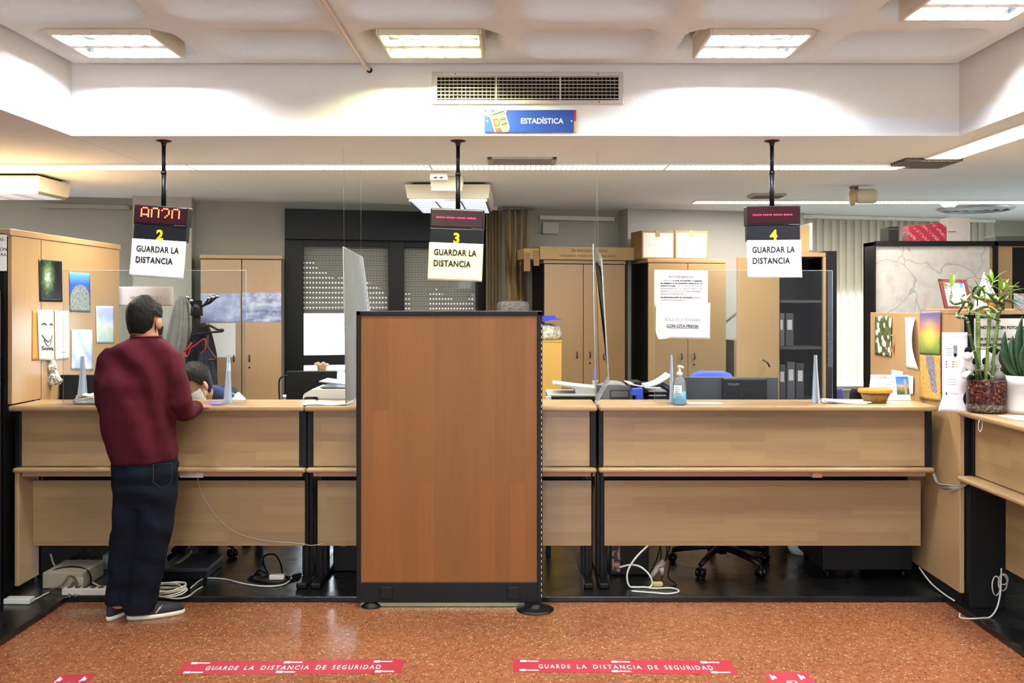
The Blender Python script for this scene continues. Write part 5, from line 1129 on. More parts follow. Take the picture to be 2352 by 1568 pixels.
# panda
r = thing('panda_toy', 'black and white plush panda sitting behind the bamboo jar', 'toy', (XA(2258, 5.12), 5.11, ZT+.001)); q = 5.115
b = MB(); b.sphere(P(2256, 872, q), .085, (1.0, .42, .95)); b.sphere(P(2248, 915, q), .075, (1.15, .42, .8)); b.build('body', M('141416', .95, var=.1, bump=.6, bscale=250), r)
WF = M('ECEAE4', .95, var=.04, bump=.6, bscale=250); BF = M('161618', .95, var=.1, bump=.6, bscale=250)
b = MB(); b.sphere(P(2252, 832, q-.02), .082, (1.05, .55, .85)); hd = b.build('head', WF, r)
for px in (2226, 2282): b = MB(); b.sphere(P(px, 806, q), .024); b.build('ear', BF, hd)
for px in (2240, 2262): b = MB(); b.sphere(P(px, 830, q-.062), .016, (1, .5, 1.3)); b.build('eye_patch', BF, hd)
b = MB(); b.sphere(P(2250, 842, q-.068), .012, (1.2, .6, .8)); b.build('nose', BF, hd)
b = MB(); b.sphere(P(2224, 862, q-.045), .032, (1.2, .7, .8)); a_ = b.build('paw', WF, r); b = MB(); b.sphere(P(2231, 870, q-.068), .018, (1.2, .4, 1)); b.build('pad', BF, a_)
b = MB(); b.sphere(P(2286, 860, q-.04), .036, (1, .7, 1.1)); b.build('paw', WF, r)
b = MB(); b.sphere(P(2222, 818, q-.045), .024, (1.1, .7, 1)); b.build('paw', WF, r)
# photocopy notice
q = 5.158; r = thing('paper_notice', 'white notice about photocopies on the black panel behind the bamboo', 'paper', (2.62, q, 1.5)); b = MB(); b.box(XA(2237, q), XA(2378, q), q-.0015, q, ZA(868, q), ZA(731, q)); b.build('sheet', M('E2DFDA', .7, var=.02), r)
for i, s in enumerate(('NO SE HACEN FOTOCOPIAS', '', 'SI FALTA DOCUMENTACIÓN', 'DEBERÁ SER APORTADA', 'EN PRÓXIMO MOMENTO')):
    if s: text(s, .02, r, M('2A2A2C', .8, var=0), (XA(2252, q), q-.002, ZA(755+13*i, q)), local=False, fith=.0165, fitw=.0125*len(s), bold=.0008)
# on the shelf of the right screen
SZ = 1.6645
q = 5.22; r = thing('framed_certificate', 'certificate in a dark red frame leaning on the shelf of the right screen', 'picture frame', P(2190, 708, q)); cs = [P(*c) for c in ((2154, 639, q+.05), (2218, 641, q+.05), (2232, 708, q), (2169, 707.5, q))]
zlow = SZ+.001-min(c.z for c in cs); cs = [c+Vector((0, 0, zlow)) for c in cs]
fc = lambda u, v, d=0: (cs[0]*(1-u)+cs[1]*u)*(1-v)+(cs[3]*(1-u)+cs[2]*u)*v+Vector((0, -d, 0))
def fcq(b, u0, u1, v0, v1, d, th=.004): b.prism([fc(u0, v0, d), fc(u1, v0, d), fc(u1, v1, d), fc(u0, v1, d)], (0, -th, 0))
b = MB(); fcq(b, 0, 1, 0, .09, 0, .012); fcq(b, 0, 1, .91, 1, 0, .012); fcq(b, 0, .13, 0, 1, 0, .012); fcq(b, .90, 1, 0, 1, 0, .012); b.build('frame', M('5E1C1A', .35), r)
b = MB(); fcq(b, .05, .95, .05, .95, -.002, .005); pg = b.build('certificate', M('E4E9E8', .4, var=.02), r)
b = MB(); fcq(b, .16, .26, .17, .32, .004, .001); b.build('seal', M('B0604A', .6, var=.2, vscale=80), r); b = MB(); fcq(b, .72, .84, .13, .28, .004, .001); b.build('seal', M('4A70C0', .6, var=0), r)
b = MB(); 
for v0, a, c in ((.24, .36, .6), (.29, .4, .58), (.45, .22, .85), (.50, .3, .8), (.54, .3, .85), (.7, .3, .7)): fcq(b, a, c, v0, v0+.018, .004, .0006)
b.build('text_lines', M('8298A8', .7, var=0), r)
q = 5.30; r = thing('paper_pyramid', 'patterned black and white paper pyramid standing on the shelf among the bamboo leaves', 'ornament', P(2264, 690, q)); ap = P(2260, 624, q); bz = SZ+.001
bs = [Vector((XA(2228, q), q-.03, bz)), Vector((XA(2262, q), q-.10, bz)), Vector((XA(2300, q), q-.02, bz)), Vector((XA(2264, q), q+.06, bz))]
t = NT('black_white_print'); n = t.noise(t.coord(), 130, 2); t.set(Base_Color=t.ramp(n, [(.47, '1E1E22'), (.53, 'E6E6E6')], 'LINEAR'), Roughness=.6)
b = MB(); b.prism([bs[0], bs[1], ap], (0, .002, 0)); b.build('face', PAPER, r)
b = MB(); b.prism([bs[1], bs[2], ap], (0, .002, 0)); b.build('face', t.m, r)
b = MB(); b.prism([bs[2], bs[3], ap], (0, .002, 0)); b.prism([bs[3], bs[0], ap], (0, .002, 0)); b.build('back', t.m, r)
r = thing('figurine', 'small orange figurine on the shelf behind the bamboo', 'ornament', P(2285, 706, 5.13)); q = 5.13; b = MB(); c = P(2285, 700, q); b.sphere((c.x, q, SZ+.035), .034, (1.3, .7, 1)); b.build('body', M('D98A38', .5), r); b = MB(); b.sphere((c.x-.05, q, SZ+.055), .022); b.build('head', M('E8BC8A', .5), r)
r = thing('photo_holder', 'clear acrylic holder with a blue and orange photograph on the shelf at right edge', 'picture frame', P(2345, 709, 5.16)); q = 5.16; b = MB(); b.box(XA(2329, q), XA(2390, q), q-.006, q+.004, SZ+.001, ZA(674, q)); b.build('holder', glass('clear_tray'), r)
t, g, x, y, z = pic('travel_photo'); n = t.noise(t.coord(), 18, 3); t.set(Base_Color=t.ramp(n, [(.35, '6E4A38'), (.45, 'C08A50'), (.52, '5C8AB0'), (.65, '3E6E9C')]), Roughness=.3); b = MB(); b.box(XA(2333, q), XA(2386, q), q-.002, q, SZ+.003, ZA(678, q)); b.build('photo', t.m, r)
# purple document and phone case under the man's hand
r = thing('identity_booklet', 'lilac booklet on the left counter under the hand of the man in maroon', 'booklet', (XA(490, 5.40), 5.40, ZT+.001)); b = MB(); b.box(-.05, .055, -.035, .045, 0, .012, .003); b.build('cover', M('8E7CBE', .5), r, local=True)

# ------------------------------------------------------------------ desk equipment behind the counters
DZ = .751
r = thing('monitor', 'grey computer monitor seen from behind on the right desk', 'monitor', (XA(1680, 6.02), 6.0, DZ)); q = 5.98
b = MB(); b.box(XA(1573, q), XA(1788, q), q, q+.03, ZA(985, q), ZA(866, q), .004); b.build('screen_back', M('45464A', .45, .1), r)
b = MB(); b.box(XA(1657, q), XA(1759, q), q-.045, q+.002, ZA(975, q), ZA(868, q-.03), .014, 3); hou = b.build('housing', M('141416', .4), r)
b = MB(); b.box(XA(1664, q), XA(1755, q), q-.047, q-.044, ZA(890, q), ZA(888, q)); b.build('vent', M('0C0C0D', .5), hou)
text('PHILIPS', .03, hou, M('6E7076', .5, var=0), (XA(1669, q), q-.0455, ZA(883, q)), fitw=.070, fith=.0135, local=False, bold=.001)
for px in (1664, 1704): b = MB(); b.sphere(P(px, 907, q-.045), .003, (1, .5, 1), 8, 6); b.build('screw', GREYM, hou)
b = MB(); b.tube([(XA(1708, q), q, DZ+.01), (XA(1708, q), q, .95)], .03, 12); b.box(XA(1650, q), XA(1766, q), q-.10, q+.12, DZ+.0005, DZ+.014, .005); b.build('stand', BLACKP, r)
r = thing('monitor', 'black computer monitor seen from behind before the black window', 'monitor', (XA(715, 6.6), 6.6, DZ)); q = 6.6
b = MB(); b.box(XA(657, q), XA(773, q), q, q+.04, .80, ZA(852, q), .006); b.build('screen_back', M('141518', .4), r); b = MB(); b.box(XA(690, q), XA(740, q), q-.10, q+.12, DZ, DZ+.014, .004); b.tube([(XA(715, q), q+.05, DZ), (XA(715, q), q+.05, .9)], .025); b.build('stand', BLACKP, r)
r = thing('desk', 'side desk slab behind the left and middle counters', 'desk', (-.9, 6.9, FZ)); b = MB(); b.box(-1.9, -.02, 6.19, 7.05, .722, .7505, .006); b.build('worktop', W_COUNTER, r)
for x in (-1.8, -.95, -.1): b = MB(); b.box(x-.03, x+.03, 6.5, 6.6, FZ+.001, .7215); b.build('leg', BLACKM, r)
r = thing('monitor', 'dark monitor behind the acrylic screen at the far left', 'monitor', (XA(178, 5.95), 5.95, DZ)); q = 5.95; b = MB(); b.box(XA(137, q), XA(217, q), q, q+.04, .80, ZA(861, q), .006); b.build('screen_back', M('141312', .4), r); b = MB(); b.box(XA(160, q), XA(196, q), q-.08, q+.12, DZ+.0005, DZ+.014, .004); b.tube([(XA(178, q), q+.05, DZ), (XA(178, q), q+.05, .9)], .025); b.build('stand', BLACKP, r)
# white scanner printer
q = 5.95; r = thing('printer', 'cream printer with dark open tray on the middle desk, left of the partition', 'printer', (XA(760, q), q+.2, DZ)); X0, X1 = XA(696, q), XA(818, q)
prf = [(X0, ZA(917, q)), (X0, ZA(908, q)), (X0+.012, ZA(903, q)), (X0+.055, ZA(894, q)), (X1-.005, ZA(894, q)), (X1-.005, ZA(916, q)), (X0+.10, ZA(916, q)), (X0+.09, ZA(911, q)), (X0+.015, ZA(911, q))]
b = MB(); b.prism([(x, q, z) for x, z in prf], (0, .34, 0)); b.build('lid', M('DCD8C8', .4, var=.02), r)
b = MB(); b.box(X0+.02, X1-.01, q+.005, q+.33, DZ+.0005, ZA(915, q), .004); b.build('body', M('26282A', .4), r)
b = MB(); b.box(XA(730, q), XA(800, q), q+.02, q+.28, -.004, .004, .003); bmesh.ops.transform(b.bm, matrix=Matrix.Translation((0, 0, ZA(884, q))) @ Matrix.Translation((XA(790, q), 0, 0)) @ Matrix.Rotation(.12, 4, 'Y') @ Matrix.Translation((-XA(790, q), 0, 0)), verts=b.bm.verts); b.build('tray', M('7E868A', .35), r)
b = MB(); b.box(XA(732, q), XA(800, q), q+.03, q+.28, -.004, .003, .003); bmesh.ops.transform(b.bm, matrix=Matrix.Translation((XA(795, q), 0, ZA(893, q))) @ Matrix.Rotation(.04, 4, 'Y') @ Matrix.Translation((-XA(795, q), 0, 0)), verts=b.bm.verts); b.build('tray', M('3C4448', .35), r)
# grey printer, right of the partition
q = 5.95; r = thing('printer', 'grey and black printer behind the counter right of the partition', 'printer', (XA(1350, q), q+.2, DZ))
b = MB(); b.box(XA(1256, q), XA(1372, q), q, q+.36, DZ+.0005, ZA(912, q), .006); b.build('base', M('1F2123', .4), r)
b = MB(); b.box(XA(1258, q), XA(1372, q), q-.004, q+.36, ZA(911, q), ZA(906, q), .004); b.build('panel', M('8C8F8E', .4), r)
b = MB(); b.box(XA(1255, q), XA(1266, q), q-.012, q, ZA(920, q), ZA(909, q), .003); b.build('button', M('D9DADC', .3), r)
b = MB(); b.prism([(XA(1370, q), q, DZ+.001), (XA(1452, q), q, DZ+.001), (XA(1453, q), q, ZA(905, q)), (XA(1450, q), q, ZA(893, q)), (XA(1440, q), q, ZA(887, q)), (XA(1425, q), q, ZA(884, q)), (XA(1370, q), q, ZA(884, q))], (0, .36, 0)); bd = b.build('body', M('6C6E6F', .4), r)
b = MB(); b.box(XA(1400, q), XA(1446, q), q-.003, q, ZA(917, q), ZA(895, q), .003); b.build('panel', M('3E3F40', .4), bd)
b = MB()
for i in range(6): b.box(XA(1404, q), XA(1442, q), q-.005, q-.003, ZA(899+2.2*i, q)-.002, ZA(899+2.2*i, q))
b.build('vent', M('B0B0AC', .4), bd)
b = MB(); b.prism([(XA(1272, q), q+.05, ZA(885, q)), (XA(1274, q), q+.05, ZA(882, q)), (XA(1330, q), q+.05, ZA(889, q)), (XA(1372, q), q+.05, ZA(893, q)), (XA(1372, q), q+.05, ZA(907, q)), (XA(1324, q), q+.05, ZA(907, q)), (XA(1322, q), q+.05, ZA(896, q)), (XA(1315, q), q+.05, ZA(892, q))], (0, .25, 0)); b.build('tray', M('A6A9A8', .4), r)
b = MB(); b.sphere(P(1356, 890, q+.2), .045, (1, .8, .4)); b.build('roller', M('D2CDB8', .5), r)
# letter trays
q = 5.92; r = thing('letter_tray', 'stack of dark letter trays with curled papers, left of the gel bottle', 'letter tray', (XA(1508, q), q+.15, DZ))
for k, (c, zt2) in enumerate((('1F2E6E', 912), ('17181C', 902), ('20242E', 892))):
    z = ZA(zt2+9, q); b = MB(); b.box(XA(1478, q), XA(1538, q), q, q+.30, z, z+.004, .001); b.box(XA(1478, q), XA(1478, q)+.006, q, q+.30, z, z+.045); b.box(XA(1538, q)-.006, XA(1538, q), q, q+.30, z, z+.045); b.box(XA(1478, q), XA(1538, q), q+.294, q+.30, z, z+.045); b.build('tray', M(c, .4), r)
b = MB(); b.box(XA(1482, q), XA(1534, q), q+.02, q+.28, DZ+.0005, ZA(922, q)); b.build('base', M('121316', .5), r)
for k, zt2 in enumerate((909, 899, 919)):
    b = MB(); b.box(XA(1490, q), XA(1530, q), q-.01, q+.25, ZA(zt2, q), ZA(zt2, q)+.006); b.build('papers', M('C9CAD0', .7), r)
b = MB(); b.grid(lambda u, v: Vector((XA(1443+97*u, q), q-.03+.24*v, ZA(872, q)-.045*math.sin(u*PI*.95)+.02*u*u*2-.02*(1-u)**4)), 16, 4, .006); b.build('papers', M('D2CFCC', .7), r)
b = MB(); b.box(XA(1456, q), XA(1474, q), q+.0, q+.2, ZA(896, q), ZA(877, q), .004); b.build('box', M('222226', .5), r)
r = thing('pen_cup', 'bright blue plastic holder between the grey printer and the letter trays', 'holder', (XA(1465, 5.8), 5.8, DZ)); q = 5.80; b = MB(); b.prism([(XA(1458, q), q, DZ+.001), (XA(1477, q), q, DZ+.001), (XA(1477, q), q, ZA(892, q)), (XA(1455, q), q, ZA(894, q)), (XA(1452, q), q, ZA(907, q)), (XA(1463, q), q, ZA(908, q))], (0, .09, 0)); b.build('holder', M('2A52C8', .35), r)
# yellow cabinet with wrapped things
q = 7.3; r = thing('low_cabinet', 'narrow yellow cabinet right of the brown partition', 'cabinet', (XA(1260, q), q+.2, FZ)); b = MB(); b.box(XA(1195, q), XA(1290, q), q, q+.4, FZ+.001, ZA(785, q), .003); b.build('body', wood('yellow_laminate', 'B8944A', '9C7A36', 'z', (3, 1), .4, .25), r)
b = MB(); b.box(XA(1193, q), XA(1291, q), q-.004, q+.4, ZA(785, q)-.001, ZA(783, q)+.003, .002); b.build('top', M('A8863E', .4), r)
t = NT('plastic_wrap'); n = t.noise(t.coord(), 28, 5, .7); t.set(Base_Color=t.ramp(n, [(.3, '5E6458'), (.5, '9A9688'), (.7, 'D8D5CC')]), Roughness=.2); t.bump(n, .8, .02)
r = thing('wrapped_bundle', 'crumpled plastic wrapped bundle on top of the yellow cabinet', 'bundle', (XA(1250, q), q+.15, ZA(783, q))); z0 = ZA(783, q)+.005
b = MB(); b.rings([[Vector((XA(1245, q)+.15*k*math.cos(a)*(1+.10*math.sin(3*a)+.05*math.sin(7*a)), q+.17+.11*k*math.sin(a), z0+zz)) for a in [2*PI*i/32 for i in range(32)]] for k, zz in ((.92, 0), (1, .03), (.97, .07), (.9, .10), (.6, .125), (.2, .13))]); b.build('wrap', t.m, r)
r = thing('folder', 'bright blue folder lying on the plastic wrapped bundle', 'folder', (XA(1255, q), q+.1, z0+.14)); b = MB(); b.prism([(XA(1215, q), q+.05, z0+.142), (XA(1244, q), q+.05, z0+.142), (XA(1266, q), q+.05, z0+.158), (XA(1294, q), q+.05, z0+.162), (XA(1278, q), q+.05, z0+.172), (XA(1276, q), q+.05, z0+.19), (XA(1215, q), q+.05, z0+.185)], (0, .2, 0)); b.build('cover', M('2A2FB8', .4), r)
# little pot on the window sill
q = 8.3; r = thing('sill_pot', 'small clay pot with a dried plant on the window sill', 'pot', P(739, 850, q)); c = P(739, 852, q); b = MB(); b.lathe([(0, 0), (.036, 0), (.042, .05), (.036, .05), (0, .045)], c); b.build('pot', M('A07850', .7, var=.2), r)
b = MB(); 
for i in range(7): b.sphere(c+Vector((-.05+.016*i, .0, .062+.008*math.sin(i*2))), .02, (1, .8, .7), 10, 8)
b.build('plant', M('C9BBA4', .9, var=.2, vscale=40), r)
b = MB(); b.box(WA0+.06, WA1-.06, -.26, .0, c.z-.03, c.z-.001); bmesh.ops.transform(b.bm, matrix=WALLM, verts=b.bm.verts) if False else None
b.bm.free(); b = MB(); u_ = (WALLM.inverted() @ c); b.box(u_.x-.12, u_.x+.9, u_.y-.08, -.031, u_.z-.02, u_.z-.0005, .003); bmesh.ops.transform(b.bm, matrix=WALLM, verts=b.bm.verts); struct('window_sill_1', b, M('D9DCE2', .5))
# bits left of the black monitor
q = 6.9; r = thing('water_bottle', 'clear plastic bottle with blue label beside the black monitor', 'bottle', (XA(654, q), q, DZ)); b = MB(); b.lathe([(0, 0), (.032, 0), (.034, .01), (.034, .16), (.026, .20), (.012, .235), (.012, .25), (0, .25)], (XA(654, q), q, DZ+.001), 20); b.build('bottle', glass('clear_plastic'), r); b = MB(); b.lathe([(.0345, .09), (.0345, .15)], (XA(654, q), q, DZ), 20, caps=False); b.build('label', M('5A6ECC', .4), r); b = MB(); b.lathe([(0, .25), (.015, .25), (.015, .268), (0, .268)], (XA(654, q), q, DZ+.002), 14); b.build('cap', M('E8EAF2', .4), r)
r = thing('desk_cable', 'black cable looping down beside the black monitor', 'cable', (XA(645, 6.55), 6.5, DZ)); b = MB(); q = 6.55; b.tube(smooth_path([P(660, 862, q), P(650, 864, q), P(642, 872, q), P(641, 895, q), P(642, 918, q), Vector((XA(644, q), q, DZ+.006))]), .006, 6); b.build('wire', BLACK, r)
q = 7.95; r = thing('low_cabinet', 'dark low cabinet behind the brown partition under the stained curtain', 'cabinet', (XA(1180, q), q+.15, FZ)); b = MB(); b.box(XA(1140, q), XA(1194, q), q, q+.3, FZ+.001, ZA(722, q), .003); b.build('body', BLACK, r)
r = thing('wrapped_bundle', 'grey crumpled bundle below the stained curtain, just above the brown partition', 'bundle', (XA(1178, q), q+.15, ZA(722, q))); b = MB(); z0 = ZA(722, q)+.001
b.rings([[Vector((XA(1178, q)+.135*k*math.cos(a)*(1+.06*math.sin(5*a)), q+.15+.12*k*math.sin(a), z0+zz)) for a in [2*PI*i/40 for i in range(40)]] for k, zz in ((.9, 0), (1, .03), (1, .08), (.93, .105), (.5, .115))]); b.build('wrap', M('6E6C68', .7, var=.5, vscale=50, bump=1.0, bscale=60), r)
# far table and chairs right
q = 7.9; r = thing('far_table', 'white table under the vertical blind at the far right', 'table', (XA(1960, q), q, FZ)); b = MB(); b.box(XA(1900, q), XA(2050, q), q, q+.6, ZA(893, q), ZA(886, q), .004); b.build('tabletop', WHITE, r)
for px in (1905, 2040): b = MB(); b.box(XA(px, q)-.02, XA(px, q)+.02, q+.05, q+.10, FZ+.001, ZA(893, q)-.001); b.build('leg', GREYM, r)
def back_chair(px0, px1, pyt, Y, col, label, rz=0.0, legs=True):
    X = (XA(px0, Y)+XA(px1, Y))/2; w = (XA(px1, Y)-XA(px0, Y))/2; zt2 = ZA(pyt, Y)
    r = thing('visitor_chair', label, 'chair', (X, Y, FZ), rz, 'chairs in the office'); z = zt2-FZ
    m = M(col, .7)
    b = MB(); b.rings([[Vector((w*k*math.copysign(abs(math.cos(a))**.5, math.cos(a)), .02*s+.05*(1-k)*0-.01, z-.36+.36*v)) for a, s in [(2*PI*i/24, math.copysign(abs(math.sin(2*PI*i/24))**.5, math.sin(2*PI*i/24))) for i in range(24)]] for k, v in ((.75, 0), (.9, .1), (1, .4), (1, .75), (.93, .92), (.75, 1))]); b.build('backrest', m, r, local=True)
    b = MB(); b.box(-w*1.05, w*1.05, .02, .45, .41, .47, .025, 3); b.build('seat', m, r, local=True)
    for sx in (-1, 1):
        for y in (.04, .42): b = MB(); b.tube([(sx*w*.95, y, 0.001), (sx*w*.95, y, .42)], .012, 8); b.build('leg', BLACKM, r, local=True)
        b = MB(); b.tube([(sx*w*.6, .03, .42), (sx*w*.6, 0, z-.2)], .012, 8); b.build('support', BLACKM, r, local=True)
    return r
q = 6.33; r = thing('magazine_file', 'blue magazine file standing behind the grey printer, right of the partition', 'file', (XA(1379, q), q, DZ)); b = MB(); b.prism([(XA(1362, q), q, DZ+.001), (XA(1393, q), q, DZ+.001), (XA(1392, q), q, ZA(884, q)), (XA(1386, q), q, ZA(853, q)), (XA(1368, q), q, ZA(853, q))], (0, .22, 0)); b.build('file', M('3A4390', .5), r)
r = thing('desk', 'small desk slab behind the grey printer carrying the blue file', 'desk', (.5, 6.5, FZ)); b = MB(); b.box(.10, .95, 6.19, 6.75, .722, .7505, .006); b.build('worktop', W_COUNTER, r)
for x, y in ((.20, 6.0), (.13, 6.7), (.9, 6.7)): b = MB(); b.box(x-.018, x+.018, y+.20 if y < 6.1 else y, y+.24 if y < 6.1 else y+.04, FZ+.001, .7215); b.build('leg', BLACKM, r)
back_chair(1915, 1936, 891, 7.35, '7A74B8', 'lilac chair back beside the white far table')
back_chair(1950, 1992, 893, 6.9, '141018', 'black chair with maroon seat behind the wicker basket')
q = 6.45; r = thing('potted_plant', 'dark leaved plant behind the acrylic screen, left of its right foot', 'plant', (XA(1850, q), q, DZ)); b = MB(); b.lathe([(0, 0), (.06, 0), (.08, .12), (.07, .12), (0, .11)], (XA(1850, q), q-.05, DZ+.001)); b.build('pot', M('3A2A24', .6), r)
for i in range(9):
    a = i*.7; b = MB(); leaf_into(b, (XA(1850, q), q-.05, DZ+.11), (math.cos(a)*.8, math.sin(a)*.5-.2, .9), random.uniform(.2, .30), .028, .55, 8); b.build('leaf', M('1E2C1A', .4, var=.2), r)
r = thing('desk', 'desk slab behind the right counter carrying the dark plant', 'desk', (1.6, 6.5, FZ)); b = MB(); b.box(1.6, 2.36, 6.19, 6.56, .722, .7505, .006); b.build('worktop', W_COUNTER, r)
for x, y in ((1.65, 6.5), (2.30, 6.5), (1.65, 6.25), (2.30, 6.25)): b = MB(); b.box(x-.02, x+.02, y-.02, y+.02, FZ+.001, .7215); b.build('leg', BLACKM, r)

# ------------------------------------------------------------------ under the counters
def office_chair(X, Y, ph, label, seatcol='2A3C9A', col='1A1A1C', back=True, zt2=1.22, bw=.17, rz=0, ar=.31):
    r = thing('office_chair', label, 'chair', (X, Y, FZ), 0, 'swivel chairs behind the counter'); m = M(col, .45)
    for k in range(5):
        a = ph+2*PI*k/5; d = Vector((math.cos(a), math.sin(a), 0)); 
        b = MB(); b.tube([d*.02+Vector((0, 0, .125)), d*.12+Vector((0, 0, .118)), d*.24+Vector((0, 0, .095)), d*ar+Vector((0, 0, .075))], [.028, .026, .022, .018], 10, rz=.8); lg = b.build('leg', m, r, local=True)
        s = Vector((-d.y, d.x, 0)); b = MB()
        for q in (-1, 1): b.tube([d*ar+s*q*.009+Vector((0, 0, .0285)), d*ar+s*q*.024+Vector((0, 0, .0285))], .0275, 16)
        b.tube([d*ar+Vector((0, 0, .03)), d*ar+Vector((0, 0, .075))], .009, 8); b.build('caster', BLACKM, lg, local=True)
    b = MB(); b.tube([(0, 0, .08), (0, 0, .30), (0, 0, .301), (0, 0, .42)], [.032, .03, .018, .018], 14); b.build('column', BLACKM, r, local=True)
    R_ = Matrix.Rotation(rz, 4, 'Z'); b = MB(); b.box(-.23, .23, -.22, .22, .42, .49, .03, 3); bmesh.ops.transform(b.bm, matrix=R_, verts=b.bm.verts); b.build('seat', M(seatcol, .8), r, local=True)
    b = MB(); zz = zt2-FZ; b.rings([[Vector((bw*k*math.cos(a)+0, .32+.03*math.sin(a)*k, zz-.42+.42*v)) for a in [2*PI*i/24 for i in range(24)]] for k, v in ((.7, 0), (1, .15), (1.1, .5), (1.0, .82), (.75, .96), (.45, 1))]); bmesh.ops.transform(b.bm, matrix=R_, verts=b.bm.verts); b.build('backrest', M(seatcol, .8), r, local=True)
    b = MB(); b.tube([R_ @ Vector((0, .1, .42)), R_ @ Vector((0, .33, .45)), R_ @ Vector((0, .355, zz-.2))], .02, 8); b.build('back_support', BLACKM, r, local=True)
    return r
office_chair(1.29, 5.93, PI/2, 'blue swivel chair behind the right counter, black star base showing under the panel', '3A50B0', zt2=1.245)
office_chair(XA(458, 6.25), 6.30, PI/2+.35, 'swivel chair of the seated clerk, base showing under the left counter', '22242C', zt2=1.12, rz=0)
WC = M('B4B0A6', .5, var=0); BC = M('101012', .5, var=0); YC = M('B9AC84', .5, var=0)
def cable(label, pts, rad, m, Y=None, part='wire', name='cable', k=6):
    v = [Vector(p) if len(p) == 3 and abs(p[0]) < 10 else P(p[0], p[1], p[2]) for p in pts]
    for p in v: p.z = max(p.z, FZ+rad+.0005)
    r = thing(name, label, 'cable', v[0]); b = MB(); b.tube(smooth_path(v, k), rad, 7); b.build(part, m, r); return r
def floorY(py, z=FZ): return (CH-z)*F/(py-VY)
fl = lambda px, py, z=FZ+.006: (px, py, floorY(py, z))
q = 5.56
r = thing('socket_box', 'white adapter box hanging under the ledge of the left counter', 'socket', P(433, 1092, 5.48)); b = MB(); q = 5.42; b.box(XA(412, q), XA(466, q), q, q+.012+.0, ZA(1097, q), ZA(1081, q)-.001, .004); b.build('box', M('D6C9C6', .5), r)
q = 5.545
cable('thin white cable hanging from the adapter box across the left lower panel', [(454, 1097, 5.43), (462, 1130, q), (476, 1155, q), (500, 1190, q), (525, 1212, q), (550, 1226, q), (600, 1240, q+.003), (690, 1248, q), (715, 1252, q), (742, 1248, q)], .0022, WC)
cable('black cable loop on the dark floor under the left counter', [fl(575, 1325), fl(590, 1312), (600, 1310, 5.75), fl(615, 1318), (604, 1290, 5.8), (610, 1275, 5.85), (632, 1274, 5.85), (645, 1295, 5.8), fl(650, 1318), fl(665, 1325), fl(692, 1318)], .006, BC)
cable('black plug lead lying under the left counter', [fl(570, 1328), fl(600, 1335), fl(640, 1338), fl(690, 1326)], .006, BC)
cable('long white cable winding along the floor under the left counter', [fl(438, 1350), fl(460, 1332), fl(480, 1327), fl(520, 1330), fl(560, 1340), fl(610, 1346), fl(650, 1342), fl(668, 1330), fl(670, 1318), fl(690, 1312)], .0045, WC)
cable('second white cable from the coil towards the man', [fl(350, 1366), fl(400, 1374), fl(430, 1370), fl(450, 1356), fl(465, 1347)], .0045, WC)
r = thing('plug_adapter', 'white plug adapter on the dark floor under the left counter', 'plug', fl(637, 1330) and P(637, 1330, floorY(1330))); p = P(637, 1330, floorY(1330)); b = MB(); b.box(p.x-.045, p.x+.045, p.y-.02, p.y+.02, FZ+.001, FZ+.03, .005); b.build('body', M('C9C0B4', .5), r)
r = thing('cable_coil', 'coil of white cable on the floor beside the shoe of the man', 'cable', P(385, 1362, floorY(1364))); p = P(384, 1362, floorY(1362)); b = MB()
for i in range(9): 
    rr_ = .098+.006*math.sin(i*2.3); b.tube([(p.x+.012*math.sin(i)+rr_*math.cos(a), p.y+.01*math.cos(i*2)+.085*math.sin(a), FZ+.006+.0048*i+.006*math.sin(a*2+i)) for a in [2*PI*k/28 for k in range(28)]], .0035, 6, True)
b.build('loops', M('DAD5C2', .5, var=0), r)
# left dark corner: boxes, power strips, cables
r = thing('desktop_computer', 'beige flat computer case on the floor under the left counter', 'computer', P(165, 1330, floorY(1355))); q = floorY(1352); b = MB(); b.box(XA(97, q), XA(190, q), q, q+.28, FZ+.001, ZA(1315, q), .006); b.build('case', M('8E846E', .5), r); b = MB(); b.box(XA(178, q)-.02, XA(192, q), q-.004, q, FZ+.02, ZA(1325, q)); b.build('panel', M('A69C86', .5), r)
r = thing('power_strip', 'long white power strip under the left counter beside the man', 'power strip', P(190, 1358, floorY(1365))); q = floorY(1368); b = MB(); b.box(XA(141, q), XA(246, q), q, q+.055, FZ+.001, FZ+.04, .006); b.build('body', M('B8AFA4', .5), r)
for i in range(5): b = MB(); b.lathe([(.016, 0), (.016, .002), (0, .002)], n=14); bmesh.ops.transform(b.bm, matrix=Matrix.Translation((XA(155+18*i, q), q+.028, FZ+.0402)), verts=b.bm.verts); b.build('socket', M('3A3836', .5), r)
r = thing('power_strip', 'white junction strip on the dark floor at the left edge', 'power strip', P(45, 1383, floorY(1386))); b = MB(); p = P(45, 1384, floorY(1384)); b.box(p.x-.075, p.x+.07, p.y-.03, p.y+.03, FZ+.001, FZ+.03, .004, rot=None); b.build('body', M('C4C2B8', .5), r)
cable('white lead from the junction strip at the left edge', [fl(72, 1378), fl(85, 1374), fl(100, 1366), fl(112, 1360)], .0045, WC)
cable('white cable drooping in the dark under the left counter', [(116, 1272, 5.75), (125, 1298, 5.7), (145, 1315, 5.66), (175, 1325, 5.62), (205, 1335, 5.58), fl(232, 1347), fl(252, 1345)], .0055, YC)
cable('black cable arching over the beige computer case', [(112, 1352, 5.5), (114, 1330, 5.5), (120, 1312, 5.5), (150, 1302, 5.55), (185, 1303, 5.55), (205, 1315, 5.5), fl(208, 1340), fl(190, 1352)], .006, BC)
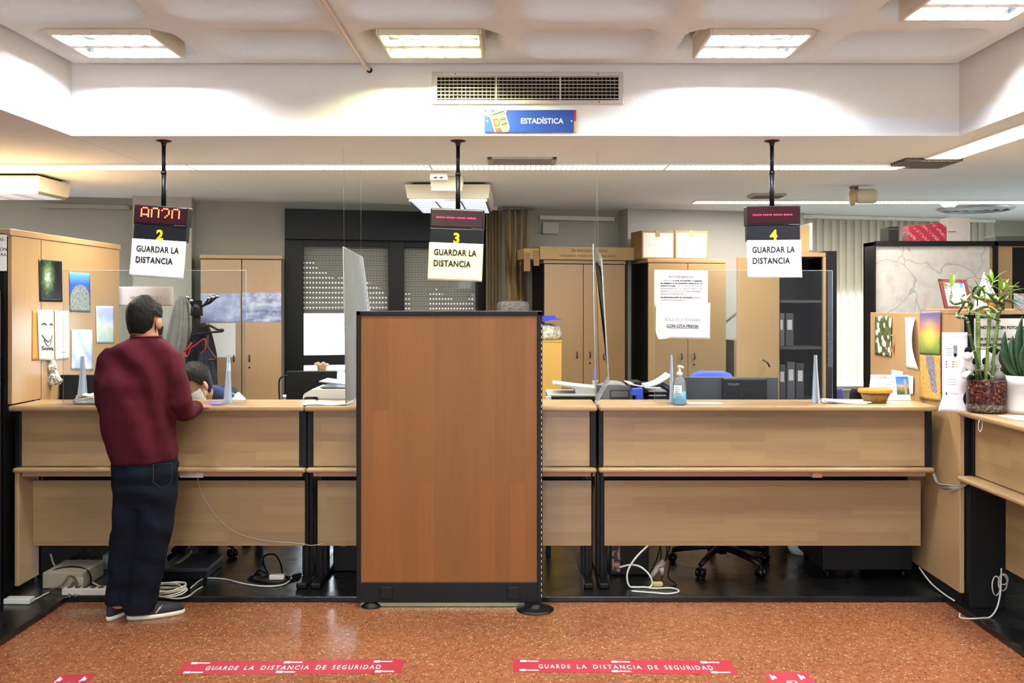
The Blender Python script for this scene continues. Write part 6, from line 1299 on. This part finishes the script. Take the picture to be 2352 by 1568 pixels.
cable('brown cable looping beside the white power strip', [fl(108, 1357), (140, 1345, 5.4), (160, 1322, 5.45), (175, 1335, 5.42), fl(160, 1366), fl(150, 1372)], .005, M('4E3A2A', .5, var=0))
cable('grey cable looping over the white power strip', [fl(160, 1370), (158, 1350, 5.4), (172, 1336, 5.42), (180, 1350, 5.4), fl(172, 1368), fl(200, 1356)], .005, M('5A5444', .5, var=0))
r = thing('carton', 'pale turquoise folded card leaning in the dark under the left counter', 'box', P(222, 1305, 5.9)); q = 5.85; b = MB(); b.prism([(XA(200, q), q, ZA(1305, q)), (XA(235, q), q, ZA(1285, q)), (XA(235, q), q, ZA(1320, q)), (XA(205, q), q, ZA(1322, q))], (0, .1, 0)); b.prism([(XA(236, q), q, ZA(1275, q)), (XA(262, q), q, ZA(1275, q)), (XA(262, q), q, FZ+.002), (XA(236, q), q, FZ+.002)], (0, .2, 0)); b.build('card', M('8FA5A2', .7), r)
r = thing('crate', 'black plastic crate under the left counter right of the man', 'crate', P(430, 1320, 5.7)); q = 5.62; b = MB(); b.box(XA(368, q), XA(474, q), q, q+.30, FZ+.001, ZA(1312, q), .006); b.build('crate', M('141416', .5), r); b = MB(); b.box(XA(366, q), XA(480, q), q-.012, q+.31, ZA(1313, q), ZA(1303, q), .006); b.build('rim', M('26282C', .45), r)
r = thing('metal_bar', 'grey metal bar leaning on the black crate under the left counter', 'bar', P(420, 1280, 5.85)); b = MB(); b.tube([P(448, 1250, 5.95), P(430, 1276, 5.8), P(400, 1300, 5.7)], .014, 8); b.build('bar', M('7A7262', .4, .4), r)
r = thing('waste_bin', 'pale bin seen behind the crate under the left counter', 'bin', (XA(440, 6.55), 6.55, FZ)); b = MB(); b.lathe([(0, 0), (.07, 0), (.075, .14), (.068, .14), (0, .12)], (XA(470, 6.55), 6.60, FZ+.001)); b.build('body', M('8A8C90', .5), r)
# dark boards and things behind the middle opening
r = thing('computer_tower', 'black computer tower under the middle counter, left of the partition', 'computer', P(780, 1320, 5.8)); q = 5.8; b = MB(); b.box(XA(765, q), XA(845, q), q, q+.4, FZ+.001, ZA(1230, q), .006); b.build('case', M('15110F', .4), r)
for i, (px, py, w, h, c) in enumerate(((768, 1318, 26, 4, '5A2A22'), (768, 1326, 28, 18, '2A2220'), (800, 1331, 12, 4, '9A948A'), (780, 1252, 14, 3, '6E6A64'))):
    b = MB(); b.box(XA(px, q), XA(px+w, q), q-.003, q+.001, ZA(py+h, q), ZA(py, q)); b.build('port_panel', M(c, .4), r)
r = thing('computer_tower', 'black computer tower with stickers under the right counter', 'computer', P(1450, 1310, 5.75)); q = 5.72; b = MB(); b.box(XA(1400, q), XA(1490, q), q, q+.42, FZ+.001, .575, .006); b.build('case', M('141414', .4), r)
t = NT('sticker_print'); n = t.noise(t.coord(), 26, 2); t.set(Base_Color=t.ramp(n, [(.46, '1A1412'), (.54, 'A87858')]), Roughness=.5); b = MB(); b.box(XA(1406, q), XA(1424, q), q-.003, q, ZA(1312, q), .5); b.build('sticker', t.m, r)
cable('white cable hanging in a big loop under the right counter', [(1488, 1253, 5.55), (1465, 1275, 5.50), (1447, 1300, 5.48), (1440, 1322, 5.47), (1445, 1345, 5.46), (1460, 1358, 5.46), (1478, 1361, 5.46), (1492, 1352, 5.46), (1498, 1338, 5.47), (1490, 1318, 5.48), (1470, 1301, 5.5), (1448, 1297, 5.52), (1422, 1303, 5.55)], .0058, WC)
cable('white cable lying in a flat loop on the floor under the right counter', [fl(1450, 1357), fl(1490, 1360), fl(1530, 1363), fl(1555, 1360), fl(1558, 1355), fl(1540, 1350), fl(1510, 1351), fl(1490, 1350)], .0055, WC)
r = thing('plug_adapter', 'grey angled plug adapter hanging on leads under the right counter', 'plug', P(1515, 1300, 5.7)); b = MB(); b.tube([P(1495, 1325, 5.66), P(1510, 1305, 5.68), P(1525, 1290, 5.7)], [.012, .02, .022], 10); b.tube([P(1519, 1303, 5.65), P(1520, 1312, 5.65), P(1521, 1322, 5.65)], [.018, .014, .008], 10); b.build('body', M('A69C90', .5), r)
for k, (x0, x1, y1) in enumerate(((1520, 1490, 1330), (1512, 1518, 1285), (1530, 1528, 1290), (1538, 1530, 1285))):
    cable(('black lead slanting behind the white loop under the right counter', 'black lead above the grey plug adapter, left', 'black lead above the grey plug adapter, middle', 'black lead above the grey plug adapter, right')[k], [(x0, 1240, 5.75), ((x0+x1)/2+3, (1240+y1)/2, 5.74), (x1, y1, 5.72)], .0045, BC)
cable('black lead curling on the floor under the plug adapter', [(1521, 1322, 5.65), fl(1519, 1345), fl(1545, 1345), fl(1552, 1340), (1535, 1325, 5.6), (1538, 1300, 5.7)], .0045, BC)
r = thing('plug_adapter', 'yellowish plug on the floor under the right counter', 'plug', P(1510, 1345, floorY(1346))); p = P(1510, 1345, floorY(1346)); b = MB(); b.box(p.x-.03, p.x+.03, p.y-.02, p.y+.02, FZ+.001, FZ+.024, .004); b.build('body', M('A69C5A', .5), r)
r = thing('drawer_pedestal', 'black drawer pedestal on casters under the right end of the counter', 'drawers', P(1990, 1300, 5.7)); q = 5.62; b = MB(); b.box(XA(1890, q), XA(2095, q), q, q+.5, FZ+.06, .575, .006); b.build('carcass', M('161618', .4), r)
for x, y in ((1905, .05), (2080, .05), (1905, .45), (2080, .45)): b = MB(); b.tube([(XA(x, q)-.01, q+y, FZ+.0285), (XA(x, q)+.01, q+y, FZ+.0285)], .0275, 14); b.tube([(XA(x, q), q+y, FZ+.03), (XA(x, q), q+y, FZ+.062)], .008); b.build('caster', BLACKM, r)
r = thing('waste_bin', 'white waste bin on the dark floor, left of the drawer pedestal', 'bin', (XA(1850, 6.2), 6.25, FZ)); b = MB(); b.lathe([(0, 0), (.09, 0), (.10, .03), (.115, .28), (.108, .28), (0, .26)], (XA(1850, 6.2), 6.25, FZ+.001), 28); b.build('body', M('DEDEDC', .4, var=.02), r)
# leads under the ledge at the right end
r = thing('cable_bundle', 'bundle of grey cables drooping from the right counter to the side counter', 'cable', P(2150, 1090, 5.3))
for i in range(6):
    o = i*2.1; b = MB(); b.tube(smooth_path([P(2141+o*.5, 1083+o*.3, 5.40), P(2150+o*.6, 1105+o*.8, 5.34), P(2160+o, 1112+o*1.2, 5.30), P(2178+o*.5, 1113+o*1.2, 5.24), P(2195, 1118+o*.8-2, 5.20), P(2212, 1112+o*.5, 5.14), P(2226, 1104+o*.4, 5.10)]), .004, 6); b.build('wire', M(('8C8A84', '6E6A62', 'A8A49A')[i % 3], .5, var=0), r)
cable('white cable looping to the floor in front of the side counter', [(2300, 1305, 5.05), (2299, 1335, 5.05), (2297, 1365, 5.02), (2290, 1395, 4.98), (2275, 1418, 4.95), (2255, 1428, 4.93), (2230, 1430, 4.92), (2210, 1426, 4.93), (2204, 1418, 4.95), (2205, 1408, 4.98)], .0045, WC)
r = thing('cable_coil', 'small coil of white cable hanging below the side counter', 'cable', P(2295, 1345, 5.1))
b = MB()
for k, (cx_, cy_, rx, ry) in enumerate(((2288, 1345, 9, 22), (2303, 1338, 10, 18), (2305, 1330, 10, 12))): b.tube(smooth_path([P(cx_+rx*math.cos(a), cy_+ry*math.sin(a), 5.06+.01*math.sin(a*2+k)) for a in [2*PI*i/12 for i in range(13)]], 4), .0035, 6)
b.build('loops', WC, r)
r = thing('cable', 'white cable running along the foot of the right screen', 'cable', (2.40, 5.5, FZ)); b = MB(); b.tube(smooth_path([(2.425, 5.66, .10), (2.420, 5.5, .06), (2.422, 5.35, .045), (2.424, 5.2, .045)]), .005, 6); b.build('wire', WC, r)
r = thing('cable_box', 'small pink junction box under the ledge of the right counter', 'junction box', P(1877, 1090, 5.4)); q = 5.40; b = MB(); b.box(XA(1866, q), XA(1889, q), q, q+.03, ZA(1097, q), ZA(1083, q), .003); b.build('box', M('C09A80', .5), r)
# ------------------------------------------------------------------ people
def skin_mat(name, a, c):
    t = NT(name); t.set(Base_Color=t.ramp(t.noise(t.coord(), 30, 3), [(.3, a), (.7, c)]), Roughness=.5); t.b.inputs['Subsurface Weight'].default_value = .12; t.b.inputs['Subsurface Radius'].default_value = (.012, .005, .003); return t.m
SKIN = skin_mat('skin_tan', '9A6248', 'B27A5C'); SKIN2 = skin_mat('skin_light', 'B57E62', 'CC987A')
def hair_mat(name, a, c):
    t = NT(name); n = t.noise(t.mapp(t.coord(), (220, 60, 60)), 1.0, 4, .7); t.set(Base_Color=t.ramp(n, [(.35, a), (.75, c)]), Roughness=.5); t.b.inputs['Specular IOR Level'].default_value = .18; t.bump(n, .8, .006); return t.m
HAIR = hair_mat('dark_hair', '070606', '161312'); HAIR2 = hair_mat('brown_black_hair', '0C0A09', '241E1B')
def xf(b, m): bmesh.ops.transform(b.bm, matrix=m, verts=b.bm.verts); return b
def head_into(b, H):
    """face looks along local +Y; H places the head"""
    def e(c, r, rot=None, u=20, v=14):
        t = MB(); t.sphere((0, 0, 0), 1, r, u, v, rot); me = bpy.data.meshes.new('t'); xf(t, H @ Matrix.Translation(c)); t.bm.to_mesh(me); t.bm.free(); b.bm.from_mesh(me); bpy.data.meshes.remove(me)
    e((0, -.012, .03), (.075, .096, .092)); e((0, .018, -.025), (.064, .074, .085)); e((0, .038, -.082), (.044, .048, .038)); e((0, .070, -.100), (.020, .018, .016))
    e((0, .090, -.020), (.012, .020, .028)); e((0, .098, -.036), (.016, .016, .011)); e((0, .074, .022), (.050, .014, .012))
    for s in (-1, 1): e((s*.038, .060, -.030), (.022, .022, .022)); e((s*.092, -.010, -.018), (.012, .020, .032), Euler((.15, 0, -s*.45))); e((s*.052, .012, -.075), (.018, .040, .022))
    e((0, .082, -.066), (.024, .010, .006)); e((0, .080, -.077), (.020, .010, .007))
def hand_into(b, wrist, fwd, nrm, side, curl=(.35, .4, .3), spread=.10, scale=1.0):
    """five-fingered hand: fwd along the palm, nrm out of the back of the hand, side = direction of the thumb"""
    f = Vector(fwd).normalized(); n = Vector(nrm).normalized(); s = Vector(side).normalized(); w = Vector(wrist); k = scale
    pr = []
    for t_, wd, th in ((-.02, .026, .020), (.0, .027, .019), (.03, .036, .017), (.065, .041, .015), (.088, .040, .012), (.095, .034, .009)):
        c = w+f*t_*k; pr.append([c+(s*math.cos(a)*wd+n*math.sin(a)*th)*k for a in [2*PI*i/16 for i in range(16)]])
    b.rings(pr)
    for i, (o, L) in enumerate(((.030, .072), (.0105, .080), (-.0095, .074), (-.029, .058))):
        d = (f+s*spread*(1.2-i*.8)).normalized(); p = w+f*.082*k+s*o*k; pts = [p-f*.015*k, p]; a = 0; 
        for seg, cu in zip((.46, .30, .24), curl):
            a += cu; p = p+(d*math.cos(a)-n*math.sin(a))*L*seg*k; pts.append(p)
        b.tube(pts, [.0088*k, .009*k, .0085*k, .0078*k, .0060*k], 10)
        b.sphere(pts[-1], .006*k, u=8, v=6)
    p = w+f*.018*k+s*.024*k; d = (f*.65+s*.7-n*.35).normalized(); pts = [p-s*.01*k, p+d*.032*k, p+d*.055*k+f*.008*k, p+d*.062*k+f*.028*k]
    b.tube(pts, [.014*k, .012*k, .010*k, .0075*k], 10)
def limb(b, pts, rs, n=16, rz=None): b.tube(pts, rs, n, rz=rz)
def remesh(o, vox, it=6, fac=.6): return mods(o, ('REMESH', dict(mode='VOXEL', voxel_size=vox, use_smooth_shade=True)), ('SMOOTH', dict(factor=fac, iterations=it)))
def wrinkle(o, size, strength, vec=(1, 1, 1)):
    tx = bpy.data.textures.new('folds', 'CLOUDS'); tx.noise_scale = size; tx.noise_depth = 1
    m = o.modifiers.new('folds', 'DISPLACE'); m.texture = tx; m.strength = strength; m.mid_level = .5; m.texture_coords = 'LOCAL'; return o
def hair_cap(H, r, m, hairline, name='hair', g=1.06, seed=1):
    rnd = random.Random(seed); b = MB(); b.sphere((0, -.012, .03), 1, (.075*g+.006, .096*g+.006, .092*g+.008), 56, 36)
    kill = [v for v in b.bm.verts if not hairline(v.co.x, v.co.y, v.co.z)]
    bmesh.ops.delete(b.bm, geom=kill, context='VERTS')
    for v in b.bm.verts:
        if v.co.z < .02: v.co.z = .02+(v.co.z-.02)*1.5
    for v in b.bm.verts: v.co += (v.co-Vector((0, -.012, .03))).normalized()*rnd.uniform(-.0025, .0045)
    bmesh.ops.solidify(b.bm, geom=list(b.bm.faces), thickness=.012)
    for f in b.bm.faces: f.smooth = True
    xf(b, H); o = b.build(name, m, r); mods(o, ('SUBSURF', dict(levels=1, render_levels=1))); return o
def shell(H, fn_keep, g, th=.004):
    b = MB(); b.sphere((0, .022, -.035), 1, (.066*g, .082*g, .098*g), 48, 40)
    bmesh.ops.delete(b.bm, geom=[v for v in b.bm.verts if not fn_keep(v.co.x, v.co.y, v.co.z)], context='VERTS')
    bmesh.ops.solidify(b.bm, geom=list(b.bm.faces), thickness=-th)
    for f in b.bm.faces: f.smooth = True
    return xf(b, H)

# --- the man in maroon, seen from behind at the left counter
MY = 5.0
def Q(px, py, dy=0.0): return P(px, py, MY+dy)
man = thing('person', 'person in maroon sweater and dark jeans standing at the left counter, seen from behind', 'person', (Q(325, 1400).x, 5.03, 0))
HM = Matrix.Translation(Q(334, 736, .02)) @ Matrix.Rotation(-.24, 4, 'Z') @ Matrix.Rotation(-.22, 4, 'X')
def ring(py, x0, x1, d, dy=0.0, n=36, sq=.85, tilt=0.0):
    c = Q((x0+x1)/2, py, dy); w = (XA(x1, MY)-XA(x0, MY))/2; o = []
    for i in range(n):
        a = 2*PI*i/n; cs, sn = math.cos(a), math.sin(a)
        o.append(c+Vector((w*math.copysign(abs(cs)**sq, cs), d*math.copysign(abs(sn)**sq, sn), tilt*cs)))
    return o
b = MB(); head_into(b, HM)
limb(b, [Q(337, 752, .0), Q(338, 770, -.01), Q(334, 800, -.005), Q(325, 860, .0)], [.056, .058, .075, .09])
b.rings([ring(800, 275, 385, .08), ring(860, 252, 385, .10), ring(950, 255, 382, .10), ring(1050, 268, 398, .10), ring(1110, 268, 395, .10)])
for pts, rs in (([Q(385, 828), Q(412, 930, -.02), Q(424, 946, .05), Q(444, 936, .24), Q(453, 933, .315)], [.05, .045, .043, .036, .026]), ([Q(258, 828, .01), Q(246, 925, .06), Q(255, 945, .14), Q(290, 938, .30), Q(300, 932, .36)], [.05, .045, .043, .036, .026])): limb(b, pts, rs)
for pts in ([Q(300, 1100), Q(296, 1215, -.02), Q(282, 1330, .02), Q(272, 1392, .03)], [Q(365, 1100), Q(352, 1215, -.01), Q(338, 1320, .03), Q(325, 1395, .03)]): limb(b, pts, [.075, .058, .05, .04])
hand_into(b, Q(455, 932, .325), (.72, .62, -.16), (.0, .1, 1), (-.55, .75, 0), curl=(.18, .3, .25), spread=.10)
hand_into(b, Q(302, 931, .37), (.75, .55, -.05), (0, 0, 1), (.3, 1, 0), curl=(.2, .35, .3))
body = b.build('body', SKIN, man, fix=False); remesh(body, .0055, 5, .5)
for s in (-1, 1):
    b = MB(); b.sphere((s*.030, .073, -.004), .012, u=12, v=8); xf(b, HM); b.build('eye', M('EDE9E2', .2, var=0), man)
hair_cap(HM, man, HAIR, lambda x, y, z: z > (-.056 if y < -.035 else -.056+(y+.035)*.9 if y < .045 else .075) and not (abs(x) > .060 and y > -.028 and z < .012), seed=3)
b = shell(HM, lambda x, y, z: y > -.002+max(0, z+.02)*.6 and -.118 < z < -.012, 1.10); b.build('face_mask', M('151518', .85, var=.1), man)
b = MB()
for s in (-1, 1):
    for z in (-.03, -.095): b.tube(smooth_path([(s*.070, .02, z), (s*.079, -.005, (z-.04)/2-.005), (s*.084, -.03, -.02)]), .0022, 6)
xf(b, HM); b.build('mask_loop', M('151518', .85, var=.1), man)
# sweater
b = MB()
b.rings([ring(771, 306, 366, .066, -.008), ring(777, 300, 372, .074, -.008), ring(788, 274, 388, .09, -.004), ring(802, 252, 401, .106), ring(830, 238, 405, .122, .005), ring(880, 233, 401, .132, .005), ring(950, 233, 399, .136, .005), ring(1010, 243, 403, .132, .005), ring(1036, 250, 407, .128, .005), ring(1044, 253, 405, .123, .005, tilt=-.0), ring(1056, 258, 406, .122, .005, tilt=.012), ring(1060, 260, 405, .115, .005, tilt=.012)])
limb(b, [Q(372, 812), Q(390, 826), Q(405, 870, -.01), Q(416, 925, -.02), Q(424, 944, .03), Q(434, 944, .12), Q(446, 938, .25), Q(450, 936, .295)], [.06, .066, .064, .060, .058, .052, .042, .036], 20)
limb(b, [Q(268, 812), Q(254, 828), Q(246, 870, .02), Q(244, 925, .06), Q(252, 945, .12), Q(280, 942, .24), Q(298, 933, .34)], [.06, .066, .064, .060, .058, .048, .036], 20)
t = NT('maroon_knit'); co = t.coord(); n = t.noise(co, 7, 4); f = t.noise(co, 420, 2)
t.set(Base_Color=t.mix(.35, t.ramp(n, [(.3, '390B16'), (.7, '4C121F')]), t.ramp(f, [(.3, '380B15'), (.7, '642330')])), Roughness=.9); t.b.inputs['Specular IOR Level'].default_value = .15
fold = t.n('TexWave', wave_type='BANDS', bands_direction='DIAGONAL'); fold.inputs['Scale'].default_value = 2.6; fold.inputs['Distortion'].default_value = 5; fold.inputs['Detail'].default_value = 2; fold.inputs['Detail Scale'].default_value = .8; t.l(t.mapp(co, (1, 1, .55)), fold.inputs['Vector'])
t.bump(t.math('ADD', t.math('MULTIPLY', fold.outputs['Fac'], 1.0), t.math('MULTIPLY', f, .03)), .45, .05); KNIT = t.m
sw = b.build('sweater', KNIT, man, fix=False); remesh(sw, .009, 8, .6); wrinkle(sw, .14, .022)
b = MB(); b.tube(smooth_path([v for v in ring(772, 303, 369, .070, -.008, 20)]+[ring(772, 303, 369, .070, -.008, 20)[0]], 2), .0045, 8); b.build('collar', M('5A1624', .9), man)
# jeans
b = MB()
def leg(rr): b.rings([ring(*r_) for r_ in rr])
b.rings([ring(1046, 262, 404, .112, .005), ring(1070, 261, 405, .118, .003), ring(1100, 261, 405, .122, .0), ring(1135, 262, 404, .118, .0), ring(1160, 268, 400, .10, .0)])
leg([(1105, 263, 334, .105), (1160, 264, 333, .098), (1210, 264, 330, .086, -.01), (1222, 258, 328, .086, -.01), (1300, 250, 316, .078, .015), (1350, 246, 306, .075, .025), (1378, 243, 302, .078, .03), (1384, 245, 300, .07, .03)])
leg([(1105, 326, 404, .105), (1160, 320, 402, .100), (1215, 314, 395, .09, -.01), (1290, 304, 380, .082, .01), (1350, 294, 366, .082, .025), (1392, 288, 356, .09, .03), (1403, 290, 354, .085, .03)])
t = NT('dark_denim'); co = t.coord(); n = t.noise(co, 6, 4); f = t.noise(co, 300, 2)
t.set(Base_Color=t.mix(.3, t.ramp(n, [(.3, '06080D'), (.55, '0A0E17'), (.8, '151D29')]), t.ramp(f, [(.3, '070A10'), (.7, '1A2230')])), Roughness=.9); t.b.inputs['Specular IOR Level'].default_value = .15
fold = t.n('TexWave', wave_type='BANDS', bands_direction='Z'); fold.inputs['Scale'].default_value = 2.2; fold.inputs['Distortion'].default_value = 9; fold.inputs['Detail'].default_value = 2; t.l(co, fold.inputs['Vector']); t.bump(fold.outputs['Fac'], .35, .04); DENIM = t.m
je = b.build('jeans', DENIM, man, fix=False); remesh(je, .009, 5, .5); wrinkle(je, .10, .018)
b = MB(); pc = [Q(352, 1066, -.125), Q(396, 1064, -.115), Q(394, 1108, -.12), Q(374, 1122, -.128), Q(352, 1108, -.128)]; b.tube(pc+[pc[0]], .0018, 5); b.build('pocket_seam', M('1E2838', .8, var=0), man)
b = MB(); b.tube([Q(403, 1052, .03), Q(408, 1060, .02), Q(407, 1072, .02)], .009, 8); b.build('belt_end', BLACK, man)
# shoes
def shoe(hx, hy, ang, L, nm='shoe'):
    M4 = Matrix.Translation((hx, hy, 0)) @ Matrix.Rotation(ang, 4, 'Z')
    def prof(z, k, l0, l1, w):
        o = []
        for i in range(28):
            a = 2*PI*i/28; x = (l0+l1)/2+(l1-l0)/2*math.cos(a); q = (x-l0)/(l1-l0); ww = w*(.82+.25*math.sin(q*PI*.9)); o.append(M4 @ Vector((x, ww*math.copysign(abs(math.sin(a))**.75, math.sin(a)), z)))
        return o
    b = MB(); b.rings([prof(.022, 1, -.055, L-.058, .038), prof(.045, 1, -.055, L-.065, .039), prof(.062, 1, -.054, L-.10, .036), prof(.080, 1, -.050, .10, .034), prof(.10, 1, -.046, .05, .033)]); s = b.build(nm, M('23252A', .7, var=.15), man)
    b = MB(); b.rings([prof(.001, 1, -.055, L-.058, .040), prof(.012, 1, -.060, L-.052, .043), prof(.023, 1, -.058, L-.054, .041), prof(.024, 1, -.05, L-.07, .036)]); b.build('sole', M('D8CDB4', .6), s)
    b = MB(); b.tube([M4 @ Vector((.085, -.040, .030)), M4 @ Vector((.105, -.036, .055)), M4 @ Vector((.12, -.026, .064))], .006, 6); b.build('stripe', M('B89A80', .6), s)
p1, p2 = P(266, 1412, 5.06), P(318, 1412, 5.04)
shoe(p1.x-.006, 5.05, math.radians(82), .27); shoe(p2.x+.0, 5.04, math.radians(24), .29)

# --- the seated clerk behind the acrylic screen
ck = thing('person', 'seated person with white mask and bowed head behind the left acrylic screen', 'person', (-2.08, 6.3, FZ))
HC = Matrix.Translation(P(446, 880, 5.98)) @ Matrix.Rotation(PI+.62*-1, 4, 'Z') @ Matrix.Rotation(-.55, 4, 'X')
b = MB(); head_into(b, HC)
nb = Vector((-2.045, 6.19, 1.08)); hp_ = HC @ Vector((0, -.03, -.08))
limb(b, [HC @ Vector((0, -.03, -.04)), hp_, nb], [.055, .052, .07])
def er(c, w, d, n=28): return [Vector(c)+Vector((w*math.cos(2*PI*i/n), d*math.sin(2*PI*i/n), 0)) for i in range(n)]
b.rings([er((-2.05, 6.21, 1.09), .08, .06), er((-2.05, 6.24, 1.02), .16, .09), er((-2.08, 6.29, .75), .15, .10), er((-2.09, 6.31, .56), .15, .11)])
for s, hnd in ((-1, (-2.25, 5.95, .80)), (1, (-1.94, 5.93, .80))):
    limb(b, [Vector((-2.05+s*.17, 6.23, 1.03)), Vector((-2.06+s*.25, 6.22, .81)), Vector((-2.06+s*.22, 6.10, .795)), Vector(hnd)], [.045, .04, .036, .026]); hand_into(b, Vector(hnd)+Vector((0, -.01, 0)), (-s*.25, -1, -.08), (0, 0, 1), (-s, .1, 0), curl=(.3, .4, .3))
for s in (-1, 1): limb(b, [Vector((-2.09+s*.09, 6.30, .56)), Vector((-2.09+s*.10, 5.96, .555)), Vector((-2.09+s*.10, 6.12, .12)), Vector((-2.09+s*.10, 6.06, .075))], [.075, .058, .042, .036])
remesh(b.build('body', SKIN2, ck, fix=False), .0055, 5, .5)
for s in (-1, 1):
    b = MB(); b.sphere((s*.030, .073, -.004), .012, u=12, v=8); xf(b, HC); b.build('eye', M('EDE9E2', .2, var=0), ck)
hair_cap(HC, ck, HAIR2, lambda x, y, z: z > (-.06 if y < -.03 else -.06+(y+.03)*1.3 if y < .05 else .052) and not (abs(x) > .060 and y > -.025 and z < .0), g=1.1, seed=5)
b = shell(HC, lambda x, y, z: y > .012+max(0, z+.02)*.6 and -.122 < z < -.014, 1.11); b.build('face_mask', M('E8E6E0', .8, var=.03), ck)
b = MB()
for s in (-1, 1):
    for z in (-.03, -.095): b.tube(smooth_path([(s*.068, .03, z), (s*.078, .0, (z-.03)/2-.005), (s*.085, -.025, -.015)]), .0022, 6)
xf(b, HC); b.build('mask_loop', M('E8E6E0', .8, var=.03), ck)
b = MB(); b.rings([er((-2.045, 6.16, 1.135), .085, .065), er((-2.045, 6.19, 1.115), .14, .09), er((-2.05, 6.22, 1.06), .215, .11), er((-2.065, 6.25, .93), .20, .125), er((-2.08, 6.29, .72), .175, .125), er((-2.09, 6.31, .54), .18, .135)])
jk = b; 
jkt = jk.build('jacket', M('E4E1DA', .85, var=.05), ck, fix=False); remesh(jkt, .010, 6, .6); wrinkle(jkt, .12, .015)
for s, hnd in ((-1, (-2.25, 5.965, .80)), (1, (-1.94, 5.945, .80))):
    b = MB(); limb(b, [Vector((-2.05+s*.15, 6.23, 1.07)), Vector((-2.05+s*.21, 6.23, 1.01)), Vector((-2.06+s*.255, 6.22, .80)), Vector((-2.06+s*.22, 6.10, .805)), Vector(hnd)], [.055, .06, .052, .047, .036], 18); remesh(b.build('sleeve', M('DEDBD4', .85, var=.05), ck, fix=False), .009, 5, .5)
b = MB(); b.rings([er((-2.035, 6.12, 1.155), .075, .06), er((-2.04, 6.155, 1.13), .125, .095), er((-2.045, 6.18, 1.09), .175, .115), er((-2.045, 6.19, 1.07), .17, .105)], True); remesh(b.build('collar', M('1F2C58', .8), ck, fix=False), .008, 4, .5)
b = MB()
b.rings([er((-2.09, 6.32, .60), .175, .13), er((-2.09, 6.32, .54), .18, .14), er((-2.09, 6.31, .51), .17, .13)])
for s in (-1, 1): limb(b, [Vector((-2.09+s*.09, 6.30, .56)), Vector((-2.09+s*.10, 5.96, .56)), Vector((-2.09+s*.10, 5.97, .50)), Vector((-2.09+s*.10, 6.12, .12))], [.085, .068, .062, .05], 18)
remesh(b.build('trousers', M('22242C', .85, var=.1), ck, fix=False), .010, 5, .5)
for s in (-1, 1):
    b = MB(); c = Vector((-2.09+s*.10, 6.06, FZ)); b.rings([er(c+Vector((0, 0, .002)), .045, .125), er(c+Vector((0, 0, .03)), .045, .125), er(c+Vector((0, .02, .06)), .040, .095), er(c+Vector((0, .06, .09)), .034, .045)]); b.build('shoe', BLACK, ck)
